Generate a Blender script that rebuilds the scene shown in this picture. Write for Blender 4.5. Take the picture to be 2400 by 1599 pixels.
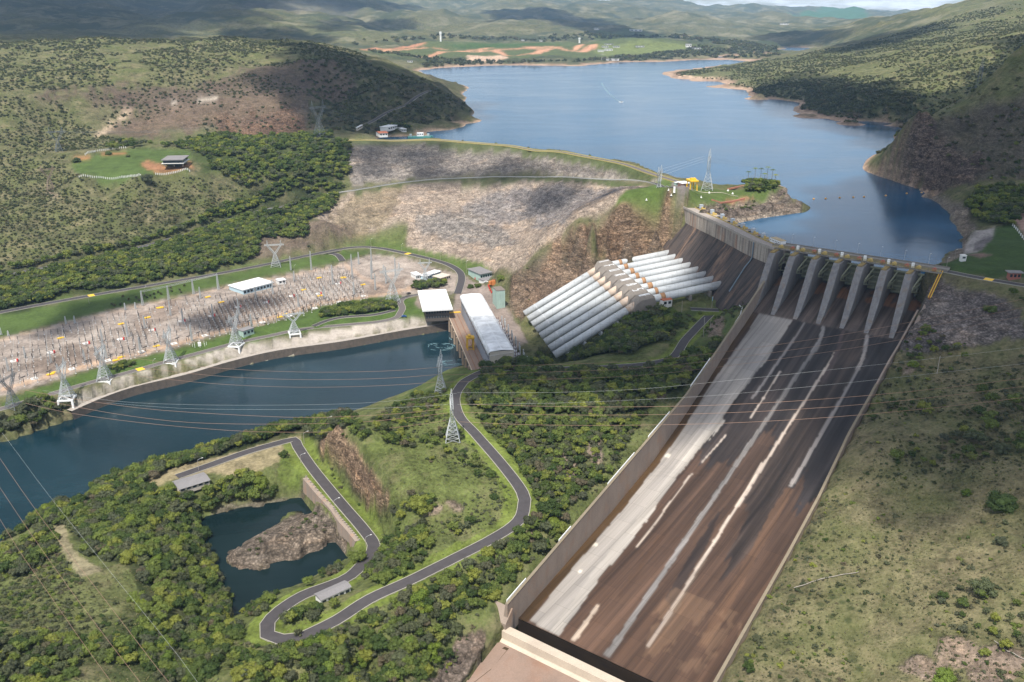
import bpy, bmesh, math, random
import numpy as np
from mathutils import Vector, Matrix, noise as mnoise
random.seed(7); RNG = np.random.default_rng(7)
for o in list(bpy.data.objects): bpy.data.objects.remove(o)
scene = bpy.context.scene
COL = scene.collection
R = math.radians

# ------------------------------------------------------------------ camera, sky, sun, exposure
CAMZ, PITCH, FPX = 250.0, R(20.5), 2058.0
cam = bpy.data.cameras.new('camera'); cam_o = bpy.data.objects.new('camera', cam); COL.objects.link(cam_o)
cam_o.location = (0, 0, CAMZ); cam_o.rotation_euler = (R(90) - PITCH, 0, 0)
cam.sensor_width = 36.0; cam.lens = 36.0 * FPX / 2400.0
cam.clip_start = 1.0; cam.clip_end = 120000.0
scene.camera = cam_o
scene.render.resolution_x, scene.render.resolution_y = 1024, 682

SUN_EL, SUN_AZ = R(61), R(200)            # azimuth clockwise from +Y (the way the camera looks)
SUNDIR = Vector((math.sin(SUN_AZ)*math.cos(SUN_EL), math.cos(SUN_AZ)*math.cos(SUN_EL), math.sin(SUN_EL)))
w = bpy.data.worlds.new('World'); scene.world = w; w.use_nodes = True
nt = w.node_tree; nt.nodes.clear()
out = nt.nodes.new('ShaderNodeOutputWorld'); bg = nt.nodes.new('ShaderNodeBackground')
sky = nt.nodes.new('ShaderNodeTexSky'); sky.sky_type = 'NISHITA'; sky.sun_disc = False
sky.sun_elevation = SUN_EL; sky.sun_rotation = SUN_AZ; sky.altitude = 900; sky.dust_density = 1.2
tc = nt.nodes.new('ShaderNodeTexCoord'); mp = nt.nodes.new('ShaderNodeMapping'); mp.inputs['Scale'].default_value = (9, 9, 60)
nz = nt.nodes.new('ShaderNodeTexNoise'); nz.inputs['Scale'].default_value = 1.6; nz.inputs['Detail'].default_value = 9; nz.inputs['Roughness'].default_value = .6
rp = nt.nodes.new('ShaderNodeValToRGB'); rp.color_ramp.elements[0].position = .42; rp.color_ramp.elements[1].position = .62
mx = nt.nodes.new('ShaderNodeMix'); mx.data_type = 'RGBA'
mx.inputs[7].default_value = (12.0, 12.3, 12.8, 1)
nt.links.new(tc.outputs['Generated'], mp.inputs['Vector']); nt.links.new(mp.outputs[0], nz.inputs['Vector'])
nt.links.new(nz.outputs['Fac'], rp.inputs['Fac']); nt.links.new(rp.outputs[0], mx.inputs[0])
nt.links.new(sky.outputs[0], mx.inputs[6]); nt.links.new(mx.outputs[2], bg.inputs['Color'])
bg.inputs['Strength'].default_value = 0.095
nt.links.new(bg.outputs[0], out.inputs['Surface'])
sl = bpy.data.lights.new('sun', 'SUN'); sl.energy = 5.0; sl.angle = R(0.53); sl.color = (1.0, .95, .87)
so = bpy.data.objects.new('sun', sl); COL.objects.link(so)
so.rotation_euler = (-SUNDIR).to_track_quat('-Z', 'Y').to_euler(); so.location = SUNDIR * 800
scene.view_settings.view_transform = 'Standard'; scene.view_settings.look = 'None'
scene.view_settings.exposure = 0.38; scene.view_settings.gamma = 1.0
scene.cycles.max_bounces = 6; scene.cycles.diffuse_bounces = 2; scene.cycles.glossy_bounces = 2
scene.cycles.transparent_max_bounces = 8; scene.cycles.volume_bounces = 1

# ------------------------------------------------------------------ survey helpers: where a measured point of the photograph stands on a level z
SP, CP = math.sin(PITCH), math.cos(PITCH)
def ray(px, py):
    cx = (px-1200)/FPX; cy = (py-799.5)/FPX
    return np.array([cx, CP - cy*SP, -SP - cy*CP])
def at(px, py, z):
    d = ray(px, py)
    if z >= 1000: t = z/d[1]                       # given as a forward distance
    else: t = (z-CAMZ)/d[2]
    return np.array([d[0]*t, d[1]*t, CAMZ + d[2]*t])
def A(px, py, z): return Vector(at(px, py, z))

# ------------------------------------------------------------------ noise on arrays
def _h(ix, iy, s):
    n = (ix.astype(np.int64)*374761393 + iy.astype(np.int64)*668265263 + s*1442695041) & 0xffffffff
    n = ((n ^ (n >> 13))*1274126177) & 0xffffffff
    return ((n ^ (n >> 16)) & 0xffff)/65535.0
def vnoise(x, y, s=0):
    ix = np.floor(x); iy = np.floor(y); fx = x-ix; fy = y-iy
    fx = fx*fx*(3-2*fx); fy = fy*fy*(3-2*fy)
    a = _h(ix, iy, s); b = _h(ix+1, iy, s); c = _h(ix, iy+1, s); d = _h(ix+1, iy+1, s)
    return (a*(1-fx)+b*fx)*(1-fy)+(c*(1-fx)+d*fx)*fy
def fbm(x, y, s=0, o=4, g=.5):
    v = 0; a = 1; t = 0
    for i in range(o): v = v+a*(vnoise(x, y, s+i*17)-.5); t += a; a *= g; x = x*2.03; y = y*2.03
    return v/t*2

# ------------------------------------------------------------------ objects, names, tags
def tag(o, label=None, cat=None, group=None, kind=None):
    if label: o['label'] = label
    if cat: o['category'] = cat
    if group: o['group'] = group
    if kind: o['kind'] = kind
    return o
def empty(name, loc=(0, 0, 0), rz=0, label=None, cat=None, group=None):
    o = bpy.data.objects.new(name, None); COL.objects.link(o); o.location = loc; o.rotation_euler = (0, 0, rz)
    o.empty_display_size = .1
    return tag(o, label, cat, group)
def children(o): return list(KIDS.get(o.name, []))
KIDS = {}
def setp(o, par):
    if par is not None:
        o.parent = par; KIDS.setdefault(par.name, []).append(o)
def copy_tree(o, parent=None):
    c = o.copy(); COL.objects.link(c)
    if parent is not None: setp(c, parent)
    for ch in children(o): copy_tree(ch, c)
    return c
class MB:
    def __init__(s): s.v = []; s.f = []
    def add(s, vs, fs):
        n = len(s.v); s.v += [tuple(p) for p in vs]; s.f += [tuple(i+n for i in f) for f in fs]; return s
    def box(s, c, d, rz=0, M=None):
        x, y, z = d[0]/2, d[1]/2, d[2]/2
        P = [Vector(q) for q in ((-x,-y,-z),(x,-y,-z),(x,y,-z),(-x,y,-z),(-x,-y,z),(x,-y,z),(x,y,z),(-x,y,z))]
        if M is None: M = Matrix.Translation(c) @ Matrix.Rotation(rz, 4, 'Z')
        return s.add([M @ p for p in P], [(3,2,1,0),(4,5,6,7),(0,1,5,4),(1,2,6,5),(2,3,7,6),(3,0,4,7)])
    def beam(s, p, q, w, w2=None):
        p = Vector(p); q = Vector(q); d = q-p
        if d.length < 1e-6: return s
        d.normalize(); a = d.cross(Vector((0, 0, 1)))
        if a.length < .05: a = d.cross(Vector((1, 0, 0)))
        a.normalize(); b = d.cross(a); w2 = w if w2 is None else w2
        vs = []
        for o_, r in ((p, w), (q, w2)):
            vs += [o_+a*r+b*r, o_-a*r+b*r, o_-a*r-b*r, o_+a*r-b*r]
        return s.add(vs, [(0,1,2,3),(7,6,5,4),(0,4,5,1),(1,5,6,2),(2,6,7,3),(3,7,4,0)])
    def tube(s, pts, r, seg=6, cap=True):
        pts = [Vector(p) for p in pts]; n = len(pts); base = len(s.v); rs = r if isinstance(r, (list, tuple)) else [r]*n
        up = None
        for i, p in enumerate(pts):
            d = (pts[min(i+1, n-1)]-pts[max(i-1, 0)]).normalized()
            if up is None:
                up = d.cross(Vector((0, 0, 1)))
                if up.length < .05: up = d.cross(Vector((1, 0, 0)))
            a = (up - d*up.dot(d)).normalized(); b = d.cross(a); up = a
            for k in range(seg):
                t = 2*math.pi*k/seg; s.v.append(tuple(p+a*math.cos(t)*rs[i]+b*math.sin(t)*rs[i]))
        for i in range(n-1):
            for k in range(seg):
                k2 = (k+1) % seg; s.f.append((base+i*seg+k, base+i*seg+k2, base+(i+1)*seg+k2, base+(i+1)*seg+k))
        if cap:
            s.f.append(tuple(base+k for k in range(seg-1, -1, -1))); s.f.append(tuple(base+(n-1)*seg+k for k in range(seg)))
        return s
    def prism(s, poly, z0, z1):
        n = len(poly); z0 = z0 if isinstance(z0, (list, tuple)) else [z0]*n; z1 = z1 if isinstance(z1, (list, tuple)) else [z1]*n
        vs = [(p[0], p[1], z) for p, z in zip(poly, z0)]+[(p[0], p[1], z) for p, z in zip(poly, z1)]
        ar = sum(poly[i][0]*poly[(i+1) % n][1]-poly[(i+1) % n][0]*poly[i][1] for i in range(n))
        fs = [tuple(range(n-1, -1, -1)), tuple(range(n, 2*n))]+[(i, (i+1) % n, n+(i+1) % n, n+i) for i in range(n)]
        if ar < 0: fs = [tuple(reversed(f)) for f in fs]
        return s.add(vs, fs)
    def grid(s, rows, flip=False):
        base = len(s.v); m = len(rows[0])
        for r_ in rows: s.v += [tuple(p) for p in r_]
        for i in range(len(rows)-1):
            for j in range(m-1):
                f = (base+i*m+j, base+i*m+j+1, base+(i+1)*m+j+1, base+(i+1)*m+j)
                s.f.append(tuple(reversed(f)) if flip else f)
        return s
    def mesh(s, name, smooth=False):
        me = bpy.data.meshes.new(name); me.from_pydata(s.v, [], s.f)
        if smooth: me.shade_smooth()
        me.update(); return me
    def build(s, name, mat, parent=None, smooth=False, local=False):
        me = s.mesh(name, smooth); me.materials.append(mat)
        o = bpy.data.objects.new(name, me); COL.objects.link(o)
        if parent is not None: setp(o, parent)
        return o
def part(name, me, mat, parent):
    o = bpy.data.objects.new(name, me); COL.objects.link(o)
    if mat is not None and len(me.materials) == 0: me.materials.append(mat)
    setp(o, parent); return o
# ------------------------------------------------------------------ materials
def newmat(name):
    m = bpy.data.materials.new(name); m.use_nodes = True; t = m.node_tree; t.nodes.clear()
    o = t.nodes.new('ShaderNodeOutputMaterial'); b = t.nodes.new('ShaderNodeBsdfPrincipled')
    t.links.new(b.outputs[0], o.inputs[0]); return m, t, b
def N(t, k, **kw):
    n = t.nodes.new(k)
    for a, v in kw.items(): setattr(n, a, v)
    return n
def setin(t, sock, v):
    if isinstance(v, bpy.types.NodeSocket): t.links.new(v, sock)
    elif isinstance(v, (tuple, list)) and len(v) == 3 and sock.type == 'RGBA': sock.default_value = (*v, 1)
    else: sock.default_value = v
def mixc(t, f, a, b, mode='MIX'):
    n = N(t, 'ShaderNodeMix', data_type='RGBA', blend_type=mode); setin(t, n.inputs[0], f); setin(t, n.inputs[6], a); setin(t, n.inputs[7], b); return n.outputs[2]
def mth(t, op, a, b=0.0, c=None, clamp=False):
    n = N(t, 'ShaderNodeMath', operation=op, use_clamp=clamp); setin(t, n.inputs[0], a); setin(t, n.inputs[1], b)
    if c is not None: setin(t, n.inputs[2], c)
    return n.outputs[0]
def noisef(t, vec, scale, detail=4, rough=.55, dist=0):
    n = N(t, 'ShaderNodeTexNoise'); setin(t, n.inputs['Scale'], scale); n.inputs['Detail'].default_value = detail
    n.inputs['Roughness'].default_value = rough; n.inputs['Distortion'].default_value = dist
    if vec is not None: t.links.new(vec, n.inputs['Vector'])
    return n.outputs['Fac']
def ramp(t, f, stops):
    n = N(t, 'ShaderNodeValToRGB'); cr = n.color_ramp
    while len(cr.elements) < len(stops): cr.elements.new(.5)
    for e, (p, c) in zip(cr.elements, stops):
        e.position = p; e.color = (c, c, c, 1) if isinstance(c, (int, float)) else (*c, 1)
    t.links.new(f, n.inputs[0]); return n.outputs[0]
def mapv(t, vec, scale=(1, 1, 1), rot=(0, 0, 0)):
    n = N(t, 'ShaderNodeMapping'); n.inputs['Scale'].default_value = scale; n.inputs['Rotation'].default_value = rot
    t.links.new(vec, n.inputs['Vector']); return n.outputs[0]
def pos(t): return N(t, 'ShaderNodeNewGeometry').outputs['Position']
def bump(t, b, h, strength, dist):
    n = N(t, 'ShaderNodeBump'); n.inputs['Strength'].default_value = strength; n.inputs['Distance'].default_value = dist
    t.links.new(h, n.inputs['Height']); t.links.new(n.outputs[0], b.inputs['Normal'])
MATS = {}
def plain(name, col, rough=.7, metal=0, var=.25, scale=.6, bumpd=0):
    if name in MATS: return MATS[name]
    m, t, b = newmat(name); p = pos(t)
    n = noisef(t, p, scale, 5); n2 = noisef(t, p, scale*.13, 3)
    v = mth(t, 'ADD', mth(t, 'MULTIPLY', n, var*1.6), mth(t, 'MULTIPLY_ADD', n2, var*1.2, 1-var*1.4))
    c = mixc(t, 1.0, col, v, 'MULTIPLY')
    t.links.new(c, b.inputs['Base Color']); b.inputs['Roughness'].default_value = rough; b.inputs['Metallic'].default_value = metal
    b.inputs['Specular IOR Level'].default_value = .3
    if bumpd: bump(t, b, n, .6, bumpd)
    MATS[name] = m; return m
def streaky(name, col, dark, rust=None, amount=.5, vs=(.8, .8, .05), rough=.85, lo=.42, hi=.62, rust_amt=.5):
    """old concrete or paint with weathering runs down the face"""
    m, t, b = newmat(name); p = pos(t)
    st = noisef(t, mapv(t, p, vs), 1.0, 6, .65)
    big = noisef(t, p, .05, 4)
    f = mth(t, 'MULTIPLY', ramp(t, st, [(lo, 0), (hi, 1)]), mth(t, 'MULTIPLY_ADD', big, 1.2, -.1, clamp=True))
    c = mixc(t, mth(t, 'MULTIPLY', f, amount), col, dark)
    if rust:
        s2 = noisef(t, mapv(t, p, (vs[0]*.6+.01, vs[1]*.6, vs[2]*1.4)), 1.0, 5, .6)
        c = mixc(t, mth(t, 'MULTIPLY', ramp(t, s2, [(.54, 0), (.68, 1)]), rust_amt), c, rust)
    fine = noisef(t, p, 1.7, 6, .6)
    c = mixc(t, 1.0, c, mth(t, 'MULTIPLY_ADD', fine, .5, .75), 'MULTIPLY')
    t.links.new(c, b.inputs['Base Color']); b.inputs['Roughness'].default_value = rough
    b.inputs['Specular IOR Level'].default_value = .25
    bump(t, b, fine, .4, .08); MATS[name] = m; return m

def terrain_mat():
    m, t, b = newmat('terrain_ground'); p = pos(t)
    a1 = N(t, 'ShaderNodeAttribute', attribute_name='Col').outputs['Color']
    a2 = N(t, 'ShaderNodeAttribute', attribute_name='Mask').outputs['Color']
    sp = N(t, 'ShaderNodeSeparateColor'); t.links.new(a2, sp.inputs[0]); rock, bush, fine_ = sp.outputs
    nA = noisef(t, p, .012, 5, .6); nB = noisef(t, p, .09, 6, .62); nC = noisef(t, p, .55, 5, .6)
    v = mth(t, 'MULTIPLY_ADD', nA, .7, .30); v = mth(t, 'ADD', v, mth(t, 'MULTIPLY_ADD', nB, 1.9, -.92))
    v = mth(t, 'ADD', v, mth(t, 'MULTIPLY_ADD', nC, 1.5, -.70))
    v = mth(t, 'MAXIMUM', v, .22)
    # smooth surfaces (lawns, gravel) vary less
    v = mth(t, 'ADD', mth(t, 'MULTIPLY', v, mth(t, 'SUBTRACT', 1.0, mth(t, 'MULTIPLY', fine_, .72))), mth(t, 'MULTIPLY', fine_, .60))
    c = mixc(t, 1.0, a1, v, 'MULTIPLY')
    # dry / greener patches
    g = ramp(t, noisef(t, p, .035, 6, .65), [(.42, 0), (.6, 1)])
    c = mixc(t, mth(t, 'MULTIPLY', g, mth(t, 'MULTIPLY', bush, .55)), c, (.085, .105, .030))
    br_ = ramp(t, noisef(t, p, .06, 7, .7), [(.50, 0), (.66, 1)])
    c = mixc(t, mth(t, 'MULTIPLY', br_, mth(t, 'MULTIPLY', bush, .6)), c, (.235, .195, .115))
    xyz = N(t, 'ShaderNodeSeparateXYZ'); t.links.new(p, xyz.inputs[0]); fr_ = mth(t, 'MULTIPLY', mth(t, 'SUBTRACT', xyz.outputs[1], 2300), 1/1500, clamp=True); fr_ = mth(t, 'MULTIPLY', fr_, ramp(t, bush, [(.35, 0), (.55, 1)]))
    fn = noisef(t, p, .0028, 8, .62, .4); c = mixc(t, mth(t, 'MULTIPLY', fr_, ramp(t, fn, [(.47, 0), (.56, .85)])), c, (.050, .062, .034))
    fn2 = noisef(t, p, .0065, 8, .66); c = mixc(t, mth(t, 'MULTIPLY', fr_, ramp(t, fn2, [(.52, 0), (.64, .6)])), c, (.27, .24, .16))
    # low scrub: dark green dots with their own outline
    vo = N(t, 'ShaderNodeTexVoronoi', feature='F1'); vo.inputs['Scale'].default_value = .17; vo.inputs['Randomness'].default_value = 1
    wv = mixc(t, .35, p, N(t, 'ShaderNodeTexNoise').outputs['Color'], 'ADD'); t.links.new(p, vo.inputs['Vector'])
    dots = ramp(t, vo.outputs['Distance'], [(.16, 1), (.34, 0)])
    den = ramp(t, noisef(t, p, .02, 5, .6), [(.40, 0), (.58, 1)])
    d2 = mth(t, 'MULTIPLY', mth(t, 'MULTIPLY', dots, den), bush)
    c = mixc(t, mth(t, 'MULTIPLY', d2, .8), c, (.030, .042, .016))
    vo2 = N(t, 'ShaderNodeTexVoronoi', feature='F1'); vo2.inputs['Scale'].default_value = .6; t.links.new(p, vo2.inputs['Vector'])
    d3 = mth(t, 'MULTIPLY', ramp(t, vo2.outputs['Distance'], [(.15, 1), (.4, 0)]), mth(t, 'MULTIPLY', bush, ramp(t, nB, [(.42, 0), (.55, 1)])))
    c = mixc(t, mth(t, 'MULTIPLY', d3, .55), c, (.045, .060, .020))
    # rock: blocky joints and strata, crevice shade darkened into the colour
    rv = mapv(t, p, (.16, .16, .34)); rn = noisef(t, rv, 1.0, 8, .72, .6)
    rk = ramp(t, rn, [(.30, .16), (.44, .55), (.55, 1.05), (.72, 1.45)])
    rc = mixc(t, 1.0, a1, rk, 'MULTIPLY')
    rv2 = noisef(t, mapv(t, p, (.02, .02, .05)), 1.0, 5, .6)
    vb = N(t, 'ShaderNodeTexVoronoi', feature='F1'); vb.inputs['Scale'].default_value = .75; t.links.new(mapv(t, p, (1, 1, 1.6)), vb.inputs['Vector']); sv = N(t, 'ShaderNodeSeparateColor'); t.links.new(vb.outputs['Color'], sv.inputs[0])
    bl = mth(t, 'MULTIPLY', mth(t, 'MULTIPLY_ADD', sv.outputs[0], .75, .70), ramp(t, vb.outputs['Distance'], [(.25, 1.1), (.66, .6)])); rc = mixc(t, 1.0, rc, bl, 'MULTIPLY')
    rc = mixc(t, ramp(t, rv2, [(.48, 0), (.66, .55)]), rc, mixc(t, 1.0, rc, (.50, .47, .50), 'MULTIPLY'))
    st_ = noisef(t, mapv(t, p, (.018, .018, .16)), 1.0, 6, .6, .4); rc = mixc(t, ramp(t, st_, [(.40, .75), (.60, 0)]), rc, mixc(t, 1.0, rc, (.60, .62, .66), 'MULTIPLY')); rc = mixc(t, ramp(t, noisef(t, mapv(t, p, (.05, .05, .25)), 1.0, 6, .65), [(.52, 0), (.68, .8)]), rc, mixc(t, 1.0, rc, (1.45, 1.30, 1.15), 'MULTIPLY'))
    c = mixc(t, rock, c, rc)
    t.links.new(c, b.inputs['Base Color']); b.inputs['Roughness'].default_value = .95; b.inputs['Specular IOR Level'].default_value = .1
    h = mth(t, 'ADD', mth(t, 'MULTIPLY', nB, 2.0), mth(t, 'ADD', mth(t, 'MULTIPLY', nC, .6), mth(t, 'MULTIPLY', mth(t, 'MULTIPLY', rn, rock), 5.0)))
    h = mth(t, 'MULTIPLY', h, mth(t, 'SUBTRACT', 1.0, mth(t, 'MULTIPLY', fine_, .93)))
    bump(t, b, h, .8, 1.6); return m

def water_mat(name, deep, rough, wscale, wstr, spec=.42):
    m, t, b = newmat(name); p = pos(t)
    n1 = noisef(t, mapv(t, p, (wscale, wscale*1.6, 1)), 1.0, 5, .6, .3); n2 = noisef(t, mapv(t, p, (.006, .014, 1)), 1.0, 5, .6, .8)
    c = mixc(t, ramp(t, n2, [(.36, 0), (.64, 1)]), deep, tuple(x*1.55+.004 for x in deep))
    t.links.new(c, b.inputs['Base Color']); b.inputs['IOR'].default_value = 1.33; b.inputs['Specular IOR Level'].default_value = spec
    rr = mth(t, 'MULTIPLY_ADD', n2, .22, rough-.08); t.links.new(rr, b.inputs['Roughness'])
    bump(t, b, n1, wstr, .35); return m

def leaf_mat(name, c1, c2, c3):
    m, t, b = newmat(name)
    oi = N(t, 'ShaderNodeObjectInfo').outputs['Random']; p = pos(t)
    n = noisef(t, p, .55, 4, .6); n2 = noisef(t, p, .03, 3, .5)
    k = mth(t, 'FRACT', mth(t, 'MULTIPLY', oi, 3.17)); g_ = mth(t, 'MULTIPLY_ADD', n2, .6, .7)
    c = mixc(t, ramp(t, k, [(.15, 0), (.85, 1)]), c1, c2)
    c = mixc(t, ramp(t, mth(t, 'FRACT', mth(t, 'MULTIPLY', oi, 5.7)), [(.70, 0), (.80, .8)]), c, (.085, .092, .055))
    c = mixc(t, 1.0, c, g_, 'MULTIPLY')
    c = mixc(t, ramp(t, mth(t, 'FRACT', mth(t, 'MULTIPLY', oi, 7.31)), [(.78, 0), (.92, 1)]), c, c3)
    c = mixc(t, 1.0, c, mth(t, 'MULTIPLY_ADD', n, 1.1, .5), 'MULTIPLY')
    t.links.new(c, b.inputs['Base Color']); b.inputs['Roughness'].default_value = .65; b.inputs['Specular IOR Level'].default_value = .25
    tr = N(t, 'ShaderNodeBsdfTranslucent'); t.links.new(mixc(t, 1.0, c, (1.2, 1.3, .6), 'MULTIPLY'), tr.inputs['Color'])
    ms = N(t, 'ShaderNodeMixShader'); ms.inputs[0].default_value = .28
    o = [x for x in t.nodes if x.type == 'OUTPUT_MATERIAL'][0]
    t.links.new(b.outputs[0], ms.inputs[1]); t.links.new(tr.outputs[0], ms.inputs[2]); t.links.new(ms.outputs[0], o.inputs[0])
    return m
M_TERR = terrain_mat()
M_ASPH = plain('asphalt', (.058, .052, .054), .9, var=.38, scale=.35)
M_KERB = plain('white_kerb', (.33, .31, .26), .85, var=.2)
M_CONC = streaky('concrete', (.36, .32, .28), (.12, .11, .10), None, .55)
M_STEEL = plain('galvanised_steel', (.50, .52, .53), .5, .3, var=.15)
M_WHITE = plain('white_paint', (.78, .78, .76), .6, var=.08)
M_YEL = plain('yellow_paint', (.72, .44, .03), .6, var=.15)
M_RED = plain('red_paint', (.55, .05, .04), .6, var=.15)
M_DARK = plain('dark_insulator', (.055, .05, .05), .5, var=.2)
M_RUST = plain('rusty_metal', (.22, .10, .05), .85, var=.4)
M_GLASS = plain('dark_glass', (.03, .04, .05), .15, var=.1)
M_TRUNK = plain('bark', (.16, .13, .10), .9, var=.4, scale=3)
M_RIVER = water_mat('river_water', (.0040, .017, .024), .12, .16, .3)
M_POND = water_mat('pond_water', (.0025, .009, .010), .08, .2, .12, .22)
M_LAKE = water_mat('lake_water', (.007, .048, .098), .15, .05, .4, .32)
M_LEAF = leaf_mat('leaves', (.046, .074, .017), (.130, .165, .034), (.19, .205, .038))
M_LEAFB = leaf_mat('bright_leaves', (.10, .15, .020), (.16, .20, .028), (.13, .18, .03))
M_LEAFS = leaf_mat('scrub_leaves', (.062, .076, .032), (.115, .125, .055), (.10, .095, .055))
M_LEAFD = leaf_mat('dry_leaves', (.060, .070, .032), (.095, .100, .052), (.12, .10, .06))
# ------------------------------------------------------------------ survey lines of the terrain: (photo point, level) -> world
WL = 89.0        # reservoir level; the river below the dam is level 0
CP_ = []
def C(*pts, n=0):
    for i, p in enumerate(pts):
        CP_.append(at(*p))
        if n and i < len(pts)-1:
            q = pts[i+1]; a = at(*p); b = at(*q)
            for k in range(1, n+1): CP_.append(a+(b-a)*k/(n+1))
def CW(*pts): 
    for p in pts: CP_.append(np.array(p, float))
# --- spillway frame
P1 = np.array([181.0, 593.0]); UV = np.array([.807, -.590]); VV = np.array([-.590, -.807])
def S(u, v, z): q = P1+UV*u+VV*v; return Vector((q[0], q[1], z))
ZV = [(-26, 60), (-20, 70), (-13, 76), (-8, 76.6), (0, 75.6), (10, 73), (20, 70.5), (30, 67.8), (40, 65), (60, 59.5), (81, 55), (120, 43.5), (165, 32), (201, 24), (250, 18.5), (300, 15), (341, 12), (372, 10)]
def fz(v):
    for (a, za), (b, zb) in zip(ZV, ZV[1:]):
        if v <= b: return za+(zb-za)*(v-a)/(b-a)
    return ZV[-1][1]
def uL(v): return 4.2+.0675*max(v, 0)
def uR(v): return 101.5+max(0, v-150)/190*10
VEND = 343
# --- river and its banks
nwall = [(158,962),(232,930),(312,903),(430,875),(536,844),(650,818),(800,797),(939,772),(1067,752)]
C(*[(x, y, 6.0) for x, y in nwall], n=3)
for x, y in nwall:
    q = at(x, y, 6.0); CP_.append(np.array([q[0]+.6, q[1]-4.0, -3.5]))
    CP_.append(np.array([q[0]+5, q[1]-16.0, -6]))
C((172,931,11.5),(232,911,11.5),(298,886,11.5),(382,866,11.5),(430,852,11.5),(520,822,11.5),(640,800,11.5),(748,780,11.5),(939,752,11.5),(1067,734,11.5), n=3)
C((0,1029,0),(45,1007,0),(125,971,0),(150,963,0), n=2); C((-120,1085,0),(-300,1180,0)); C((0,1000,8),(60,985,9),(120,955,11),(-150,1060,8))
C((1084,854,0),(1040,868,0),(990,900,0),(930,925,0),(870,950,0),(800,975,0),(740,990,0),(640,1015,0),(540,1037,0),(440,1072,0),(330,1102,0),(230,1137,0),(200,1170,0),(120,1197,0),(60,1235,0),(0,1275,0),(-130,1340,0),(-350,1460,0), n=1)
C((100,1100,-6),(300,1020,-6),(500,960,-6),(700,900,-6),(900,860,-6),(1020,830,-6),(-100,1180,-6),(-300,1300,-6))
# --- flat of the switchyard and the roads along it
C((0,955,13),(168,909,13),(329,867,13),(536,809,13),(708,770,13),(796,757,13),(891,752,13), n=2)
C((0,932,14),(230,859,14),(383,823,14),(516,786,14),(670,741,14),(746,718,14),(860,706,14),(974,693,13), n=2)
C((0,794,16),(268,725,16),(536,668,16),(800,614,16),(869,595,16),(955,604,16),(1067,636,15), n=2)
C((150,850,15),(400,770,15),(600,720,15),(800,670,15),(900,640,15),(1000,660,14.5))
C((0,733,19),(214,693,19),(383,664,19),(574,630,19),(765,591,18.5),(828,582,18),(891,583,18),(987,604,17),(1051,620,16),(1085,645,15),(1067,680,14), n=2)
C((1000,690,13),(1060,690,13),(1042,677,13),(960,730,12.5),(1060,730,12),(1000,740,12),(860,735,13))
# --- powerhouse yard
C((1150,655,14.5),(1110,670,14),(1180,690,14),(1150,715,14),(1180,760,14),(1215,800,14),(1235,830,14),(1170,850,13),(1145,862,12),(1210,720,14),(1229,743,15), n=0)
# --- road above the trees, up to the berm of the rock dam
C((0,649,30),(115,626,31),(249,599,33),(383,565,36),(459,542,39),(536,515,43),(627,482,49),(727,459,55),(815,445,60),(955,426,62),(1083,418,66),(1242,414,72),(1400,418,82),(1530,429,93), n=3)
C((0,670,28),(250,625,30),(460,565,36),(640,500,46),(800,462,55))
C((0,705,22),(250,655,24),(460,610,26),(620,560,30),(700,540,36),(760,520,44),(650,600,22),(760,575,24))
# --- crest of the rock dam and its faces
crest = [(816,329),(1000,327),(1224,345),(1428,377),(1530,408),(1605,430)]
C(*[(x, y, 97) for x, y in crest], n=3)
for (x, y) in crest: CP_.append(at(x, y, 97)+np.array([9, 12, -.2])); CP_.append(at(x, y, 97)+np.array([36, 50, -22]))
C((815,441,62.5),(955,422,64.5),(1083,414,69),(1242,410,75.5),(1400,413,85.5), n=2)
C((830,380,80),(1050,370,82),(1250,375,85),(1420,396,90))
C((830,556,24),(880,560,24),(950,575,20),(1060,600,20),(1150,628,22),(1200,640,33), n=2)
C((930,500,46),(1050,500,43),(1150,520,42),(1200,570,36),(1280,500,56),(1350,470,68),(1100,450,56),(850,500,42),(780,520,38),(760,480,50))
# --- knoll, quarry face above the penstocks
C((1200,640,30),(1257,597,50),(1315,551,67),(1369,522,82),(1398,518,87),(1487,479,96),(1541,476,97),(1582,484,97), n=3)
C((1229,735,16),(1262,705,24),(1300,672,33),(1345,640,42),(1378,618,47),(1430,600,54),(1500,592,58),(1556,584,60), n=3)
C((1395,575,68),(1470,545,78),(1540,525,84),(1330,600,51),(1280,640,37),(1225,680,22),(1200,700,16))
C((1480,440,97),(1540,450,97.3),(1570,440,97.3),(1600,455,97.3),(1640,440,98),(1700,452,98.5),(1660,470,98),(1760,440,99.5),(1800,440,100.5),(1838,446,100),(1750,462,97.5),(1690,478,97), n=0)
C((1838,456,98),(1823,468,97),(1772,478,96.5),(1700,492,96.5),(1640,500,96),n=2)
C((1845,468,WL),(1823,481,WL),(1772,491,WL),(1692,505,WL),(1665,512,WL), n=3)
C((1850,455,WL),(1845,442,WL),(1800,425,WL),(1750,432,WL),(1695,440,WL),(1650,428,WL), n=1)
C((1830,441,97),(1790,431,97),(1745,437,96),(1700,444,96.5))
# --- lake bottom
C((1300,250,70),(1100,190,72),(1500,160,78),(1600,300,65),(1900,350,65),(1200,300,65),(2000,480,65),(1900,520,62),(2100,560,65),(1750,520,65),(1850,600,62),(1700,140,80),(1860,122,80),(1480,330,66),(1400,200,70),(1800,260,70),(2050,310,75))
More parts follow.
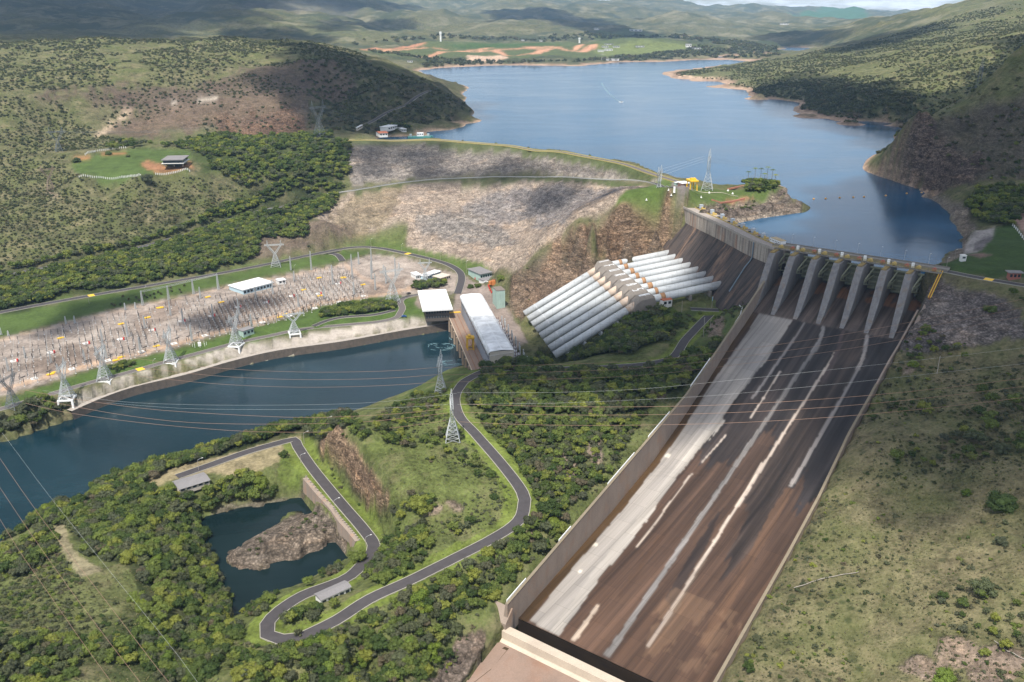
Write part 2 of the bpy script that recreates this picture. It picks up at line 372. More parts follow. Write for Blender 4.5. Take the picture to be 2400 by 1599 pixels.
# --- left nose with its shore
C((978,312,WL),(1003,318,WL),(1003,296,WL),(1050,288,WL),(1108,267,WL),(1112,260,WL),(1098,250,WL),(1090,243,WL), n=1)
C((1075,226,116),(1040,206,125),(1000,190,133),(925,150,160),(850,125,172),(775,108,182),(700,100,190),(550,93,194),(400,93,196),(200,94,195),(0,95,192),(-300,95,190), n=1)
C((1040,262,106),(1000,275,101),(960,290,97),(1010,205,124),(930,240,118),(850,276,104),(800,300,102),(900,290,98),(950,312,92),(880,318,97),(820,322,98),(1060,245,112))
C((900,185,152),(750,150,172),(600,150,170),(450,150,174),(250,150,174),(50,150,172),(-300,160,172))
C((850,220,128),(700,200,150),(550,215,140),(400,220,140),(250,200,152),(100,220,148),(0,230,146),(-300,240,140))
C((750,290,103),(650,305,98),(550,310,97),(420,310,100),(300,300,104),(150,300,108),(0,330,104),(650,260,122),(500,260,122),(780,250,112))
C((745,326,99),(650,330,95),(520,325,95),(450,340,93),(300,352,93),(180,370,92),(140,362,96),(190,405,90),(330,408,88),(440,400,88),(400,380,90),(460,370,92))
C((120,446,70),(250,450,70),(400,450,68),(560,420,73),(700,400,80),(780,370,86),(800,420,66),(700,440,64),(620,460,64),(0,420,75),(-300,430,75),(-300,640,30))
C((80,560,47),(250,530,50),(400,500,53),(500,480,56),(0,560,47))
C((1085,240,105),(1095,252,99),(1070,255,107),(1030,275,101),(1015,286,97),(1092,262,95),(1060,275,96))
C((1835,121,78),(1850,116.5,80),(1870,117,80),(1845,127,80),(1800,134.5,80),(1890,117.5,82))
C((1120,235,76),(1150,210,74),(1200,220,72),(1100,200,80),(1060,188,83),(1160,180,75),(1020,174,85),(1130,260,72),(1125,280,74),(1060,300,76))
# --- middle distance: the town plateau and its shore
far = [(985,165),(1060,157),(1180,153),(1300,154),(1350,155),(1408,150),(1462,146),(1549,145),(1630,141),(1738,136),(1827,132),(1829,129)]
C(*[(x, y, WL) for x, y in far], n=1)
C(*[(x, y-5, WL+5) for x, y in far[1:-2]])
C((1824,113,WL),(1900,115,WL),(1960,114,WL))
C((860,120,120),(950,125,112),(1100,118,112),(1250,120,110),(1400,120,108),(1500,120,106),(1620,125,108),(1750,122,112),(1700,105,124),(1580,108,122),(1780,112,112),(950,100,3900),(1100,98,3900),(1300,96,4000),(1500,100,3800),(1900,104,4600),(1700,95,4300),(1820,98,4400))
C((900,85,4700),(1200,84,4800),(1500,85,4800),(1750,82,5200),(1950,88,5600),(900,60,6200),(1200,60,6400),(1500,62,6500),(1900,64,7500),(2050,62,8500),(2200,60,9000))
C((1000,35,8000),(1250,35,8200),(1450,40,8500),(1700,48,9000),(1900,50,11000),(2050,50,12000))
C((200,70,3600),(500,80,3300),(0,70,3600),(-300,60,3600),(700,85,3200),(780,70,4000),(600,52,4600),(420,60,4200),(200,40,5200),(0,35,5200),(-300,30,5200),(700,45,5500))
C((0,-40,8500),(300,-50,8800),(550,-20,8500),(-300,-60,8500),(800,15,7600),(650,10,7400),(480,14,6800),(920,8,8200),(980,22,8600),(820,-10,9800),(1000,-8,10500),(700,-30,10500),(350,5,6500),(100,0,6800))
C((1200,0,10000),(1353,2,10000),(1434,10,10000),(1608,10,12000),(1761,15,12000),(1863,31,14000),(1965,35,15000),(2169,33,15000),(2400,36,15000),(2700,30,15000))
C((1300,14,9300),(1500,20,10500),(1680,22,11500),(1100,12,9300))
# --- right side of the lake
C((1549,173,WL),(1570,180,WL),(1633,191,WL),(1690,192,WL),(1700,198,WL),(1654,204,WL),(1700,207,WL),(1752,212,WL),(1751,229,WL),(1810,233,WL),(1873,240,WL),(1863,260,WL),(1900,272,WL),(1965,285,WL),(2067,293,WL),(2143,291,WL),(2200,293,WL), n=1)
C((1600,178,94),(1720,196,95),(1780,222,98),(1900,262,96),(2000,283,95),(2100,286,95))
C((1837,136,113),(1914,117,132),(1965,103,148),(2067,82,168),(2143,56,205),(2220,38,235),(2296,24,258),(2400,14,272),(2600,0,290), n=1)
C((1560,168,WL),(1650,158,WL),(1750,148,WL),(1800,140,WL))
C((1660,172,99),(1760,160,106),(1850,165,113),(1950,180,118),(2000,230,112),(2100,240,118),(2200,240,126),(2150,170,140),(2050,140,142),(2250,130,172),(2350,180,172),(2400,100,222),(2400,200,175),(1900,220,104),(1850,200,108),(2150,110,175),(2600,200,180))
# --- cliff hill on the right shore
C((2037,405,WL),(2051,410,WL),(2096,424,WL),(2140,440,WL),(2188,462,WL),(2226,503,WL),(2226,515,WL),(2257,560,WL),(2255,587,WL),(2223,595,WL),(2205,618,WL), n=2)
C((2045,396,93),(2090,345,120),(2125,312,137),(2158,283,151),(2214,258,156),(2265,247,158),(2347,226,166),(2400,214,172),(2600,190,180), n=2)
C((2100,412,94),(2180,446,95),(2240,490,97),(2275,540,98),(2150,380,112),(2230,340,132),(2300,350,134),(2330,400,116),(2400,330,142),(2200,420,102),(2280,450,104),(2350,480,103),(2400,460,108),(2270,300,146),(2600,330,150),(2600,480,110),(2380,440,112))
CW((650,1180,170),(800,1500,160)); C((2000,340,70),(1950,420,70),(2080,360,78),(2100,312,80),(2060,330,74),(1980,380,70),(2140,298,84))
C((2225,615,97.5),(2300,570,98),(2400,560,98.5),(2330,530,98),(2330,620,97.6),(2215,628,97.3),(2400,620,97.8),(2320,648,97.4),(2400,662,97.6),(2600,640,98),(2380,520,100),(2330,534,98),(2275,600,96.5),(2262,620,97))
C((2200,642,95),(2300,664,95),(2400,682,95),(2600,720,95))
C((2150,690,84),(2140,740,74),(2210,760,77),(2300,740,84),(2400,760,84),(2600,800,86))
C((2180,850,64),(2300,850,70),(2400,900,72),(2600,900,80),(2100,950,52),(2250,1000,58),(2400,1100,64),(2050,1150,42),(2200,1200,47),(2400,1300,56),(1950,1300,34),(2100,1400,38),(2300,1450,46),(1850,1500,26),(2000,1599,30),(2200,1599,38),(2400,1599,44),(2700,1300,66),(2700,1700,56))
for v in range(30, 372, 14):                        # along both walls of the chute and under it
    q = P1+UV*(uR(v)+2.5)+VV*v; CW((q[0], q[1], fz(v)+8.5-max(0, v-330)*.2))
    zl = [(30, 66), (60, 57), (100, 50), (150, 43), (200, 37), (250, 30), (300, 25), (345, 20), (372, 12)]
    zz = np.interp(v, [a for a, b in zl], [b for a, b in zl])
    q = P1+UV*(uL(v)-3)+VV*v; CW((q[0], q[1], zz))
    q = P1+UV*(uL(v)+4)+VV*v; CW((q[0], q[1], fz(v)-5)); q = P1+UV*60+VV*v; CW((q[0], q[1], fz(v)-6)); q = P1+UV*(uR(v)-4)+VV*v; CW((q[0], q[1], fz(v)-5))
for u in (0, 50, 100):
    for v in (400, 440): q = P1+UV*u+VV*v; CW((q[0], q[1], 2-(v-400)*.2))
PS = Vector((2.93, -13.35, 0)); PT0 = Vector((137, 722.5, 60)); PB0 = Vector((75, 709, 51)); PE0 = Vector((8, 690.5, 14))
for i in range(-1, 9):
    for k in range(5):
        q = PT0.lerp(PB0, k/4)+PS*i; CW((q.x, q.y, q.z-6.0))
        q = PB0.lerp(PE0, k/4)+PS*i; CW((q.x, q.y, q.z-5.5+(1.5 if i in (-1, 8) else 0)))
# --- ground between penstocks, dam toe and river: the spur with the looping road
C((1700,700,49),(1750,705,50),(1650,705,49),(1600,700,49),(1560,715,47),(1500,725,44),(1440,748,35),(1380,772,27),(1320,792,20),(1270,817,15.5),(1240,840,13), n=1)
C((1640,760,45),(1560,790,43),(1500,820,41),(1400,840,38),(1300,850,32),(1250,858,30),(1200,862,24),(1150,868,20),(1110,868,14))
ROADW = [(415,1118,11),(490,1092,11),(579,1060,11.5),(669,1034,12),(690,1030,12),(698,1047,12),(734,1100,12),(796,1176,12),(850,1239,12),(876,1279,12),(863,1306,12.5),(823,1350,13),(778,1372,13.5),(711,1395,15),(658,1430,16),(627,1462,17),(627,1488,17.5),(658,1499,18),(702,1495,18.5),(787,1455,20),(867,1404,22),(957,1363,24),(1046,1319,26),(1157,1261,29),(1215,1221,30.5),(1228,1185,31.5),(1224,1154,32),(1179,1092,33.5),(1113,1016,35.5),(1077,976,36.5),(1066,936,37),(1077,909,37.5),(1100,887,38),(1166,866,38.5),(1339,864,40),(1457,859,41),(1533,851,42),(1579,836,43),(1604,800,44.5),(1624,778,45.3),(1652,749,46.5),(1676,726,47.5)]
C(*ROADW, n=1)
C((767,994,12),(720,1005,12),(660,1010,10),(560,1045,10),(440,1085,10),(340,1130,9),(250,1160,10))
C((1035,925,32),(1000,930,30),(950,960,27),(900,985,24),(850,1000,22),(800,1010,18),(1063,1031,38.5),(1000,1000,38),(930,1020,36),(1030,875,20),(1000,895,12),(940,935,10))
C((756,1025,29),(814,1034,33),(850,1065,34),(876,1127,31),(907,1154,30),(910,1178,26), n=2)
C((752,1080,14),(800,1098,16),(842,1152,16),(860,1188,16),(900,1215,18), n=2)
C((900,1060,36),(1000,1080,38),(1100,1080,35.5),(1150,1150,34),(1100,1200,31),(1000,1170,34),(950,1200,28),(1050,1250,27.5),(900,1300,19),(950,1280,23),(1180,1180,33))
C((870,1350,16),(820,1390,17),(750,1430,18),(690,1455,18))
C((1150,950,36),(1250,930,37),(1350,930,38),(1450,920,39),(1550,900,40),(1250,1050,33.5),(1350,1050,34),(1450,1020,36),(1300,1180,31),(1380,1130,32),(1500,960,37.5))
C((1200,1300,26),(1250,1250,28),(1150,1360,23),(1080,1400,22),(1000,1420,22),(900,1450,22),(1120,1440,19),(1100,1480,15))
ROADS = {
 'river_road': ([(-150,1000),(0,955),(168,909),(329,867),(536,809),(630,787),(708,772),(796,763),(891,755),(928,745),(943,722),(938,706),(952,697),(985,690),(1035,682)], 6.0),
 'valley_road': ([(-200,780),(0,733),(214,693),(383,664),(574,630),(765,591),(828,581),(891,582),(987,602),(1051,621),(1080,642),(1079,668),(1072,690)], 7.5),
 'hillside_road': ([(-150,690),(0,649),(115,626),(249,599),(383,565),(459,542),(536,515),(627,482),(727,459),(815,445),(955,426),(1083,418),(1242,414),(1400,418),(1530,430),(1578,438)], 6.5),
 'yard_branch_road': ([(772,590),(792,600),(803,612)], 7.0),
 'crest_road': ([(790,333),(816,329.5),(1000,327.5),(1224,345.5),(1428,377.5),(1530,408.5),(1590,427)], 7.5),
 'abutment_road': ([(2196,634),(2300,653),(2400,668.5),(2500,686)], 7.0),
 'nose_road': ([(838,300),(900,268),(960,240),(1008,212)], 7.0),
 'turning_place': ([(1619,722),(1684,730)], 7.0),
 'hedge_road': ([(735,766),(765,752),(800,744),(880,737),(925,728)], 5.0)}
# --- pond
pond = [(459,1221),(504,1207),(557,1194),(624,1185),(669,1174),(718,1165),(749,1187),(744,1194),(686,1216),(624,1243),(575,1268),(535,1292),(529,1315),(557,1335),(593,1338),(669,1314),(758,1292),(800,1280),(820,1281),(805,1306),(793,1316),(713,1359),(682,1373),(615,1391),(578,1418),(552,1440),(538,1404),(500,1332),(488,1262)]
C(*[(x, y, 0) for x, y in pond]+[(459,1221,0)], n=1)
C((600,1225,-5),(690,1195,-5),(510,1250,-5),(500,1300,-5),(540,1380,-5),(600,1365,-5),(720,1325,-5),(780,1300,-4))
C((560,1290,6),(560,1318,6),(620,1270,7),(620,1300,7.5),(700,1240,7),(700,1270,8),(770,1225,6.5),(765,1258,7))
C((722,1118,11),(782,1190,11),(797,1216,11),(840,1268,11))
C((690,1150,8),(640,1110,11),(560,1130,10),(480,1160,8),(440,1200,6),(420,1150,9),(600,1080,11.5),(700,1080,11.5),(620,1165,6),(540,1180,5))
C((660,1400,11),(740,1368,9),(820,1320,9),(590,1450,11),(560,1480,12),(500,1440,8),(470,1380,7),(450,1300,7))
C((380,1200,12),(300,1200,13),(200,1240,12),(130,1260,9),(60,1290,8),(380,1300,16),(300,1330,19),(200,1350,20),(100,1350,18),(0,1340,12),(400,1430,17),(300,1450,26),(150,1450,30),(0,1450,28),(450,1520,21),(300,1560,33),(100,1599,42),(0,1599,44),(-300,1450,30),(-300,1650,48),(600,1540,24),(700,1550,27),(600,1599,30),(800,1530,24),(900,1500,22),(850,1599,28),(1000,1500,19),(950,1560,20),(1050,1520,13),(1040,1599,10),(1000,1599,16),(1075,1560,7))
CW((-160,190,55),(-60,180,40),(0,150,30),(60,170,25),(110,180,40),(-140,80,60),(0,60,40),(140,80,60),(300,150,80),(-300,150,60))
CW((-500,600,18),(-520,700,30),(-600,560,14),(-480,480,-6),(-620,420,-6),(-500,330,10))
CW((-4000,16500,300),(0,16500,250),(6000,16500,220),(9000,9000,300),(-9000,9000,500),(-3000,3000,250),(4000,3000,320),(1500,1500,260),(-1500,1200,200),(2500,900,300))
# --- interpolate (multiquadric in log-polar coordinates)
CPa = np.array(CP_)
def warp(x, y): return np.arctan2(x, y), .5*np.log(x*x+y*y)
wu, wv = warp(CPa[:, 0], CPa[:, 1])
_k = np.round(np.stack([wu, wv], 1)/.0012).astype(int); _, keep = np.unique(_k, axis=0, return_index=True)
wu, wv, wz = wu[keep], wv[keep], CPa[keep, 2]
def kern(du, dv): return np.sqrt(du*du+dv*dv+.0016**2)
Kn = kern(wu[:, None]-wu[None], wv[:, None]-wv[None]); n_ = len(wu)
Am = np.zeros((n_+3, n_+3)); Am[:n_, :n_] = Kn - np.eye(n_)*.0004; Am[:n_, n_:] = np.stack([np.ones(n_), wu, wv], 1); Am[n_:, :n_] = Am[:n_, n_:].T
coef = np.linalg.solve(Am, np.concatenate([wz, np.zeros(3)]))
NA, NR = 880, 900
AZ = np.linspace(-R(54), R(54), NA)
_th = np.concatenate([np.linspace(R(62), R(7.0), 640, endpoint=False), np.geomspace(R(7.0), R(.573), NR-640)])
LR = np.log(165.0/np.tan(_th)); LR[0] = math.log(70)
def evalz(u, v):
    o = np.empty(u.size); u = u.ravel(); v = v.ravel()
    for i in range(0, u.size, 20000):
        a = u[i:i+20000]; b = v[i:i+20000]
        o[i:i+20000] = kern((a[:, None]-wu[None]).astype(np.float32), (b[:, None]-wv[None]).astype(np.float32)) @ coef[:n_].astype(np.float32) + coef[n_]+coef[n_+1]*a+coef[n_+2]*b
    return o
GU, GV = np.meshgrid(AZ, LR); GX = np.exp(GV)*np.sin(GU); GY = np.exp(GV)*np.cos(GU)
GZ = evalz(GU, GV).reshape(GU.shape)
def ground(x, y):
    """terrain height at arrays of points"""
    x = np.atleast_1d(np.asarray(x, float)); y = np.atleast_1d(np.asarray(y, float))
    u, v = warp(x, y); fi = np.clip((u-AZ[0])/(AZ[1]-AZ[0]), 0, NA-1.001); i = fi.astype(int); fu = fi-i
    j = np.clip(np.searchsorted(LR, v)-1, 0, NR-2); fv = np.clip((v-LR[j])/(LR[j+1]-LR[j]), 0, 1)
    a = GZ[j, i]*(1-fu)+GZ[j, i+1]*fu; b = GZ[j+1, i]*(1-fu)+GZ[j+1, i+1]*fu
    return a*(1-fv)+b*fv
def gz(x, y): return float(ground(x, y)[0])
_ts = np.exp(np.linspace(math.log(140), math.log(24000), 2600))
def on(px, py, up=0.0):
    """where the sight line of a measured photo point first meets the ground"""
    d = ray(px, py); z = CAMZ+d[2]*_ts; g = ground(d[0]*_ts, d[1]*_ts); g = np.maximum(g, np.where(lakeside(d[0]*_ts, d[1]*_ts), WL, 0))+up
    k = np.argmax(z < g)
    if not (z < g).any(): k = len(_ts)-1
    k = max(k, 1); a = z[k-1]-g[k-1]; b = z[k]-g[k]; f = a/(a-b) if a != b else 0
    tt = _ts[k-1]+(_ts[k]-_ts[k-1])*min(max(f, 0), 1)
    return Vector((d[0]*tt, d[1]*tt, CAMZ+d[2]*tt))
def on2(px, py): p = on(px, py); return (p.x, p.y)
def inpoly(x, y, poly):
    r = np.zeros(x.shape, bool); n = len(poly); j = n-1
    for i in range(n):
        xi, yi = poly[i]; xj, yj = poly[j]
        if yi != yj:
            r ^= ((yi > y) != (yj > y)) & (x < (xj-xi)*(y-yi)/(yj-yi)+xi)
        j = i
    return r
cw = [at(x, y, 97)[:2]+np.array([5, 7]) for x, y in crest[:-1]]
LAKE = [tuple(q) for q in ([(-1200, 5200), (-700, 2500), (-320, 1500), (-240, 1175)]+cw+[(168, 800), (178, 690), (186, 640), (196, 606)]+[tuple(P1+UV*u+VV*(-12.3)) for u in (-2, 50, 106)]+[(285, 545), (420, 640), (640, 800), (1100, 1000), (2600, 2600), (3600, 5600)])]
def lakeside(x, y): return inpoly(x, y, LAKE)
# ------------------------------------------------------------------ land cover painted on the terrain (its own colours), then relief
NV = GX.size; fx_, fy_ = GX.ravel(), GY.ravel()
colr = np.empty((NV, 3)); colr[:] = (.135, .128, .068)
mask = np.zeros((NV, 3)); mask[:, 1] = .9
rr = np.hypot(fx_, fy_)
jx = fbm(fx_*.035, fy_*.035, 3, 4)+.45*fbm(fx_*.16, fy_*.16, 5, 3); jy = fbm(fx_*.035+50, fy_*.035, 9, 4)+.45*fbm(fx_*.16, fy_*.16+70, 11, 3)
COVER = {}
def cover(name, poly, col, rock=None, bush=None, fine=None, jit=6.0, px=True, amt=1.0):
    P_ = [on2(*p) for p in poly] if px else poly
    COVER[name] = P_
    xs = [p[0] for p in P_]; ys = [p[1] for p in P_]; pad = jit*2
    sel = np.where((fx_ > min(xs)-pad) & (fx_ < max(xs)+pad) & (fy_ > min(ys)-pad) & (fy_ < max(ys)+pad))[0]
    ins = inpoly(fx_[sel]+jx[sel]*jit, fy_[sel]+jy[sel]*jit, P_); s = sel[ins]
    if col is not None: colr[s] = colr[s]*(1-amt)+np.array(col)*amt
    for k, v in enumerate((rock, bush, fine)):
        if v is not None: mask[s, k] = mask[s, k]*(1-amt)+v*amt
    return P_
def band(name, pts, w, col, rock=None, bush=None, fine=None, jit=2.0):
    """ribbon of width w metres along measured points"""
    P_ = [Vector(on2(*p)) for p in pts]; L_, R_ = [], []
    for i, p in enumerate(P_):
        d = (P_[min(i+1, len(P_)-1)]-P_[max(i-1, 0)]).normalized(); n = Vector((-d.y, d.x))*w/2
        L_.append(tuple(p+n)); R_.append(tuple(p-n))
    return cover(name, L_+R_[::-1], col, rock, bush, fine, jit, px=False)
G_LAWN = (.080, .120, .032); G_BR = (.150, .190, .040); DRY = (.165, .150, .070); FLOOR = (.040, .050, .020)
# big areas
cover('spur', [(1085,850),(1240,835),(1400,770),(1560,700),(1700,650),(1790,690),(1690,830),(1450,1120),(1180,1440),(1060,1599),(-200,1700),(-200,1420),(0,1270),(200,1165),(440,1070),(700,1005),(900,940)], (.125, .142, .052), 0, .8, 0, 3)
cover('right_slope', [(2107,800),(2170,650),(2400,680),(2700,700),(2700,1800),(1640,1800),(1700,1560),(1880,1200)], (.165, .145, .080), 0, .85, 0, 3)
cover('green_left', [(0,560),(250,470),(430,440),(620,430),(790,400),(800,470),(620,600),(300,640),(0,740),(-200,800),(-200,560)], (.110, .106, .056), 0, 1, 0, 12)
cover('burnt1', [(20,225),(250,200),(430,205),(560,170),(700,140),(800,150),(900,190),(880,240),(760,260),(740,300),(600,300),(430,310),(300,330),(230,300),(330,250),(150,235)], (.160, .118, .090), .35, .35, 0, 40)
cover('burnt2', [(330,265),(480,240),(620,210),(730,240),(720,295),(560,300),(420,312),(260,322)], (.20, .145, .105), .5, .25, 0, 30)
cover('cliffband', [(520,280),(700,265),(735,300),(640,318),(520,312)], (.22, .14, .095), .9, .2, 0, 20)
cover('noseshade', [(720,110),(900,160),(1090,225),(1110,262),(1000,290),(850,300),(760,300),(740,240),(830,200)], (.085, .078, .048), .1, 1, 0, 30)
band('track', [(225,322),(262,290),(300,262)], 9, (.50, .38, .27), 0, 0, .3); band('track2', [(395,251),(415,240),(440,236),(520,235)], 7, (.46, .40, .33), 0, 0, .3)
cover('ridgetop', [(0,96),(400,94),(700,101),(860,125),(700,140),(560,150),(300,190),(0,215)], (.150, .148, .072), 0, 1, 0, 60)
# shores (bare band drawn down by the low reservoir)
# far country
cover('farforest', [(820,112),(1010,150),(985,163),(1180,150),(1400,146),(1640,130),(1830,128),(1830,108),(1700,92),(1400,105),(1100,108),(860,104)], (.060, .072, .036), 0, .6, 0, 60)
cover('town', [(835,108),(1000,95),(1230,92),(1420,96),(1620,106),(1700,114),(1560,122),(1460,130),(1380,138),(1300,128),(1180,140),(1100,134),(1010,134),(880,122)], (.105, .130, .050), 0, .3, .3, 30)
cover('townred', [(835,110),(980,97),(1000,99),(850,114)], (.52, .25, .15), 0, 0, .3, 10)
for k, pp in enumerate([[(895,114),(1000,104),(1050,112)],[(895,114),(1000,134),(1040,118),(1130,112),(1150,108)],[(1040,118),(1120,118),(1180,114),(1260,112)],[(1165,118),(1190,130),(1260,122),(1290,112),(1210,100)],[(1200,101),(1270,104)],[(1283,104),(1340,120),(1365,103)],[(1360,122),(1400,106)],[(1215,102),(1280,118)]]):
    band('townroad%d' % k, pp, 38, (.62, .33, .20), 0, 0, .3, 6)
band('townpaved', [(1400,128),(1500,126),(1600,116)], 12, (.42, .40, .36), 0, 0, .3, 4); cover('towngreen', [(1040,101),(1240,97),(1330,100),(1200,108),(1080,106)], (.060, .110, .030), 0, .2, .5, 20)
cover('gully', [(1095,132),(1180,128),(1190,140),(1150,146),(1100,144)], (.70, .50, .36), .4, 0, 0, 15)
cover('villas', [(1400,108),(1620,112),(1600,118),(1500,128),(1420,132),(1390,120)], (.17, .20, .07), 0, .1, .3, 30)
cover('farfield', [(1850,32),(2000,34),(2040,44),(1900,46),(1840,42)], (.07, .15, .055), 0, 0, .5, 120)
cover('farfield2', [(530,60),(700,50),(900,72),(1100,85),(900,88),(640,80)], (.14, .145, .075), 0, .6, 0, 150)
cover('farfield3', [(1400,82),(1500,76),(1600,92),(1480,100),(1380,96)], (.12, .155, .060), 0, .4, 0, 60)
cover('farfield4', [(240,60),(330,50),(480,60),(430,75),(300,80)], (.15, .15, .085), 0, .5, 0, 80)
cover('rockhill', [(560,25),(650,8),(800,15),(860,35),(720,50),(560,45)], (.19, .175, .14), .4, .5, 0, 150)
# right side hills
cover('righthill', [(1560,172),(1837,134),(2067,82),(2296,24),(2700,0),(2700,200),(2300,240),(2150,290),(1900,265),(1750,225)], (.148, .150, .072), 0, 1, 0, 40)
cover('righthill2', [(1900,200),(2080,215),(2170,240),(2150,285),(1960,280),(1870,255)], (.060, .064, .034), 0, 1, 0, 30)
cover('cliffhill', [(2040,402),(2125,310),(2160,282),(2250,250),(2400,216),(2600,200),(2600,440),(2400,420),(2330,425),(2260,440),(2200,440),(2120,428)], (.150, .128, .100), .55, .5, 0, 10)
cover('clifface', [(2045,402),(2125,312),(2200,300),(2260,330),(2320,400),(2250,440),(2180,440),(2110,426)], (.20, .150, .120), 1, .1, 0, 10)
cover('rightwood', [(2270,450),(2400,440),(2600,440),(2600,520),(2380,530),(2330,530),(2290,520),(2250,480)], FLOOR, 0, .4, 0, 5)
cover('rightshore', [(2040,405),(2110,414),(2190,445),(2250,480),(2290,530),(2270,560),(2265,600),(2200,622),(2255,560),(2220,500),(2150,455)], (.27, .225, .18), .7, .2, 0, 3)
cover('rightlawn', [(2200,622),(2262,596),(2285,560),(2330,533),(2375,528),(2500,620),(2500,660),(2330,648),(2200,632)], (.050, .085, .022), 0, .0, .75, 1)
cover('trackright', [(2400,470),(2380,490),(2376,520),(2400,560),(2450,600),(2450,500)], (.33, .22, .18), 0, 0, .4, 1)
cover('rockright', [(2120,800),(2175,655),(2260,680),(2400,720),(2400,790),(2250,815),(2130,830)], (.26, .22, .20), .85, .4, 0, 6)
# rock dam
cover('rockdam', [(816,334),(1000,332),(1224,349),(1428,382),(1560,420),(1530,428),(1400,414),(1242,410),(1083,414),(955,422),(826,440),(815,380)], (.35, .305, .265), .8, .12, 0, 3)
cover('rockdam2', [(820,455),(955,432),(1083,424),(1242,420),(1400,424),(1520,436),(1487,472),(1398,515),(1315,549),(1257,595),(1200,640),(1150,628),(1060,600),(950,576),(955,520),(850,548),(760,525),(730,500)], (.50, .40, .315), .75, .06, 0, 3)
cover('damdark', [(1160,440),(1330,440),(1480,440),(1440,470),(1370,480),(1330,520),(1260,510),(1180,520),(1080,500),(1110,470)], (.345, .305, .28), .85, .1, 0, 16)  # darker rockfill, with part of the cloud's shade painted into the colour
cover('damdark2', [(960,500),(1100,490),(1180,530),(1230,560),(1180,580),(1060,560),(970,545)], (.37, .325, .285), .85, .1, 0, 12)
cover('dampale', [(830,450),(960,430),(940,480),(890,530),(800,540),(760,520)], (.36, .285, .20), .55, .3, 0, 10)
cover('damgrass', [(955,525),(890,545),(870,565),(950,577),(945,560)], (.12, .145, .05), 0, .2, .3, 3)
for nm, l, w_ in (('crestgrass', [(800,331),(816,333),(1000,333),(1224,350),(1428,383),(1540,418)], 20), ('bermgrass', [(826,453),(955,431),(1083,423),(1242,420),(1400,425),(1500,436)], 12)):
    band(nm, l, w_, (.085, .105, .042), 0, .3, .3, 3)
cover('quarry', [(1200,642),(1257,599),(1315,553),(1369,524),(1398,520),(1487,481),(1541,478),(1584,486),(1572,560),(1565,584),(1430,600),(1345,640),(1262,705),(1228,742),(1190,720)], (.330, .225, .150), .95, .12, 0, 2)
cover('quarrydull', [(1200,642),(1257,605),(1330,575),(1400,590),(1345,640),(1262,700),(1228,742),(1190,720)], (.190, .150, .110), .6, .5, 0, 5)
cover('quarrytop', [(1398,518),(1487,478),(1570,470),(1590,455),(1600,430),(1560,420),(1500,440),(1440,490)], (.095, .140, .036), 0, 0, .6, 1)
cover('knoll', [(1530,425),(1600,428),(1660,440),(1700,446),(1790,432),(1836,446),(1825,466),(1780,474),(1700,482),(1640,490),(1600,470),(1580,480),(1540,470)], (.095, .135, .038), 0, .1, .6, 1)
cover('knollpath', [(1700,470),(1740,466),(1800,455),(1780,464),(1740,473),(1705,476)], (.42, .22, .13), .2, 0, .2, 1)
cover('rockpt', [(1640,492),(1700,484),(1780,476),(1836,462),(1850,440),(1856,466),(1770,495),(1690,508)], (.25, .205, .165), .95, .25, 0, 2)
cover('crest_pave', [(1578,424),(1612,432),(1625,442),(1612,452),(1602,466),(1588,466),(1580,452),(1560,438)], (.20, .175, .165), 0, 0, .9, .2)
cover('stone_ramp', [(2258,598),(2262,575),(2275,552),(2335,531),(2327,550),(2300,588)], (.36, .33, .31), .15, 0, .5, .5); cover('stone_ramp2', [(2284,588),(2288,565),(2328,556),(2305,586)], (.17, .15, .15), .1, 0, .5, .5); cover('ramp_soil', [(2258,598),(2330,596),(2298,605)], (.20, .13, .11), 0, 0, .5, .5)
# valley floor
cover('gravel', [(0,932),(230,859),(383,823),(516,786),(670,741),(746,718),(860,706),(974,690),(1067,680),(1075,640),(1060,640),(955,605),(869,596),(800,615),(536,669),(268,726),(0,795),(-300,880),(-300,1010)], (.335, .280, .240), 0, .0, .35, 1)
for k, (a, b, c_) in enumerate([((0,850),(260,770),(200,820)),((300,760),(520,690),(420,760)),((640,700),(860,650),(740,700)),((860,610),(960,625),(900,650)),((100,900),(300,830),(230,850))]):
    cover('wash%d' % k, [a, b, c_], (.42, .36, .31), 0, 0, .45, 14, amt=.7)
for k, (a, b, c_, d_) in enumerate([((60,860),(180,800),(260,830),(120,880)),((420,740),(620,690),(700,700),(500,770)),((300,740),(400,700),(440,720),(340,780)),((880,660),(960,650),(940,690),(850,695))]):
    cover('dirt%d' % k, [a, b, c_, d_], (.20, .145, .110), 0, 0, .4, 10, amt=.6)
band('yardpath', [(0,915),(230,850),(383,815),(516,778),(670,733),(760,710),(900,690),(980,672)], 6, (.46, .32, .22), 0, 0, .5, 1)
band('yardpath2', [(805,616),(850,650),(920,685)], 4, (.44, .32, .24), 0, 0, .5, .5); band('yardedge', [(0,800),(268,731),(536,674),(800,620)], 4, (.44, .33, .25), 0, 0, .5, .5)
cover('lawnback', [(0,728),(214,690),(383,661),(574,627),(765,589),(828,581),(891,581),(987,602),(1051,618),(1090,645),(1150,640),(1130,615),(1060,600),(950,576),(870,560),(820,570),(700,600),(560,622),(250,690),(100,700),(60,735),(0,760)], (.095, .135, .036), 0, .05, .5, 1.5)
cover('lawn', [(0,738),(214,698),(383,669),(574,635),(765,596),(828,588),(891,589),(987,610),(1040,628),(955,602),(869,593),(800,612),(536,666),(268,723),(0,792),(-300,870),(-300,800)], G_LAWN, 0, 0, .75, .6)
cover('riverlawn', [(0,965),(168,918),(329,873),(536,817),(708,779),(796,766),(939,750),(1067,735),(1067,716),(970,700),(930,690),(760,716),(700,738),(516,790),(383,827),(230,863),(0,940)], (.078, .122, .030), 0, 0, .7, .6)
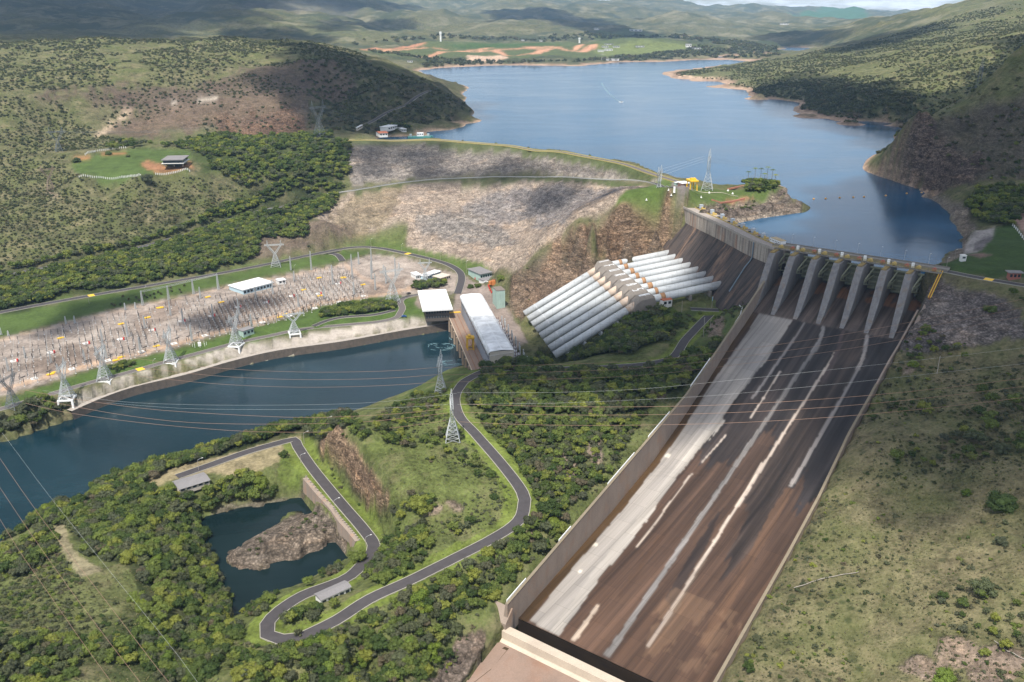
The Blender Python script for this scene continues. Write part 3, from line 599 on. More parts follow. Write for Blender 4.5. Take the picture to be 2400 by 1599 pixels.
cover('riprap', [(165,951),(185,932),(232,911),(298,886),(382,866),(430,852),(520,822),(640,800),(748,780),(939,752),(1067,735),(1067,754),(800,799),(536,845),(312,904),(165,962)], (.50, .44, .385), .10, 0, .85, .6)
cover('yard_pave', [(1078,640),(1094,650),(1112,672),(1118,692),(1080,696),(1066,682),(1060,694),(1040,690),(1062,684),(1074,672),(1076,655)], (.21, .175, .15), 0, 0, .9, .3)
cover('apron', [(1078,642),(1096,650),(1140,668),(1160,700),(1200,735),(1240,800),(1205,832),(1150,866),(1120,850),(1060,730),(1035,676),(985,684),(970,712),(1000,735),(1060,728)], (.27, .22, .19), 0, 0, .7, .5)
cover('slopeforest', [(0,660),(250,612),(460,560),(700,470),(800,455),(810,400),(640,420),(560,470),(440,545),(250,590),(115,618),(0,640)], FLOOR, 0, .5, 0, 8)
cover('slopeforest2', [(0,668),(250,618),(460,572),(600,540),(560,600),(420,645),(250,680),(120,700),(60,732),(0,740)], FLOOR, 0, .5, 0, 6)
cover('redslope', [(600,545),(740,520),(830,530),(830,556),(700,590),(620,600),(570,600)], (.205, .155, .120), .35, .4, 0, 8)
cover('park', [(640,322),(560,320),(450,330),(440,360),(470,400),(600,420),(790,400),(815,335),(760,320)], (.060, .080, .026), 0, .3, .2, 6)
cover('houselawn', [(165,378),(190,408),(330,412),(440,400),(450,375),(440,352),(330,348),(250,358)], (.085, .125, .036), 0, .0, .6, 2)
band('housered', [(165,377),(210,368),(260,361),(295,359)], 7, (.36, .17, .08), 0, 0, .4, 2)
cover('houseplot', [(328,384),(345,376),(400,390),(450,376),(452,392),(420,400),(350,400)], (.33, .17, .09), 0, 0, .3, 1)
# spur details
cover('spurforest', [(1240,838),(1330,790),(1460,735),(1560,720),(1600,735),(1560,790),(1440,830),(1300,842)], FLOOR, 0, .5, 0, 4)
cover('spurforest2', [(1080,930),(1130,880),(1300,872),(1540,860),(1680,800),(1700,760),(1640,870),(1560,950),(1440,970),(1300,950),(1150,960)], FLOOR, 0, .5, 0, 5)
cover('penarea', [(1600,735),(1780,690),(1690,820),(1610,850),(1570,800)], (.075, .105, .032), 0, .5, .2, 4)
cover('shrub_spur', [(1120,990),(1300,960),(1480,980),(1400,1120),(1280,1200),(1200,1100)], (.085, .105, .036), 0, .7, 0, 5)
cover('meadow', [(870,1000),(1000,960),(1070,960),(1170,1090),(1215,1160),(1200,1200),(1130,1240),(900,1310),(890,1220),(920,1130),(860,1050),(830,1020)], (.135, .160, .050), 0, .6, .0, 4)
cover('coast', [(1060,860),(1110,850),(1240,840),(1200,862),(1110,885),(1070,905),(1060,950),(980,960),(900,975),(940,930),(1020,880)], (.085, .115, .035), 0, .5, .2, 4)
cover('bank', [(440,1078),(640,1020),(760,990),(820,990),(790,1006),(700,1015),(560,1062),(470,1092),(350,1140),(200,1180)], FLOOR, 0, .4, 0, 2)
cover('cliffq', [(752,1022),(814,1032),(850,1062),(880,1127),(910,1154),(912,1182),(866,1190),(843,1155),(800,1100),(745,1080)], (.42, .29, .19), .95, .1, 0, 1.5)
cover('clearing', [(120,1240),(150,1225),(170,1290),(240,1330),(250,1360),(200,1365),(150,1300)], (.30, .26, .16), .1, .1, .2, 2)
cover('meadow2', [(160,1370),(260,1330),(340,1400),(330,1480),(200,1500),(100,1560),(0,1540),(0,1440),(90,1420)], (.145, .155, .062), 0, .6, 0, 8)
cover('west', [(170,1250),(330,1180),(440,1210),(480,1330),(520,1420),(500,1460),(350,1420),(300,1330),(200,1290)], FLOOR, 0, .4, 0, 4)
cover('west2', [(300,1430),(500,1470),(560,1500),(480,1599),(0,1599),(0,1560),(200,1520)], (.060, .075, .028), 0, .8, 0, 8)
cover('verge', [(345,1120),(400,1100),(560,1060),(700,1020),(720,1070),(640,1090),(560,1120),(500,1110),(400,1130),(350,1150)], (.33, .27, .16), 0, .2, .3, 2)
cover('verge2', [(660,1070),(700,1075),(720,1110),(700,1150),(650,1120)], (.13, .17, .04), 0, .2, .2, 2)
cover('island', [(520,1300),(575,1262),(700,1205),(760,1185),(810,1230),(822,1285),(700,1320),(560,1345)], (.30, .24, .185), .9, .2, 0, 1)
cover('pondnorth', [(500,1190),(560,1180),(640,1170),(720,1140),(722,1170),(640,1195),(560,1205),(490,1215)], (.22, .19, .14), .6, .3, 0, 2)
cover('nearslope', [(1000,1599),(1070,1500),(1110,1480),(1140,1480),(1130,1530),(1060,1620)], (.27, .21, .17), .8, .3, 0, 3)
for k, (x, y, a, b) in enumerate([(1330,1090,26,40),(1540,920,14,22),(1395,1060,20,40),(1255,1250,12,16),(1010,1200,24,16),(1060,1190,22,14),(470,1540,22,9),(1450,1180,10,18),(120,452,16,8),(1680,770,20,30),(1440,790,30,16),(1740,480,20,8),(2230,1520,60,40),(2150,1560,60,26),(2330,1560,80,50),(2130,870,18,12),(500,1370,3,3)]):
    cover('bare%d' % k, [(x+a*math.cos(i/8*math.tau), y+b*math.sin(i/8*math.tau)) for i in range(8)], (.34, .26, .20), .5, .2, 0, 4)
# grass verges of the looping road
band('roadverge', [(x, y) for x, y, z in ROADW[4:]], 15, G_BR, 0, .15, .3, 3)
rv_ = COVER['roadverge']
ROADZ = []
for nm_, (pts_, w_) in ROADS.items(): band(nm_+'_bed', pts_, w_+9, None, 0, 0, .62, .3); ROADZ.append(COVER[nm_+'_bed'])
cover('spit', [(1515,166),(1560,182),(1640,193),(1722,191),(1690,183),(1600,177),(1549,169)], (.62, .45, .31), 0, 0, .3, 3); cover('spit2', [(1650,205),(1750,209),(1790,214),(1760,202),(1690,201)], (.60, .44, .32), 0, 0, .3, 3)
zf_ = GZ.ravel(); selr = np.where((zf_ < WL+3.6+1.2*jx) & (zf_ > 70) & (fy_ > 800) & (rr > 900))[0]; ok = lakeside(fx_[selr], fy_[selr]) & ~((fx_[selr] < 60) & (fy_[selr] < 2000) & (zf_[selr] > WL+1.2)); selr = selr[ok]; hh = zf_[selr]-WL
colr[selr] = np.where((hh+1.5*jy[selr] < 2.2)[:, None], (.54, .38, .27), (.34, .235, .16)); mask[selr] = (.45, .0, .2)
sn = np.where((fx_ < 60) & (fy_ > 1400) & (fy_ < 2250) & (zf_ < WL+26) & (zf_ > WL+1.2) & lakeside(fx_, fy_))[0]; colr[sn] = (.085, .078, .048); mask[sn] = (.15, .9, 0)
kq = [tuple(at(*q)[:2]) for q in ((1196,648,30),(1250,604,50),(1308,557,67),(1362,528,82),(1394,524,87),(1484,486,96),(1541,483,97),(1590,488,97))]+[(150, 738), (138, 721), (75, 706), (8, 692), (-2, 735)]
s = inpoly(fx_, fy_, kq); g1 = (fbm(fx_*.05, fy_*.05, 88, 4)*.5+.5)[:, None]; colr[s] = (np.array((.36, .245, .165))*g1+np.array((.21, .165, .125))*(1-g1))[s]; mask[s] = (.92, .15, 0)
kx = [tuple(at(x, y, 92)[:2]) for x, y in ((1640,486),(1700,484),(1790,474),(1830,452),(1836,436),(1880,430),(1880,500),(1780,520),(1640,520))]
s = inpoly(fx_, fy_, kx) & (GZ.ravel() < 96.8) & (GZ.ravel() > 80); colr[s] = (.27, .215, .17); mask[s] = (.95, .15, 0); s = s & (GZ.ravel() < 91.5); colr[s] = (.40, .33, .26)
# soften the painted borders a little
def blur(a, n=1):
    b = a.reshape(NR, NA, -1)
    for _ in range(n):
        c = b.copy(); c[1:-1, 1:-1] = (b[1:-1, 1:-1]*4+b[:-2, 1:-1]+b[2:, 1:-1]+b[1:-1, :-2]+b[1:-1, 2:])/8; b = c
    return b.reshape(NV, -1)
colr = blur(colr); mask = blur(mask)
# relief: rock gets ledges, open ground gets small swells, lawns and yards stay even
fl = mask[:, 2]; amp = np.clip(rr/260, .35, 14)
rel = fbm(fx_*.02, fy_*.02, 31, 5)*1.6*np.clip(amp, .3, 6)+fbm(fx_*.10, fy_*.10, 41, 4)*1.2
rel += mask[:, 0]*(fbm(fx_*.11, fy_*.11, 51, 5, .6)*2.3+fbm(fx_*.35, fy_*.35, 57, 3, .6)*1.2)
cfp = inpoly(fx_, fy_, COVER['clifface']) | inpoly(fx_, fy_, COVER['cliffhill']); rel[cfp] += fbm(fx_[cfp]*.03, fy_[cfp]*.03, 151, 5, .6)*16
nearroad = inpoly(fx_, fy_, rv_)
rel *= np.clip(1-fl*1.9, 0, 1); rel[nearroad] *= .15
for q_ in ROADZ: rel[inpoly(fx_, fy_, q_)] *= .1
far_ = np.clip((rr-2600)/3000, 0, 1); rel += far_*(fbm(fx_*.0016, fy_*.0016, 61, 5)*130+fbm(fx_*.0005, fy_*.0005, 67, 3)*60)*np.clip((GZ.ravel()-WL-8)/60, 0, 1)
mid_ = np.clip((rr-1300)/900, 0, 1)*(1-far_); rel += mid_*fbm(fx_*.006, fy_*.006, 71, 5)*9*np.clip((GZ.ravel()-WL-4)/30, 0, 1)
uw = GZ.ravel() < -1; rel[uw] = np.minimum(rel[uw], 1)
nearshore = (np.abs(GZ.ravel()-WL) < 5) & (rr > 700) & lakeside(fx_, fy_); rel[nearshore] *= .35
nearriv = (np.abs(GZ.ravel()) < 5) & (rr < 800); rel[nearriv] *= .35
GZ = (GZ.ravel()+rel).reshape(GZ.shape)
# cut the terrain under built works
def cut(poly, z, pad=0):
    s = inpoly(fx_, fy_, poly).reshape(GZ.shape); GZ[s] = np.minimum(GZ[s], z if np.isscalar(z) else z[s])
vv_ = ((GX-P1[0])*VV[0]+(GY-P1[1])*VV[1]); uu_ = ((GX-P1[0])*UV[0]+(GY-P1[1])*UV[1])
fzg = np.interp(vv_, [a for a, b in ZV], [b for a, b in ZV])
s = (vv_ > -30) & (vv_ < 440) & (uu_ > uL(0)+.0675*np.maximum(vv_, 0)-1.0) & (uu_ < 101.5+np.maximum(0, vv_-150)/190*10+1.0)
GZ[s] = np.minimum(GZ[s], np.where(vv_[s] > 338, -9, fzg[s]-4))
# river side of the tailrace wall, then the road benches
rvp = [tuple(at(x, y, 6.0)[:2]+np.array([0, -3.2])) for x, y in nwall]+[(-20, 640), (-120, 560), (-290, 470), (-330, 470)]
s = inpoly(fx_, fy_, rvp).reshape(GZ.shape); GZ[s] = np.minimum(GZ[s], -3.0)
rvb = [tuple(at(x, y, 6.0)[:2]) for x, y in nwall]; rvb = rvb+[(x-2, y+9) for x, y in rvb[::-1]]
s = inpoly(fx_, fy_, rvb).reshape(GZ.shape); GZ[s] = np.maximum(GZ[s], 5.9)
pdp = [tuple(at(x, y, 0)[:2]) for x, y in pond]; s = inpoly(fx_+jx*8, fy_+jy*6, pdp).reshape(GZ.shape); GZ[s] = np.minimum(GZ[s], -2.0)
for seg in ([(718,1120),(749,1154)], [(799,1217),(822,1243),(842,1268)]):
    q_ = [at(x, y, 11.6)[:2] for x, y in seg]; n_w = np.array([-.86, -.5]); pl = [tuple(q+n_w*1.5) for q in q_]+[tuple(q+n_w*9) for q in q_[::-1]]
    s = inpoly(fx_, fy_, pl).reshape(GZ.shape); GZ[s] = np.minimum(GZ[s], -2.0)
q_ = [at(x, y, 11.6)[:2] for x, y in ((745,1152),(782,1192),(800,1218))]; pl = [tuple(q+n_w*1.5) for q in q_]+[tuple(q+n_w*7) for q in q_[::-1]]; s = inpoly(fx_, fy_, pl).reshape(GZ.shape); GZ[s] = np.minimum(GZ[s], 6.5)
def smooth_path(P_, step=4.0):
    out_ = []; n = len(P_)
    for i in range(n-1):
        p0, p1, p2, p3 = P_[max(i-1, 0)], P_[i], P_[i+1], P_[min(i+2, n-1)]
        m = max(1, int((p2-p1).length/step))
        for k in range(m):
            t = k/m; out_.append(.5*((2*p1)+(-p0+p2)*t+(2*p0-5*p1+4*p2-p3)*t*t+(-p0+3*p1-3*p2+p3)*t*t*t))
    out_.append(P_[-1]); return out_
RPATH = {}
def bench(name, P3, w):
    P3 = smooth_path(P3); a = np.array([tuple(p) for p in P3]); z = a[:, 2]
    for _ in range(6): z = np.convolve(np.pad(z, 2, 'edge'), np.ones(5)/5, 'valid')
    RPATH[name] = ([Vector(p[:2]) for p in a], z, w)
    xs, ys = a[:, 0], a[:, 1]; sel = np.where((fx_ > xs.min()-12) & (fx_ < xs.max()+12) & (fy_ > ys.min()-12) & (fy_ < ys.max()+12))[0]
    Zf = GZ.ravel()
    for i0 in range(0, len(sel), 30000):
        q = sel[i0:i0+30000]; d = np.hypot(fx_[q][:, None]-xs[None], fy_[q][:, None]-ys[None]); k = d.argmin(1); dm = d[np.arange(len(q)), k]
        f = np.clip((dm-w/2-2.0)/6.0, 0, 1); f = f*f*(3-2*f); Zf[q] = Zf[q]*f+(z[k]-.15)*(1-f)
    GZ[:] = Zf.reshape(GZ.shape)
bench('loop_road', [A(*q) for q in ROADW], 6.4)
for nm_, (pts_, w_) in ROADS.items():
    q_ = smooth_path([Vector(on2(*p)) for p in pts_], 12); g_ = ground([p.x for p in q_], [p.y for p in q_]); bench(nm_, [Vector((p.x, p.y, z_)) for p, z_ in zip(q_, g_)], w_)
TERR_V = np.stack([fx_, fy_, GZ.ravel()], 1)
def build_terrain():
    me = bpy.data.meshes.new('ground'); me.vertices.add(NV); me.vertices.foreach_set('co', TERR_V.astype(np.float32).ravel())
    i = np.arange(NR-1)[:, None]*NA+np.arange(NA-1)[None]; q = np.stack([i, i+1, i+NA+1, i+NA], -1).reshape(-1, 4)
    nf = len(q); me.loops.add(nf*4); me.loops.foreach_set('vertex_index', q.astype(np.int32).ravel())
    me.polygons.add(nf); me.polygons.foreach_set('loop_start', np.arange(0, nf*4, 4, dtype=np.int32)); me.polygons.foreach_set('loop_total', np.full(nf, 4, np.int32))
    me.polygons.foreach_set('use_smooth', np.ones(nf, bool)); me.update()
    for nm, a in (('Col', colr), ('Mask', mask)):
        at_ = me.attributes.new(nm, 'FLOAT_COLOR', 'POINT'); at_.data.foreach_set('color', np.concatenate([a, np.ones((NV, 1))], 1).astype(np.float32).ravel())
    me.materials.append(M_TERR); o = bpy.data.objects.new('ground', me); COL.objects.link(o); o['kind'] = 'structure'; return o
build_terrain()
# ------------------------------------------------------------------ water
def sheet(name, poly, z, mat, kind='structure'):
    bm = bmesh.new(); f = bm.faces.new([bm.verts.new((x, y, z)) for x, y in poly]); bmesh.ops.triangulate(bm, faces=[f]); bm.normal_update()
    if f.is_valid and f.normal.z < 0: pass
    me = bpy.data.meshes.new(name); bm.to_mesh(me); bm.free()
    if me.polygons[0].normal.z < 0: me.flip_normals()
    me.materials.append(mat); o = bpy.data.objects.new(name, me); COL.objects.link(o); o['kind'] = kind; return o
sheet('reservoir_water', LAKE, WL, M_LAKE)
sheet('river_water', [(-900,330),(-420,250),(-250,290),(-170,330),(-120,420),(-10,520),(0,620),(-30,730),(-120,700),(-300,600),(-700,640)], 0.0, M_RIVER)
pp_ = [at(x, y, 0)[:2] for x, y in pond]; cx_, cy_ = np.mean(pp_, 0)
sheet('pond_water', [(cx_-75, cy_-75), (cx_+72, cy_-60), (cx_+64, cy_+36), (cx_+10, cy_+66), (cx_-75, cy_+60)], 0.05, M_POND)
# ------------------------------------------------------------------ spillway
M_CHUTE = None
def chute_mat():
    m, t, b = newmat('chute_concrete'); p = pos(t)
    a = N(t, 'ShaderNodeAttribute', attribute_name='Col').outputs['Color']
    a2 = N(t, 'ShaderNodeAttribute', attribute_name='UVf').outputs['Vector']
    st = noisef(t, mapv(t, a2, (.45, .006, 1)), 1.0, 6, .65); st2 = noisef(t, mapv(t, a2, (.17, .0035, 1)), 1.0, 5, .6)
    st3 = noisef(t, mapv(t, a2, (1.5, .014, 1)), 1.0, 5, .65)
    v = mth(t, 'ADD', mth(t, 'MULTIPLY_ADD', ramp(t, st, [(.3, 0), (.7, 1)]), .45, .16), mth(t, 'MULTIPLY', ramp(t, st2, [(.36, 0), (.64, 1)]), .85))
    v = mth(t, 'ADD', v, mth(t, 'MULTIPLY_ADD', st3, .7, -.22))
    lm = N(t, 'ShaderNodeSeparateColor'); t.links.new(a, lm.inputs[0]); f_ = ramp(t, lm.outputs[0], [(.12, 0), (.30, .42)]); v = mth(t, 'ADD', mth(t, 'MULTIPLY', v, mth(t, 'SUBTRACT', 1.0, f_)), mth(t, 'MULTIPLY', f_, .86))
    c = mixc(t, 1.0, a, v, 'MULTIPLY')
    br = N(t, 'ShaderNodeTexBrick'); br.inputs['Scale'].default_value = 1; br.inputs['Brick Width'].default_value = 15; br.inputs['Row Height'].default_value = 8.6
    br.inputs['Mortar Size'].default_value = .09; br.inputs['Mortar Smooth'].default_value = .6; br.inputs['Color1'].default_value = (.90, .90, .91, 1); br.inputs['Color2'].default_value = (1.07, 1.06, 1.05, 1); br.inputs['Mortar'].default_value = (.62, .60, .58, 1)
    t.links.new(mapv(t, a2, (1, 1, 1), (0, 0, R(90))), br.inputs['Vector'])
    c = mixc(t, 1.0, c, br.outputs['Color'], 'MULTIPLY')
    t.links.new(c, b.inputs['Base Color'])
    w_ = N(t, 'ShaderNodeAttribute', attribute_name='Wet').outputs['Fac']
    t.links.new(mth(t, 'MULTIPLY_ADD', w_, -.5, .8), b.inputs['Roughness']); b.inputs['Specular IOR Level'].default_value = .3
    bump(t, b, st, .4, .15); return m
M_CHUTE = chute_mat()
def onfloor(px, py):
    d = ray(px, py); lo, hi = 200.0, 1100.0
    def h(tt): x, y = d[0]*tt, d[1]*tt; v = (x-P1[0])*VV[0]+(y-P1[1])*VV[1]; return CAMZ+d[2]*tt-fz(v)
    for k in range(60):
        m_ = (lo+hi)/2
        if h(m_) > 0: lo = m_
        else: hi = m_
    x, y = d[0]*lo, d[1]*lo; return ((x-P1[0])*UV[0]+(y-P1[1])*UV[1], (x-P1[0])*VV[0]+(y-P1[1])*VV[1])
spill = empty('spillway', (P1[0], P1[1], 60), 0, 'brown stained concrete spillway chute with seven green gates, falling to the foot of the picture', 'spillway')
spill.location = (0, 0, 0)
def skew(u, v): return u+.075*max(v, 0)
NU, NVv = 170, 330
vs_ = np.concatenate([np.linspace(-26, 60, 60), np.linspace(61, 338.5, NVv-60)])
ug = np.linspace(0, 1, NU); LVg, UFg = np.meshgrid(vs_, ug, indexing='ij')
ul = np.array([uL(v) for v in vs_])-.5; ur = np.array([uR(v) for v in vs_])+.5
ul[vs_ < 40] = np.interp(vs_[vs_ < 40], [-26, 40], [0, uL(40)-.5])
Uu = ul[:, None]+(ur-ul)[:, None]*UFg; Zz = np.array([fz(v) for v in vs_])[:, None]+0*Uu
Xx = P1[0]+UV[0]*Uu+VV[0]*LVg; Yy = P1[1]+UV[1]*Uu+VV[1]*LVg
fu_, fv_ = Uu.ravel(), LVg.ravel(); fc = np.empty((fu_.size, 3)); fc[:] = (.052, .032, .023); wet = np.full(fu_.size, .15)
nn = fbm(fu_*.12, fv_*.012, 5, 4); fc *= (1+.5*nn)[:, None]
low_ = np.clip((fv_-120)/200, 0, 1)[:, None]; fc = fc*(1-low_*.0)+np.array((.026, .012, .005))*low_  # lighter, redder brown down the chute: sunlit tone mixed into the colour
jj = (_h(np.floor(fv_/12.5), np.floor(fu_/9.0), 5)-.5)*1.3+fbm(fu_*.4, fv_*.08, 8, 4)*.35
def lane(px_, col, wt=.05, feather=0, amt=1.0):
    P_ = [onfloor(*p) for p in px_]; s = inpoly(fu_+jj, fv_+jj*3, P_); fc[s] = fc[s]*(1-amt)+np.array(col)*amt; wet[s] = wt
def strip(pts, w_, col, wt=.05, amt=1.0):
    kx_, ky_ = np.polyfit([p[1] for p in pts], [p[0] for p in pts], 1); ys_ = np.linspace(pts[0][1], pts[-1][1], 40); xs_ = .75*(kx_*ys_+ky_)+.25*np.interp(ys_, [p[1] for p in pts], [p[0] for p in pts])
    P_ = [onfloor(a, b) for a, b in zip(xs_, ys_)]; vsx = [p[1] for p in P_]; usx = [p[0] for p in P_]; o_ = np.argsort(vsx)
    vg_ = np.linspace(-30, 345, 376); ug_ = np.interp(vg_, np.array(vsx)[o_], np.array(usx)[o_]); ug_ = np.convolve(np.pad(ug_, 12, 'edge'), np.ones(25)/25, 'valid'); uc = np.interp(fv_, vg_, ug_); ww = w_/2*(1+.35*(_h(np.floor(fv_/12.5), np.floor(fv_*0+w_*7), 9)-.5)+.2*fbm(fv_*.3, fv_*0, 77, 2))
    s = (np.abs(fu_-uc+jj*.15) < ww) & (fv_ > min(vsx)) & (fv_ < max(vsx)); fc[s] = fc[s]*(1-amt)+np.array(col)*amt; wet[s] = wt
PALE = (.29, .265, .24)
# wet black runs in the upper half
lane([(1560,1400),(1640,1260),(1700,1180),(1650,1290),(1575,1420)], (.030, .020, .016), .3)
def pl_(pts):
    k_ = np.polyfit([p[1] for p in pts], [p[0] for p in pts], 1); q = sorted((onfloor(np.polyval(k_, y), y)[1], onfloor(np.polyval(k_, y), y)[0]) for y in np.linspace(735, 1250, 30)); a, b = zip(*q); return np.interp(fv_, a, b)
uA_, uB_, uC_, uP_ = pl_([(1957,757),(1898,839),(1817,953),(1751,1045)]), pl_([(1970,800),(1929,871),(1868,963),(1792,1080)]), pl_([(2026,831),(1955,963),(1904,1055)]), pl_([(1862,740),(1800,841),(1742,912),(1686,988)])
for a_, b_, v1_, c_ in ((uP_, uA_, 190, (.028, .021, .019)), (uA_, uB_, 175, (.026, .020, .019)), (uC_, uC_+60, 200, (.022, .018, .018)), (uB_, uC_, 240, (.036, .025, .020))):
    s = (fu_+jj*.5 > a_) & (fu_+jj*.5 < b_) & (fv_ > 42) & (fv_+jj*7+45*fbm(fu_*.22, fv_*.004, 31, 3) < v1_); fc[s] = np.array(c_)*(1+.9*np.clip(fbm(fu_[s]*.5, fv_[s]*.02, 66, 3), -.6, 1))[:, None]; wet[s] = .3
# pale dry lanes
lane([(1785,728),(1716,831),(1620,953),(1533,1080),(1401,1253),(1304,1376),(1240,1457),(1309,1490),(1406,1355),(1502,1238),(1594,1106),(1686,988),(1742,912),(1800,841),(1862,740)], PALE)
lane([(1700,985),(1594,1106),(1502,1238),(1406,1355),(1309,1488),(1290,1478),(1390,1340),(1485,1225),(1580,1095),(1690,970)], (.35, .32, .285))
lane([(1640,930),(1560,1045),(1500,1120),(1550,1050),(1625,930)], (.30, .265, .24))
for k, (x, y) in enumerate([(1393,1280),(1360,1335),(1565,1063)]):
    lane([(x-7,y+2),(x,y-5),(x+8,y-2),(x+3,y+5)], (.66, .60, .50))
strip([(1892,746),(1840,830),(1795,890),(1760,935)], 1.6, (.20, .18, .17))
strip([(1957,757),(1898,839),(1817,953),(1751,1045),(1701,1120),(1599,1274),(1548,1355),(1477,1457),(1426,1541)], 2.4, (.20, .185, .175))
strip([(2012,768),(1970,800),(1929,871),(1868,963),(1792,1080),(1731,1177),(1655,1294),(1599,1396),(1543,1483),(1518,1518)], 1.5, (.37, .31, .26))
strip([(1783,1085),(1740,1170),(1660,1290),(1630,1340)], .8, (.48, .40, .33))
strip([(1830,870),(1790,930),(1760,980)], .9, (.34, .29, .25)); strip([(1700,1020),(1670,1060),(1640,1085)], .8, (.34, .29, .25))
strip([(1622,1110),(1580,1165),(1540,1220),(1492,1284)], .9, (.42, .35, .29)); strip([(1401,1416),(1370,1465),(1345,1503)], 1.9, (.40, .32, .25))
strip([(2057,800),(2026,831),(1955,963),(1904,1055),(1853,1141)], 2.0, (.25, .225, .21))
strip([(1850,1145),(1827,1182),(1776,1284),(1700,1427),(1640,1520)], 4.2, (.12, .066, .038), .1, .6)
strip([(1990,760),(1960,830),(1930,900)], 3, (.050, .034, .030), .3)
strip([(1655,1310),(1600,1400),(1560,1470)], 1.2, (.10, .07, .05)); strip([(1560,1240),(1500,1330),(1450,1400)], 3, (.065, .036, .022), .3)
for k in range(0):
    v0 = random.uniform(255, 337); u0 = random.uniform(58, 108) if v0 > 290 else random.uniform(52, 75)
    s = ((fu_-u0)/random.uniform(.3, 1.6))**2+((fv_-v0)/random.uniform(.5, 4))**2 + 1.6*fbm(fu_*.8, fv_*.5, 13, 3) < 1; fc[s] = (.26, .17, .11)
s = (fbm(fu_*.10, fv_*.05, 99, 4) > .16) & (fv_ > 285) & (fu_ > 72); fc[s] = fc[s]*.75+np.array((.22, .135, .08))*.25
# wet gutter along the left wall
s = (fu_-np.interp(fv_, vs_, ul) < 2.6+1.6*np.clip((fv_-60)/200, 0, 1)+.5*jj) & (fv_ > 46); fc[s] = (.062, .036, .016); wet[s] = .6
# ogee and bays
s = fv_ < 45; g_ = fbm(fu_*.5, fv_*.03, 44, 4); fc[s] = np.array((.075, .055, .045))*(1+.9*g_[s])[:, None]
s = (fv_ < 10) & (fbm(fu_*.2, fv_*.1, 45, 3) > -.1); fc[s] = (.16, .075, .038)
fcb = fc.reshape(NVv, NU, 3).copy()
for _ in range(1): fcb[1:-1, 1:-1] = (fcb[1:-1, 1:-1]*4+fcb[:-2, 1:-1]+fcb[2:, 1:-1]+fcb[1:-1, :-2]+fcb[1:-1, 2:])/8
mb = MB(); mb.grid([[ (Xx[i, j], Yy[i, j], Zz[i, j]) for j in range(NU)] for i in range(NVv)])
cf = mb.build('chute_floor', M_CHUTE, spill, True)
if cf.data.polygons[5000].normal.z < 0: cf.data.flip_normals()
a_ = cf.data.attributes.new('Col', 'FLOAT_COLOR', 'POINT'); a_.data.foreach_set('color', np.concatenate([fcb.reshape(-1, 3), np.ones((NVv*NU, 1))], 1).astype(np.float32).ravel())
a_ = cf.data.attributes.new('UVf', 'FLOAT_VECTOR', 'POINT'); a_.data.foreach_set('vector', np.stack([fu_, fv_, fv_*0], 1).astype(np.float32).ravel())
a_ = cf.data.attributes.new('Wet', 'FLOAT', 'POINT'); a_.data.foreach_set('value', wet.astype(np.float32))
M_WALL = streaky('chute_wall_concrete', (.27, .215, .175), (.15, .115, .095), (.30, .17, .10), .55, (.16, .16, .05), rust_amt=.4)
M_PIER = streaky('pier_concrete', (.20, .19, .185), (.085, .08, .085), (.22, .13, .05), .8, (.5, .5, .05), rust_amt=.3)
M_GATE = streaky('gate_green', (.20, .22, .15), (.10, .11, .08), (.13, .075, .03), .6, (.6, .6, .15), .6)
M_SILL = streaky('sill_concrete', (.50, .42, .33), (.22, .18, .15), None, .5, (.05, .05, .05), .8)
# left wall: top heights from its measured top edge
wt = [(1161,1478),(1176,1434),(1273,1320),(1426,1141),(1609,927),(1681,825),(1771,693)]
def wall_h(px, py):
    d = ray(px, py); best = (1e9, 0, 0)
    for tt in np.arange(250, 800, 1.0):
        x, y = d[0]*tt, d[1]*tt; u = (x-P1[0])*UV[0]+(y-P1[1])*UV[1]; v = (x-P1[0])*VV[0]+(y-P1[1])*VV[1]; e = abs(u-(uL(v)-.6))
        if e < best[0]: best = (e, v, CAMZ+d[2]*tt)
    return best[1], best[2]
WT = sorted(wall_h(*p) for p in wt); print('wall tops', [(round(a), round(b, 1)) for a, b in WT])
WT = [(-2, 93.0), (8, 84.0)]+[q for q in WT if q[0] > 24]
def wtop(v): return float(np.interp(v, [a for a, b in WT], [b for a, b in WT]))
vl = list(np.linspace(-2, 26, 8))+list(np.linspace(28, 347, 60))
mb = MB(); rows = []
for v in vl:
    u0 = uL(v)-.5; zt = wtop(v); zb = fz(v)-3
    rows.append([S(u0, v, zb), S(u0, v, zt), S(u0-1.1, v, zt+.02), S(u0-3.2, v, zb)])
mb.grid(rows); n_w = len(mb.v)
mb.f.append((3, 2, 1, 0)); mb.f.append((n_w-4, n_w-3, n_w-2, n_w-1)); mb.build('side_wall', M_WALL, spill)
vl = [v for v in vl if v > 20]
mb = MB(); rows = []
for v in vl:
    u0 = uR(v)+.5; zt = fz(v)+8.2; zb = fz(v)-3
    rows.append([S(u0+2.5, v, zb), S(u0+1.0, v, zt), S(u0, v, zt), S(u0, v, zb)])
mb.grid(rows); n_w = len(mb.v); mb.f.append((3, 2, 1, 0)); mb.f.append((n_w-4, n_w-3, n_w-2, n_w-1)); mb.build('side_wall', M_WALL, spill)
# thin coping of pale concrete on both walls
vlw = [-2, 4, 10, 16, 22]+vl
for sgn, fu in ((-1, lambda v: uL(v)-1.05), (1, lambda v: uR(v)+1.0)):
    mb = MB(); mb.grid([[S(fu(v)-.65, v, (wtop(v) if sgn < 0 else fz(v)+8.2)+.05), S(fu(v)-.65, v, (wtop(v) if sgn < 0 else fz(v)+8.2)+.35), S(fu(v)+.65, v, (wtop(v) if sgn < 0 else fz(v)+8.2)+.35), S(fu(v)+.65, v, (wtop(v) if sgn < 0 else fz(v)+8.2)+.05)] for v in (vlw if sgn < 0 else [v for v in vl if v > 100])])
    mb.build('coping', plain('mossy_coping', (.20, .165, .115), .9), spill)
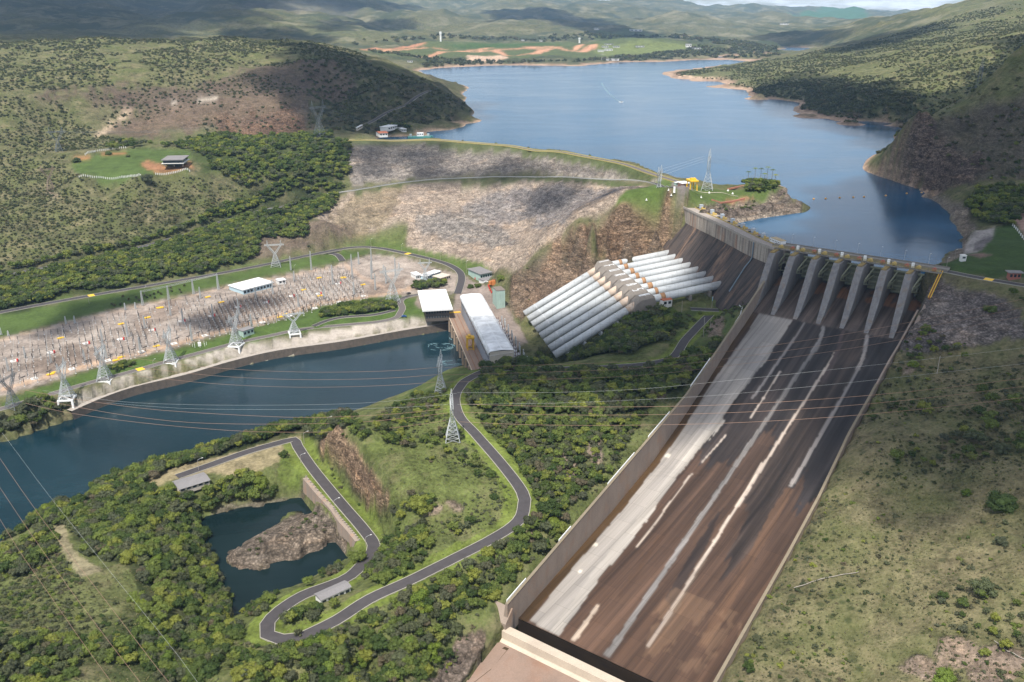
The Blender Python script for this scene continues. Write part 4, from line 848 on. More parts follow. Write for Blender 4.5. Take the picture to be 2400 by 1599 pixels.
# trench, end sill and apron
ua, ub = uL(343)-1, uR(343)+2
def slab(name, prof, mat, u0, u1, par, nu=2):
    """profile in (v, z), swept along u"""
    mb = MB(); rows = [[S(u0+(u1-u0)*k/nu, v, z) for k in range(nu+1)] for v, z in prof]
    mb.grid(rows); n = len(prof); b0 = len(mb.v)
    mb.add([S(u0, v, z) for v, z in prof], [tuple(range(n))]); mb.add([S(u1, v, z) for v, z in prof], [tuple(range(n-1, -1, -1))])
    return mb.build(name, mat, par)
M_TR = streaky('wet_trench', (.030, .022, .016), (.010, .010, .010), None, .8, (.1, .1, .3), .3)
slab('trench', [(338.5, 11.9), (338.6, 4.5), (344.2, 4.2), (345.1, 12.4), (345.1, -3), (338.5, -3), (338.5, 11.9)], M_TR, ua, ub, spill, 8)
slab('end_sill', [(345.15, 12.4), (345.9, 13.0), (350.4, 13.6), (350.7, 10.2), (352.5, 9.4), (352.5, -2), (345.15, -2), (345.15, 12.4)], M_SILL, ua, ub, spill, 8)
M_APR = streaky('apron_concrete', (.25, .175, .135), (.12, .09, .075), (.24, .12, .07), .6, (.08, .08, .02))
slab('apron', [(352.4, 9.6), (365, 8.2), (385, 4.5), (410, -2), (430, -8), (352.4, -8), (352.4, 9.6)], M_APR, ua-9, ub, spill, 8)
M_WETC = streaky('wet_concrete', (.060, .038, .018), (.018, .016, .018), None, .8, (.4, .4, .1), .25)
for pts in ([(20.5, 354), (23.5, 353), (22, 372), (17, 380), (14.5, 376)], [(30.5, 353.5), (32.5, 353.3), (33, 366), (28.5, 385), (22.5, 380)]):
    mb = MB(); q = [S(u, v, np.interp(v, [352.4, 365, 385, 410], [9.6, 8.2, 4.5, -2])+.06) for u, v in pts]
    mb.add(q, [tuple(range(len(q)-1, -1, -1))]); mb.build('wet_groove', M_WETC, spill)
slab('wing_wall', [(344, 21), (349, 16), (349, 4), (344, 4), (344, 21)], M_WALL, ua-9, ua+1.2, spill)
mb = MB(); mb.prism([S(ua-9.5, 349, 0)[:2], S(ua-8, 349, 0)[:2], S(ua-13.5, 392, 0)[:2], S(ua-15.5, 392, 0)[:2]], -4, [16, 16, 4, 4]); mb.build('wing_wall', M_WALL, spill)
# piers
def pier(uc, wd, noses=True):
    mb = MB(); prof = [(-20, 60), (-20, 95.5), (8, 95.6), (13, 92), (26, 78), (36, 68.5), (46, 62.5), (46, 55), (-20, 55)]
    secs = []
    for v, z in prof: secs.append((v, z))
    for sgn in (-1, 1):
        b0 = len(mb.v)
        for v, z in secs:
            hw = wd/2*(1 if v < 30 else (.85 if v < 40 else .5)); mb.v.append(tuple(S(skew(uc, v)+sgn*hw, v, z)))
        idx = tuple(range(b0, b0+len(secs))); mb.f.append(idx if sgn > 0 else idx[::-1])
    n = len(secs)
    for i in range(n): j = (i+1) % n; mb.f.append((i, n+i, n+j, j)) 
    return mb
PU = [16.2+14.9*i for i in range(6)]
for uc in PU: pier(uc, 4.4).build('pier', M_PIER, spill)
mb = pier(2.2, 4.2); mb.build('abutment_pier', M_PIER, spill)
mb = MB(); mb.prism([S(105.5, -22, 0)[:2], S(109.5, -22, 0)[:2], S(109.5, 40, 0)[:2], S(104.8, 40, 0)[:2]], 50, [96, 96, 74, 74]); mb.build('abutment_wall', M_WALL, spill)
M_MOSS = streaky('mossy_top', (.28, .20, .07), (.14, .12, .09), (.32, .19, .04), .7)
for uc in PU+[2.2]: mb = MB(); mb.box(S(uc, -1, 95.9), (2.8, 17.0, .8), math.atan2(UV[1], UV[0])); mb.build('pier_head', M_MOSS, spill)
# gates: curved skin, girders, arms to the trunnions
edges = [.6+2.1]+[x for uc in PU for x in (uc-1.7, uc+1.7)]+[105.4]
M_GIRD = plain('olive_girder', (.34, .35, .24), .7, var=.2)
def gate(u0, u1):
    TR, TZ, TV = 17.0, 85.0, 4.5
    sk = MB(); zs = np.linspace(77.0, 92.3, 9); pf = [(TV-math.sqrt(TR*TR-(z-TZ)**2), z) for z in zs]
    sk.grid([[S(u0, v, z), S(u1, v, z)] for v, z in pf], True); sk.grid([[S(u0, v-.35, z), S(u1, v-.35, z)] for v, z in pf])
    sk.add([S(u0, pf[-1][0], 92.3), S(u1, pf[-1][0], 92.3), S(u1, pf[-1][0]-.35, 92.3), S(u0, pf[-1][0]-.35, 92.3)], [(0, 1, 2, 3)])
    g = sk.build('gate', M_GATE, spill)
    gm = MB()
    for z in (78.2, 81.6, 85.0, 88.6, 91.8):
        v = TV-math.sqrt(TR*TR-(z-TZ)**2); gm.beam(S(u0+.2, v+.75, z), S(u1-.2, v+.75, z), .48)
    for k in range(1, 16):
        uu = u0+(u1-u0)*k/16; last = None
        for v, z in pf[::2]:
            q = S(uu, v+.28, z)
            if last is not None: gm.beam(last, q, .13)
            last = q
    gm.build('girders', M_GIRD, g)
    for sgn, ue, ui in ((1, u0+.6, u0+3.2), (-1, u1-.6, u1-3.2)):
        am = MB(); tq = S(ue, TV, TZ-1.5)
        for z in (79.5, 86.0, 91.2):
            v = TV-math.sqrt(TR*TR-(z-TZ)**2); am.beam(S(ui, v+.8, z), tq, .42)
        for f in (.35, .6):
            a1 = S(ui, TV-16.2, 79.5).lerp(tq, f); a2 = S(ui, TV-17, 86).lerp(tq, f); a3 = S(ui, TV-15.5, 91.2).lerp(tq, f); am.beam(a1, a2, .18); am.beam(a2, a3, .18)
        am.build('gate_arm', M_GIRD, g)
for k in range(7): gate(edges[2*k], edges[2*k+1])
# hoist beam with yellow rails and red hoists, road bridge behind
M_DECK = plain('deck_concrete', (.22, .20, .175), .9, var=.3)
hb = MB(); ang = math.atan2(UV[1], UV[0])
hb.box(S(53, -3.4, 96.6), (110, 2.6, .9), ang); hbo = hb.build('hoist_beam', M_DECK, spill)
rb = MB()
for dz in (.9, 1.7): rb.beam(S(-1, -1.9, 96.8+dz), S(107, -1.9, 96.8+dz), .09); rb.beam(S(-1, -4.8, 96.8+dz), S(107, -4.8, 96.8+dz), .07)
for k in range(55): rb.beam(S(-1+k*2, -1.9, 96.8), S(-1+k*2, -1.9, 98.6), .06)
rb.build('railing', plain('faded_yellow', (.42, .33, .12), .7), hbo)
for k in range(7):
    for e, s_ in ((edges[2*k]+.9, 1), (edges[2*k+1]-.9, -1)):
        h = MB(); h.box(S(e+s_*1.0, -3.3, 98.1), (2.6, 1.9, 1.6), ang); h.tube([S(e+s_*1.0, -4.6, 98.7), S(e+s_*1.0, -2.0, 98.7)], .8, 8); h.build('hoist', plain('ochre_paint', (.50, .36, .12), .7) if s_ > 0 else plain('faded_red', (.36, .12, .08), .7), spill)
    if k: c_ = MB(); c_.box(S(PU[k-1], -3.2, 98.9), (1.6, 1.6, 3.2), ang); c_.build('control_cabinet', M_WHITE, spill)
bd = MB(); bd.box(S(53, -13.5, 96.4), (114, 8, 1.2), ang); bd.box(S(53, -9.7, 97.3), (114, .35, 1.0), ang); bd.box(S(53, -17.3, 97.3), (114, .35, 1.0), ang)
for uc in PU: bd.box(S(uc, -16, 85), (3.0, 7, 22), ang)
bd.build('road_bridge', M_DECK, spill)
# ------------------------------------------------------------------ gravity dam with its flared head
st = [(141, 747.6), (143.3, 736), (149.8, 708.1), (155.6, 688), (161, 667.9), (165.6, 648), (170, 626.5), (174.5, 611), (179.6, 597.5), (182, 593)]
st2 = []
for (a, b), (c, d) in zip(st, st[1:]):
    for k in range(5): st2.append(Vector((a+(c-a)*k/5, b+(d-b)*k/5)))
st2.append(Vector(st[-1]))
for _ in range(4): st2 = [st2[0]]+[(st2[i-1]+st2[i]*2+st2[i+1])/4 for i in range(1, len(st2)-1)]+[st2[-1]]
nrm = []
for i, p in enumerate(st2):
    d = (st2[min(i+1, len(st2)-1)]-st2[max(i-1, 0)]).normalized(); nrm.append(Vector((d.y, -d.x)))   # downstream
    if nrm[-1].x > 0: nrm[-1] = -nrm[-1]
dam = empty('gravity_dam', (0, 0, 0), 0, 'curving concrete dam with a pale head over a dark streaked slope, behind the penstocks', 'dam')
def sweep(name, prof, mat, par, smooth=False):
    mb = MB(); mb.grid([[Vector((p.x+n.x*o_, p.y+n.y*o_, z)) for o_, z in prof] for p, n in zip(st2, nrm)], True)
    e = len(prof); N_ = len(st2)*e; mb.f.append(tuple(range(e))); mb.f.append(tuple(range(N_-1, N_-e-1, -1)))
    return mb.build(name, mat, par, smooth)
def dam_mat(name, col, dark, rust, dk_amt, sc):
    m, t, b = newmat(name); p = pos(t)
    s1 = noisef(t, mapv(t, p, (.02, sc, .012)), 1.0, 6, .72); s2 = noisef(t, mapv(t, p, (.03, sc*.45, .02)), 1.0, 5, .65, .3); s3 = noisef(t, mapv(t, p, (.05, .09, .09)), 1.0, 5, .6)
    c = mixc(t, mth(t, 'MULTIPLY', ramp(t, s1, [(.46, 0), (.58, 1)]), dk_amt), col, dark)
    c = mixc(t, mth(t, 'MULTIPLY', ramp(t, s2, [(.52, 0), (.66, 1)]), .75), c, rust)
    c = mixc(t, mth(t, 'MULTIPLY', ramp(t, s3, [(.45, 0), (.7, 1)]), .35), c, dark)
    z = N(t, 'ShaderNodeSeparateXYZ'); t.links.new(p, z.inputs[0])
    ln = mth(t, 'FRACT', mth(t, 'MULTIPLY', z.outputs[2], .55)); c = mixc(t, mth(t, 'MULTIPLY', ramp(t, ln, [(.0, 1), (.07, 0)]), .35), c, (.05, .045, .04))
    fine = noisef(t, p, 1.2, 5, .6); c = mixc(t, 1.0, c, mth(t, 'MULTIPLY_ADD', fine, .6, .7), 'MULTIPLY')
    t.links.new(c, b.inputs['Base Color']); b.inputs['Roughness'].default_value = .9; b.inputs['Specular IOR Level'].default_value = .2; bump(t, b, fine, .4, .15); return m
M_HEAD = dam_mat('dam_head_concrete', (.37, .325, .275), (.11, .09, .08), (.30, .15, .085), .75, .30)
M_SLOPE = dam_mat('dam_slope_concrete', (.085, .068, .060), (.034, .030, .030), (.26, .165, .115), .9, .24)
sweep('head', [(0, 97.0), (0, 84.6), (-14, 84.6), (-16.5, 96.0), (-9.2, 96.2), (-9.0, 96.25), (-.6, 96.3), (-.6, 97.0)], M_HEAD, dam)
sweep('sloping_face', [(0.05, 84.7), (1.2, 82.3), (3.4, 79), (22, 50), (26, 42), (-14, 42), (-16, 84.5)], M_SLOPE, dam)
sweep('parapet', [(.35, 95.7), (.35, 97.5), (-.15, 97.5), (-.15, 95.7)], M_CONC, dam)
sweep('rail_curb', [(-8.9, 96.1), (-8.9, 97.0), (-9.3, 97.0), (-9.3, 96.1)], plain('yellow_edge', (.40, .30, .10), .8), dam)
sweep('crest_road', [(-.7, 96.32), (-.7, 96.38), (-8.8, 96.38), (-8.8, 96.32)], plain('crest_paving', (.30, .26, .23), .9, var=.25, scale=.3), dam)
q = [st2[-12]+nrm[-12]*o_ for o_ in (.45, .6, 2.2, 4.6)]; mb = MB(); mb.tube([(q[0].x, q[0].y, 96), (q[1].x, q[1].y, 85), (q[2].x, q[2].y, 82), (q[3].x-1, q[3].y, 78), (q[3].x-12, q[3].y-5, 61)], .45, 6)
mb.build('drain_pipe', plain('blue_grey_pipe', (.16, .21, .25), .5), dam)
# intake hoists on the upstream side: each a small gantry of its own
def intake_unit(i, k):
    p, n = st2[i], nrm[i]; c = p-n*12.8; a = math.atan2(n.y, n.x)
    e = empty('intake_hoist', (c.x, c.y, 96.1), a, None, 'hoist', 'intake hoists along the dam crest')
    m = MB(); m.box((0, 0, 1.9), (2.6, 2.4, 2.6)); m.box((0, 0, 3.35), (2.9, 2.7, .3)); m.build('cabinet', plain('pale_grey_paint', (.42, .46, .50), .6), e)
    m = MB(); m.box((0, 4.2, .7), (3.4, 1.6, 1.4)); m.box((1.0, 4.2, 1.9), (1.2, 1.2, 1.2)); m.build('winch', plain('ochre_paint', (.50, .36, .12), .7), e)
    m = MB(); m.box((.2, -3.2, .45), (4.0, 1.8, .9)); m.build('slot_cover', M_DARK, e)
    m = MB(); m.box((0, 0, .35), (2.2, 2.0, .7)); m.build('plinth', M_STEEL, e)
    e['label'] = ['%s grey cabinet and ochre winch on the dam crest' % w_ for w_ in ('first from the yellow crane,', 'second from the yellow crane,', 'third from the yellow crane,', 'fourth from the yellow crane,', 'fourth from the white hut,', 'third from the white hut,', 'second from the white hut,', 'first from the white hut,')][k]
for k in range(8): intake_unit(3+int(k*4.0), k)
mb = MB(); p, n = st2[-9], nrm[-9]; c = p-n*13.5; a = math.atan2(n.y, n.x)
hut = empty('intake_hut', (c.x, c.y, 96.1), a, 'long white hut with small windows and tan roof on the dam crest', 'hut')
mb.box((0, 0, 1.5), (4.2, 13, 3.0)); mb.build('wall', M_WHITE, hut); m = MB(); m.box((0, .5, 3.2), (4.8, 12, .3)); m.build('roof', plain('tan_roof', (.42, .33, .2), .8), hut)
for k in range(7): m = MB(); m.box((2.13, -5.4+1.8*k, 1.7), (.1, .7, .7)); m.build('window', M_GLASS, hut)
# ------------------------------------------------------------------ penstocks
def pen_mat():
    m, t, b = newmat('penstock_paint'); p = pos(t)
    x = N(t, 'ShaderNodeSeparateXYZ'); t.links.new(p, x.inputs[0])
    st_ = noisef(t, mapv(t, p, (.05, .5, .5)), 1.0, 5, .6); d = noisef(t, mapv(t, p, (.9, .5, .5)), 1.0, 6, .65)
    c = mixc(t, mth(t, 'MULTIPLY', ramp(t, st_, [(.4, 0), (.7, 1)]), .35), (.47, .49, .50), (.33, .34, .345))
    c = mixc(t, mth(t, 'MULTIPLY', ramp(t, d, [(.62, 0), (.74, 1)]), .55), c, (.22, .14, .12))
    rg_ = mth(t, 'FRACT', mth(t, 'MULTIPLY', x.outputs[0], .155)); c = mixc(t, mth(t, 'MULTIPLY', ramp(t, rg_, [(.0, 1), (.055, 0)]), .55), c, (.13, .13, .13))
    u_ = noisef(t, mapv(t, p, (.25, .9, .9)), 1.0, 6, .7); c = mixc(t, mth(t, 'MULTIPLY', ramp(t, u_, [(.52, 0), (.66, 1)]), .45), c, (.17, .165, .165))
    t.links.new(c, b.inputs['Base Color']); b.inputs['Roughness'].default_value = .5; b.inputs['Specular IOR Level'].default_value = .4; return m
M_PEN = pen_mat(); M_PR = streaky('rusty_joint', (.36, .20, .10), (.12, .06, .04), (.45, .27, .14), .8, (.6, .6, .5))
M_COLLAR = streaky('pipe_collar', (.52, .42, .34), (.30, .20, .13), (.42, .22, .10), .5, (.4, .4, .4))
M_BLOCK = streaky('anchor_concrete', (.215, .190, .165), (.12, .10, .095), None, .5, (.3, .3, .12))
M_LET = plain('letter_paint', (.66, .68, .70), .7, var=.2)
LETT = {'F': [(0,0,0,6),(0,6,4,6),(0,3.2,3,3.2)], 'U': [(0,6,0,0),(0,0,4,0),(4,0,4,6)], 'R': [(0,0,0,6),(0,6,4,6),(4,6,4,3),(4,3,0,3),(1.5,3,4,0)], 'N': [(0,0,0,6),(0,6,4,0),(4,0,4,6)],
        'A': [(0,0,0,4.5),(0,4.5,2,6),(2,6,4,4.5),(4,4.5,4,0),(0,2.4,4,2.4)], 'S': [(0,0,4,0),(4,0,4,3),(4,3,0,3),(0,3,0,6),(0,6,4,6)], 'I': [(1.6,0,1.6,6),(2.4,0,2.4,6)], 'E': [(4,0,0,0),(0,0,0,6),(0,6,4,6),(0,3,3,3)]}
ordw = ['farthest', 'second farthest', 'third farthest', 'fourth farthest', 'fourth nearest', 'third nearest', 'second nearest', 'nearest']
LL = ['I', 'F', 'U', 'R', 'N', 'A', 'S', 'NEF']
for i in range(8):
    off = PS*i; T_, B_, E_ = PT0+off, PB0+off, PE0+off
    e = empty('penstock', T_, 0, '%s of the eight pale steel pipes running down from the concrete dam' % ordw[i], 'pipe', 'row of eight penstocks')
    base = T_
    def L(p): return Vector(p)-base
    r_ = 3.05; d1 = (B_-T_).normalized(); d2 = (E_-B_).normalized()
    m = MB(); m.tube([L(T_-d1*3), L(B_-d1*17)], r_, 28); m.build('upper_pipe', M_PEN, e, True)
    m = MB(); m.tube([L(B_-d1*18.5), L(B_-d1*4)], r_-.05, 28); m.build('upper_pipe', M_PEN, e, True)
    m = MB(); m.tube([L(B_-d1*(17.4+.4*(i % 3))), L(B_-d1*(15.0-.5*(i % 2)))], r_+.14, 28); m.build('expansion_joint', M_PR, e, True)
    m = MB(); m.tube([L(B_+d2*4), L(B_+d2*13)], r_+.02, 28); m.build('bend_collar', M_COLLAR, e, True)
    m = MB(); m.tube([L(B_+d2*13), L(E_-d2*3)], r_-.02, 28); m.build('lower_pipe', M_PEN, e, True)
    for f in (.10, .28, .46, .64, .82): m = MB(); q = B_.lerp(E_, f); m.tube([L(q-d2*.35), L(q+d2*.35)], r_+.16, 28); s_ = d2.cross(Vector((0, 0, 1))).normalized(); m.box(L(q-Vector((0, 0, 4.2))), (1.4, 8.0, 3.0), math.atan2(s_.y, s_.x)-R(90)); m.build('support_ring', M_COLLAR if f < .2 else M_PEN, e)
    for f in (.18, .42, .66, .88):
        m = MB(); q = T_.lerp(B_, f); m.box(L(q-Vector((0, 0, 3.9))), (1.8, 8.4, 4.0), math.atan2(d1.y, d1.x)); m.build('saddle', M_BLOCK, e)
    # anchor block
    bk = empty('anchor_block', B_, math.atan2(d1.y, d1.x), '%s brown concrete anchor block at the pipe bend, white sign painted on top' % ordw[i].capitalize().lower(), 'anchor block', 'row of painted anchor blocks')
    m = MB(); w_ = 5.3
    # profile along x (downhill positive), chamfered in section
    xs = [(-8.5, 3.2, 6.2), (-6.5, 5.2, 4.6), (3.4, 3.4, 4.6), (7.5, -1.0, 6.0)]
    rows = []
    for x, zt, _ in [(-9.3, .5, 0), (-8.2, 4.4, 0), (-6.6, 5.6, 0), (2.4, 4.2, 0), (6.2, .2, 0), (8.0, -5.5, 0)]:
        ch = 1.5 if zt > 3 else .8
        rows.append([(x, -w_, -9), (x, -w_, zt-ch*1.3), (x, -w_+ch, zt), (x, w_-ch, zt), (x, w_, zt-ch*1.3), (x, w_, -9)])
    m.grid(rows); n = len(rows[0]); m.f.append(tuple(range(n-1, -1, -1))); m.f.append(tuple(range(len(m.v)-n, len(m.v)))); ob = m.build('block', M_BLOCK, bk)
    m = MB(); txt = LL[i]; nw = len(txt)
    for k, chh in enumerate(txt):
        for (x0, y0, x1, y1) in LETT[chh if chh in LETT else 'E']:
            sx = .62/nw; cx0 = (k-(nw-1)/2)*2.9/nw*1.2
            # letters read across the slope: their foot points downhill
            def tp(lx, ly):
                X = 2.0-ly*1.25; Y = ((lx-2)*sx*1.0+cx0); return Vector((X, -Y if False else Y, 5.6+(4.2-5.6)*(X+6.6)/9.0+.10))
            a_, b_ = tp(x0, y0), tp(x1, y1)
            if (b_-a_).length > 0:
                dd = (b_-a_).normalized(); hw = .36 if nw == 1 else .22; s_ = Vector((-dd.y, dd.x, 0))*hw; a2_, b2_ = a_-dd*hw, b_+dd*hw
                m.add([a2_-s_, b2_-s_, b2_+s_, a2_+s_, a2_-s_-Vector((0,0,.2)), b2_-s_-Vector((0,0,.2)), b2_+s_-Vector((0,0,.2)), a2_+s_-Vector((0,0,.2))], [(0,1,2,3),(7,6,5,4),(0,4,5,1),(1,5,6,2),(2,6,7,3),(3,7,4,0)])
    m.build('painted_mark', M_LET, bk)
# ------------------------------------------------------------------ roads: slabs laid on the ground, with kerbs
def ribbon_pts(P2, w):
    Ls, Rs = [], []
    for i, p in enumerate(P2):
        d = (P2[min(i+1, len(P2)-1)]-P2[max(i-1, 0)]).normalized(); n = Vector((-d.y, d.x)); Ls.append(p+n*w/2); Rs.append(p-n*w/2)
    return Ls, Rs
PATHS = {}
def road(name, mat=None, kerb='both', lift=.10):
    mat = mat or M_ASPH; P2, g, w = RPATH[name]; w *= .9; g = g+lift; Ls, Rs = ribbon_pts(P2, w)
    m = MB(); rows = [[(a.x, a.y, z-1.4), (a.x, a.y, z), (c.x, c.y, z+.04), (b.x, b.y, z), (b.x, b.y, z-1.4)] for a, b, c, z in zip(Ls, Rs, P2, g)]
    m.grid(rows); o = m.build(name, mat, None, False)
    if o.data.polygons[1].normal.z < 0: o.data.flip_normals()
    o['kind'] = 'structure'
    for side, E_ in (('l', Ls), ('r', Rs)):
        if kerb == 'both' or kerb == side:
            k_ = MB(); rows = []
            for i, (e, z) in enumerate(zip(E_, g)):
                d = (e-P2[i]).normalized()*.28; rows.append([(e.x, e.y, z-.5), (e.x, e.y, z+.14), (e.x+d.x, e.y+d.y, z+.14), (e.x+d.x, e.y+d.y, z-.9)])
            k_.grid(rows, side == 'l'); ko = k_.build('kerb', M_KERB, o)
    return P2, g
RD = {}
for nm_ in RPATH: RD[nm_] = road(nm_, M_ASPH if nm_ not in ('crest_road', 'river_road') else plain('grey_asphalt', (.115, .10, .095), .9))
def patch(name, poly, mat, lift=.12, kind='structure', th=.8):
    P_ = [Vector(on2(*p)) for p in poly]; z = [gz(p.x, p.y)+lift for p in P_]; m = MB(); m.prism([tuple(p) for p in P_], [a-th for a in z], z); o = m.build(name, mat); o['kind'] = kind; return o
def marking(px, py, path, l=5.0, w=6.0, mat=None):
    P2, g = RD[path]; q = Vector(on2(px, py)); i = min(range(len(P2)), key=lambda k: (P2[k]-q).length); i = min(max(i, 1), len(P2)-2)
    d = (P2[i+1]-P2[i-1]).normalized(); m = MB(); m.box((P2[i].x, P2[i].y, g[i]+.06), (l, w, .1), math.atan2(d.y, d.x)); return m, d
for px, py, path, lab in ((217,693,'valley_road','yellow crossing patch on the valley road beside the wide lawn'), (329,866,'river_road','yellow crossing patch on the river road near a low hedge'), (957,597,'valley_road','yellow crossing patch where the valley road bends below the rock slope'), (2327,657,'abutment_road','yellow patch on the road near the right gatehouse')):
    m, d = marking(px, py, path); tag(m.build('crossing_patch', M_YEL), lab, 'road marking')
# white guardrail on the outer side of the hillside road
P2, g = RD['hillside_road']; Ls, Rs = ribbon_pts(P2, 7.6); side = Rs if Rs[5].y < Ls[5].y else Ls
gr_ = empty('guardrail', (0, 0, 0), 0, 'white guardrail along the outer edge of the hillside road', 'guardrail')
m = MB(); m.grid([[(e.x, e.y, z+.35), (e.x, e.y, z+1.05)] for e, z in zip(side, g)]); m.grid([[(e.x, e.y-.12, z+.35), (e.x, e.y-.12, z+1.05)] for e, z in zip(side, g)], True); m.build('rail', plain('grey_rail', (.44, .44, .43), .6), gr_)
P2, g = RD['crest_road']; Ls, Rs = ribbon_pts(P2, 9.0)
for E_, nm_ in ((Ls, 'yellow barrier on the lake edge of the rock dam crest'), (Rs, 'yellow barrier on the valley edge of the rock dam crest')):
    e_ = empty('crest_barrier', (0, 0, 0), 0, nm_, 'barrier'); m = MB(); m.grid([[(e.x, e.y, z-.3), (e.x, e.y, z+.75), (e.x+.3, e.y+.25, z+.75), (e.x+.3, e.y+.25, z-.3)] for e, z in zip(E_, g)]); m.build('rail', plain('dull_yellow', (.38, .32, .12), .8), e_)
# tailrace wall of concrete blocks under the riprap bank
nw = [Vector(at(x, y, 6.0)[:2]) for x, y in nwall]; nw2 = smooth_path(nw, 6)
m = MB(); rows = []
for i, p in enumerate(nw2):
    d = (nw2[min(i+1, len(nw2)-1)]-nw2[max(i-1, 0)]).normalized(); n = Vector((d.y, -d.x)); n = n if n.y < 0 else -n
    a = p+n*4.2; b = p-n*.6; rows.append([(b.x, b.y, 3), (b.x, b.y, 6.3), (a.x, a.y, 6.3), (a.x+n.x*.8, a.y+n.y*.8, -4)])
m.grid(rows); tw = m.build('tailrace_wall', streaky('dark_channel_wall', (.13, .105, .085), (.05, .045, .04), None, .8, (.4, .4, .3)))
tag(tw, 'long dark concrete wall between the pale stone bank and the river', 'retaining wall')
m = MB(); m.grid([[(r_[1][0], r_[1][1], 6.33), (r_[2][0], r_[2][1], 6.33)] for r_ in rows]); m.build('coping', M_CONC, tw)
# retaining wall beside the pond road
rp = [(718,1120),(745,1152),(782,1192),(799,1217),(822,1243),(842,1268)]
rw = [A(x, y, 11.6) for x, y in rp]; m = MB(); rows = []
for i, p in enumerate(rw):
    d = (rw[min(i+1, len(rw)-1)]-rw[max(i-1, 0)]).normalized(); n = Vector((d.y, -d.x, 0)); n = n if n.x < 0 else -n
    a = p+n*2.0; b = p-n*.6; rows.append([(b.x, b.y, 6), (b.x, b.y, 11.9), (a.x, a.y, 11.9), (a.x+n.x*.8, a.y+n.y*.8, -2)])
m.grid(rows); rwo = m.build('retaining_wall', streaky('pink_wall', (.29, .23, .185), (.16, .13, .11), (.38, .21, .12), .6, (.4, .4, .05)))
tag(rwo, 'stained pink concrete wall holding the road above the pond', 'retaining wall')
m = MB(); n_p = 26
for k in range(n_p):
    f = k/(n_p-1)*(len(rw)-1); i = min(int(f), len(rw)-2); p = rw[i].lerp(rw[i+1], f-i); m.box((p.x, p.y, 12.3), (.7, .5, .9), .8)
pp2 = m.build('parapet_blocks', M_CONC, rwo); pp2['kind'] = 'stuff'
# ------------------------------------------------------------------ buildings
M_ROOFW = streaky('white_metal_roof', (.74, .74, .73), (.50, .50, .50), None, .35, (.5, .04, .3), .45)
M_ROOFG = streaky('grey_sheet_roof', (.20, .19, .19), (.15, .14, .14), None, .5, (.3, .06, .2))
M_ROOFR = streaky('red_tile_roof', (.33, .11, .06), (.18, .08, .05), None, .5)
M_MINT = streaky('mint_wall', (.36, .48, .42), (.22, .27, .24), None, .5, (.5, .5, .06))
M_WALLW = plain('white_wall', (.70, .69, .66), .8, var=.12)
M_BEIGE = plain('beige_wall', (.50, .44, .37), .8, var=.15)
M_BLUEW = plain('pale_blue_wall', (.42, .55, .60), .7, var=.15)
def from_roof(name, label, quad, zr, zb, wall, roof, inset=.8, cat='building', gable=0, rows_of_windows=1, nwin=6, sides=(0, 1, 2, 3), fascia=.5, wmat=None):
    Q = [A(x, y, zr) for x, y in quad]; c = sum(Q, Vector())/4
    u = ((Q[1]-Q[0])+(Q[2]-Q[3])).normalized(); L_ = ((Q[1]-Q[0]).length+(Q[2]-Q[3]).length)/2; v = Vector((-u.y, u.x, 0)); W_ = abs((Q[3]-Q[0]).dot(v)*.5+(Q[2]-Q[1]).dot(v)*.5)
    a = math.atan2(u.y, u.x); e = empty(name, (c.x, c.y, zb), a, label, cat); h = zr-zb
    l2, w2 = L_/2-inset, W_/2-inset; m = MB(); m.prism([(-l2, -w2), (l2, -w2), (l2, w2), (-l2, w2)], -1.5, h-fascia); m.build('wall', wall, e)
    m = MB()
    if gable:
        m.add([(-L_/2, -W_/2, h-fascia), (L_/2, -W_/2, h-fascia), (L_/2, W_/2, h-fascia), (-L_/2, W_/2, h-fascia), (-L_/2, 0, h-fascia+gable), (L_/2, 0, h-fascia+gable)], [(0,1,5,4),(2,3,4,5),(0,4,3),(1,2,5),(3,2,1,0)])
    else: m.prism([(-L_/2, -W_/2), (L_/2, -W_/2), (L_/2, W_/2), (-L_/2, W_/2)], h-fascia+.01, h)
    m.build('roof', roof, e)
    hh = h-fascia
    for r_ in range(rows_of_windows):
        zc = hh*(r_+.55)/rows_of_windows; wh = hh/rows_of_windows*.45
        for s_ in (-1, 1):
            for k in range(nwin):
                x = -l2+(k+.5)*2*l2/nwin; m = MB(); m.box((x, s_*(w2+.02), zc), (2*l2/nwin*.62, .12, wh)); wo = m.build('window', wmat or M_GLASS, e)
    m = MB(); m.box((l2+.03, 0, min(1.1, hh*.4)), (.12, 1.2, min(2.2, hh*.8))); m.build('door', M_STEEL, e)
    return e, L_, W_, h
hall, L_, W_, h = from_roof('hall', 'flat white roofed hall with dark glass front between river bank and silver roofed powerhouse', [(978,682),(1042,677),(1064,724),(991,726)], 22, 12.3, plain('dark_facade', (.10, .085, .075), .6), M_ROOFW, 2.6, nwin=9, rows_of_windows=2, fascia=1.5)
from_roof('control_building', 'large white roofed building with pale blue walls at the back of the switchyard', [(536,667),(608,650),(639,661),(567,681)], 20.5, 15.3, M_BLUEW, M_ROOFW, .7, nwin=9, fascia=.7)
from_roof('relay_house', 'little white roofed house right beside the big blue walled building', [(647,653),(665,651),(669,655),(651,659)], 19, 15.5, M_WALLW, M_ROOFW, .4, nwin=2)
from_roof('pump_house', 'mint green shed with a dark flat roof between switchyard and river road', [(558,772),(583,764),(596,768),(568,777)], 19, 14.3, M_MINT, M_ROOFG, .3, nwin=3)
from_roof('office_building', 'mint office with a ridged grey roof where the valley road meets the yard', [(1101,628),(1131,624),(1149,638),(1119,645)], 21, 15, M_MINT, M_ROOFG, .8, nwin=5)
from_roof('annex_building', 'low white annex with a grey roof in front of the mint office', [(1122,652),(1159,646),(1163,652),(1134,660)], 18.4, 14.6, M_WALLW, M_ROOFG, .5, nwin=4)
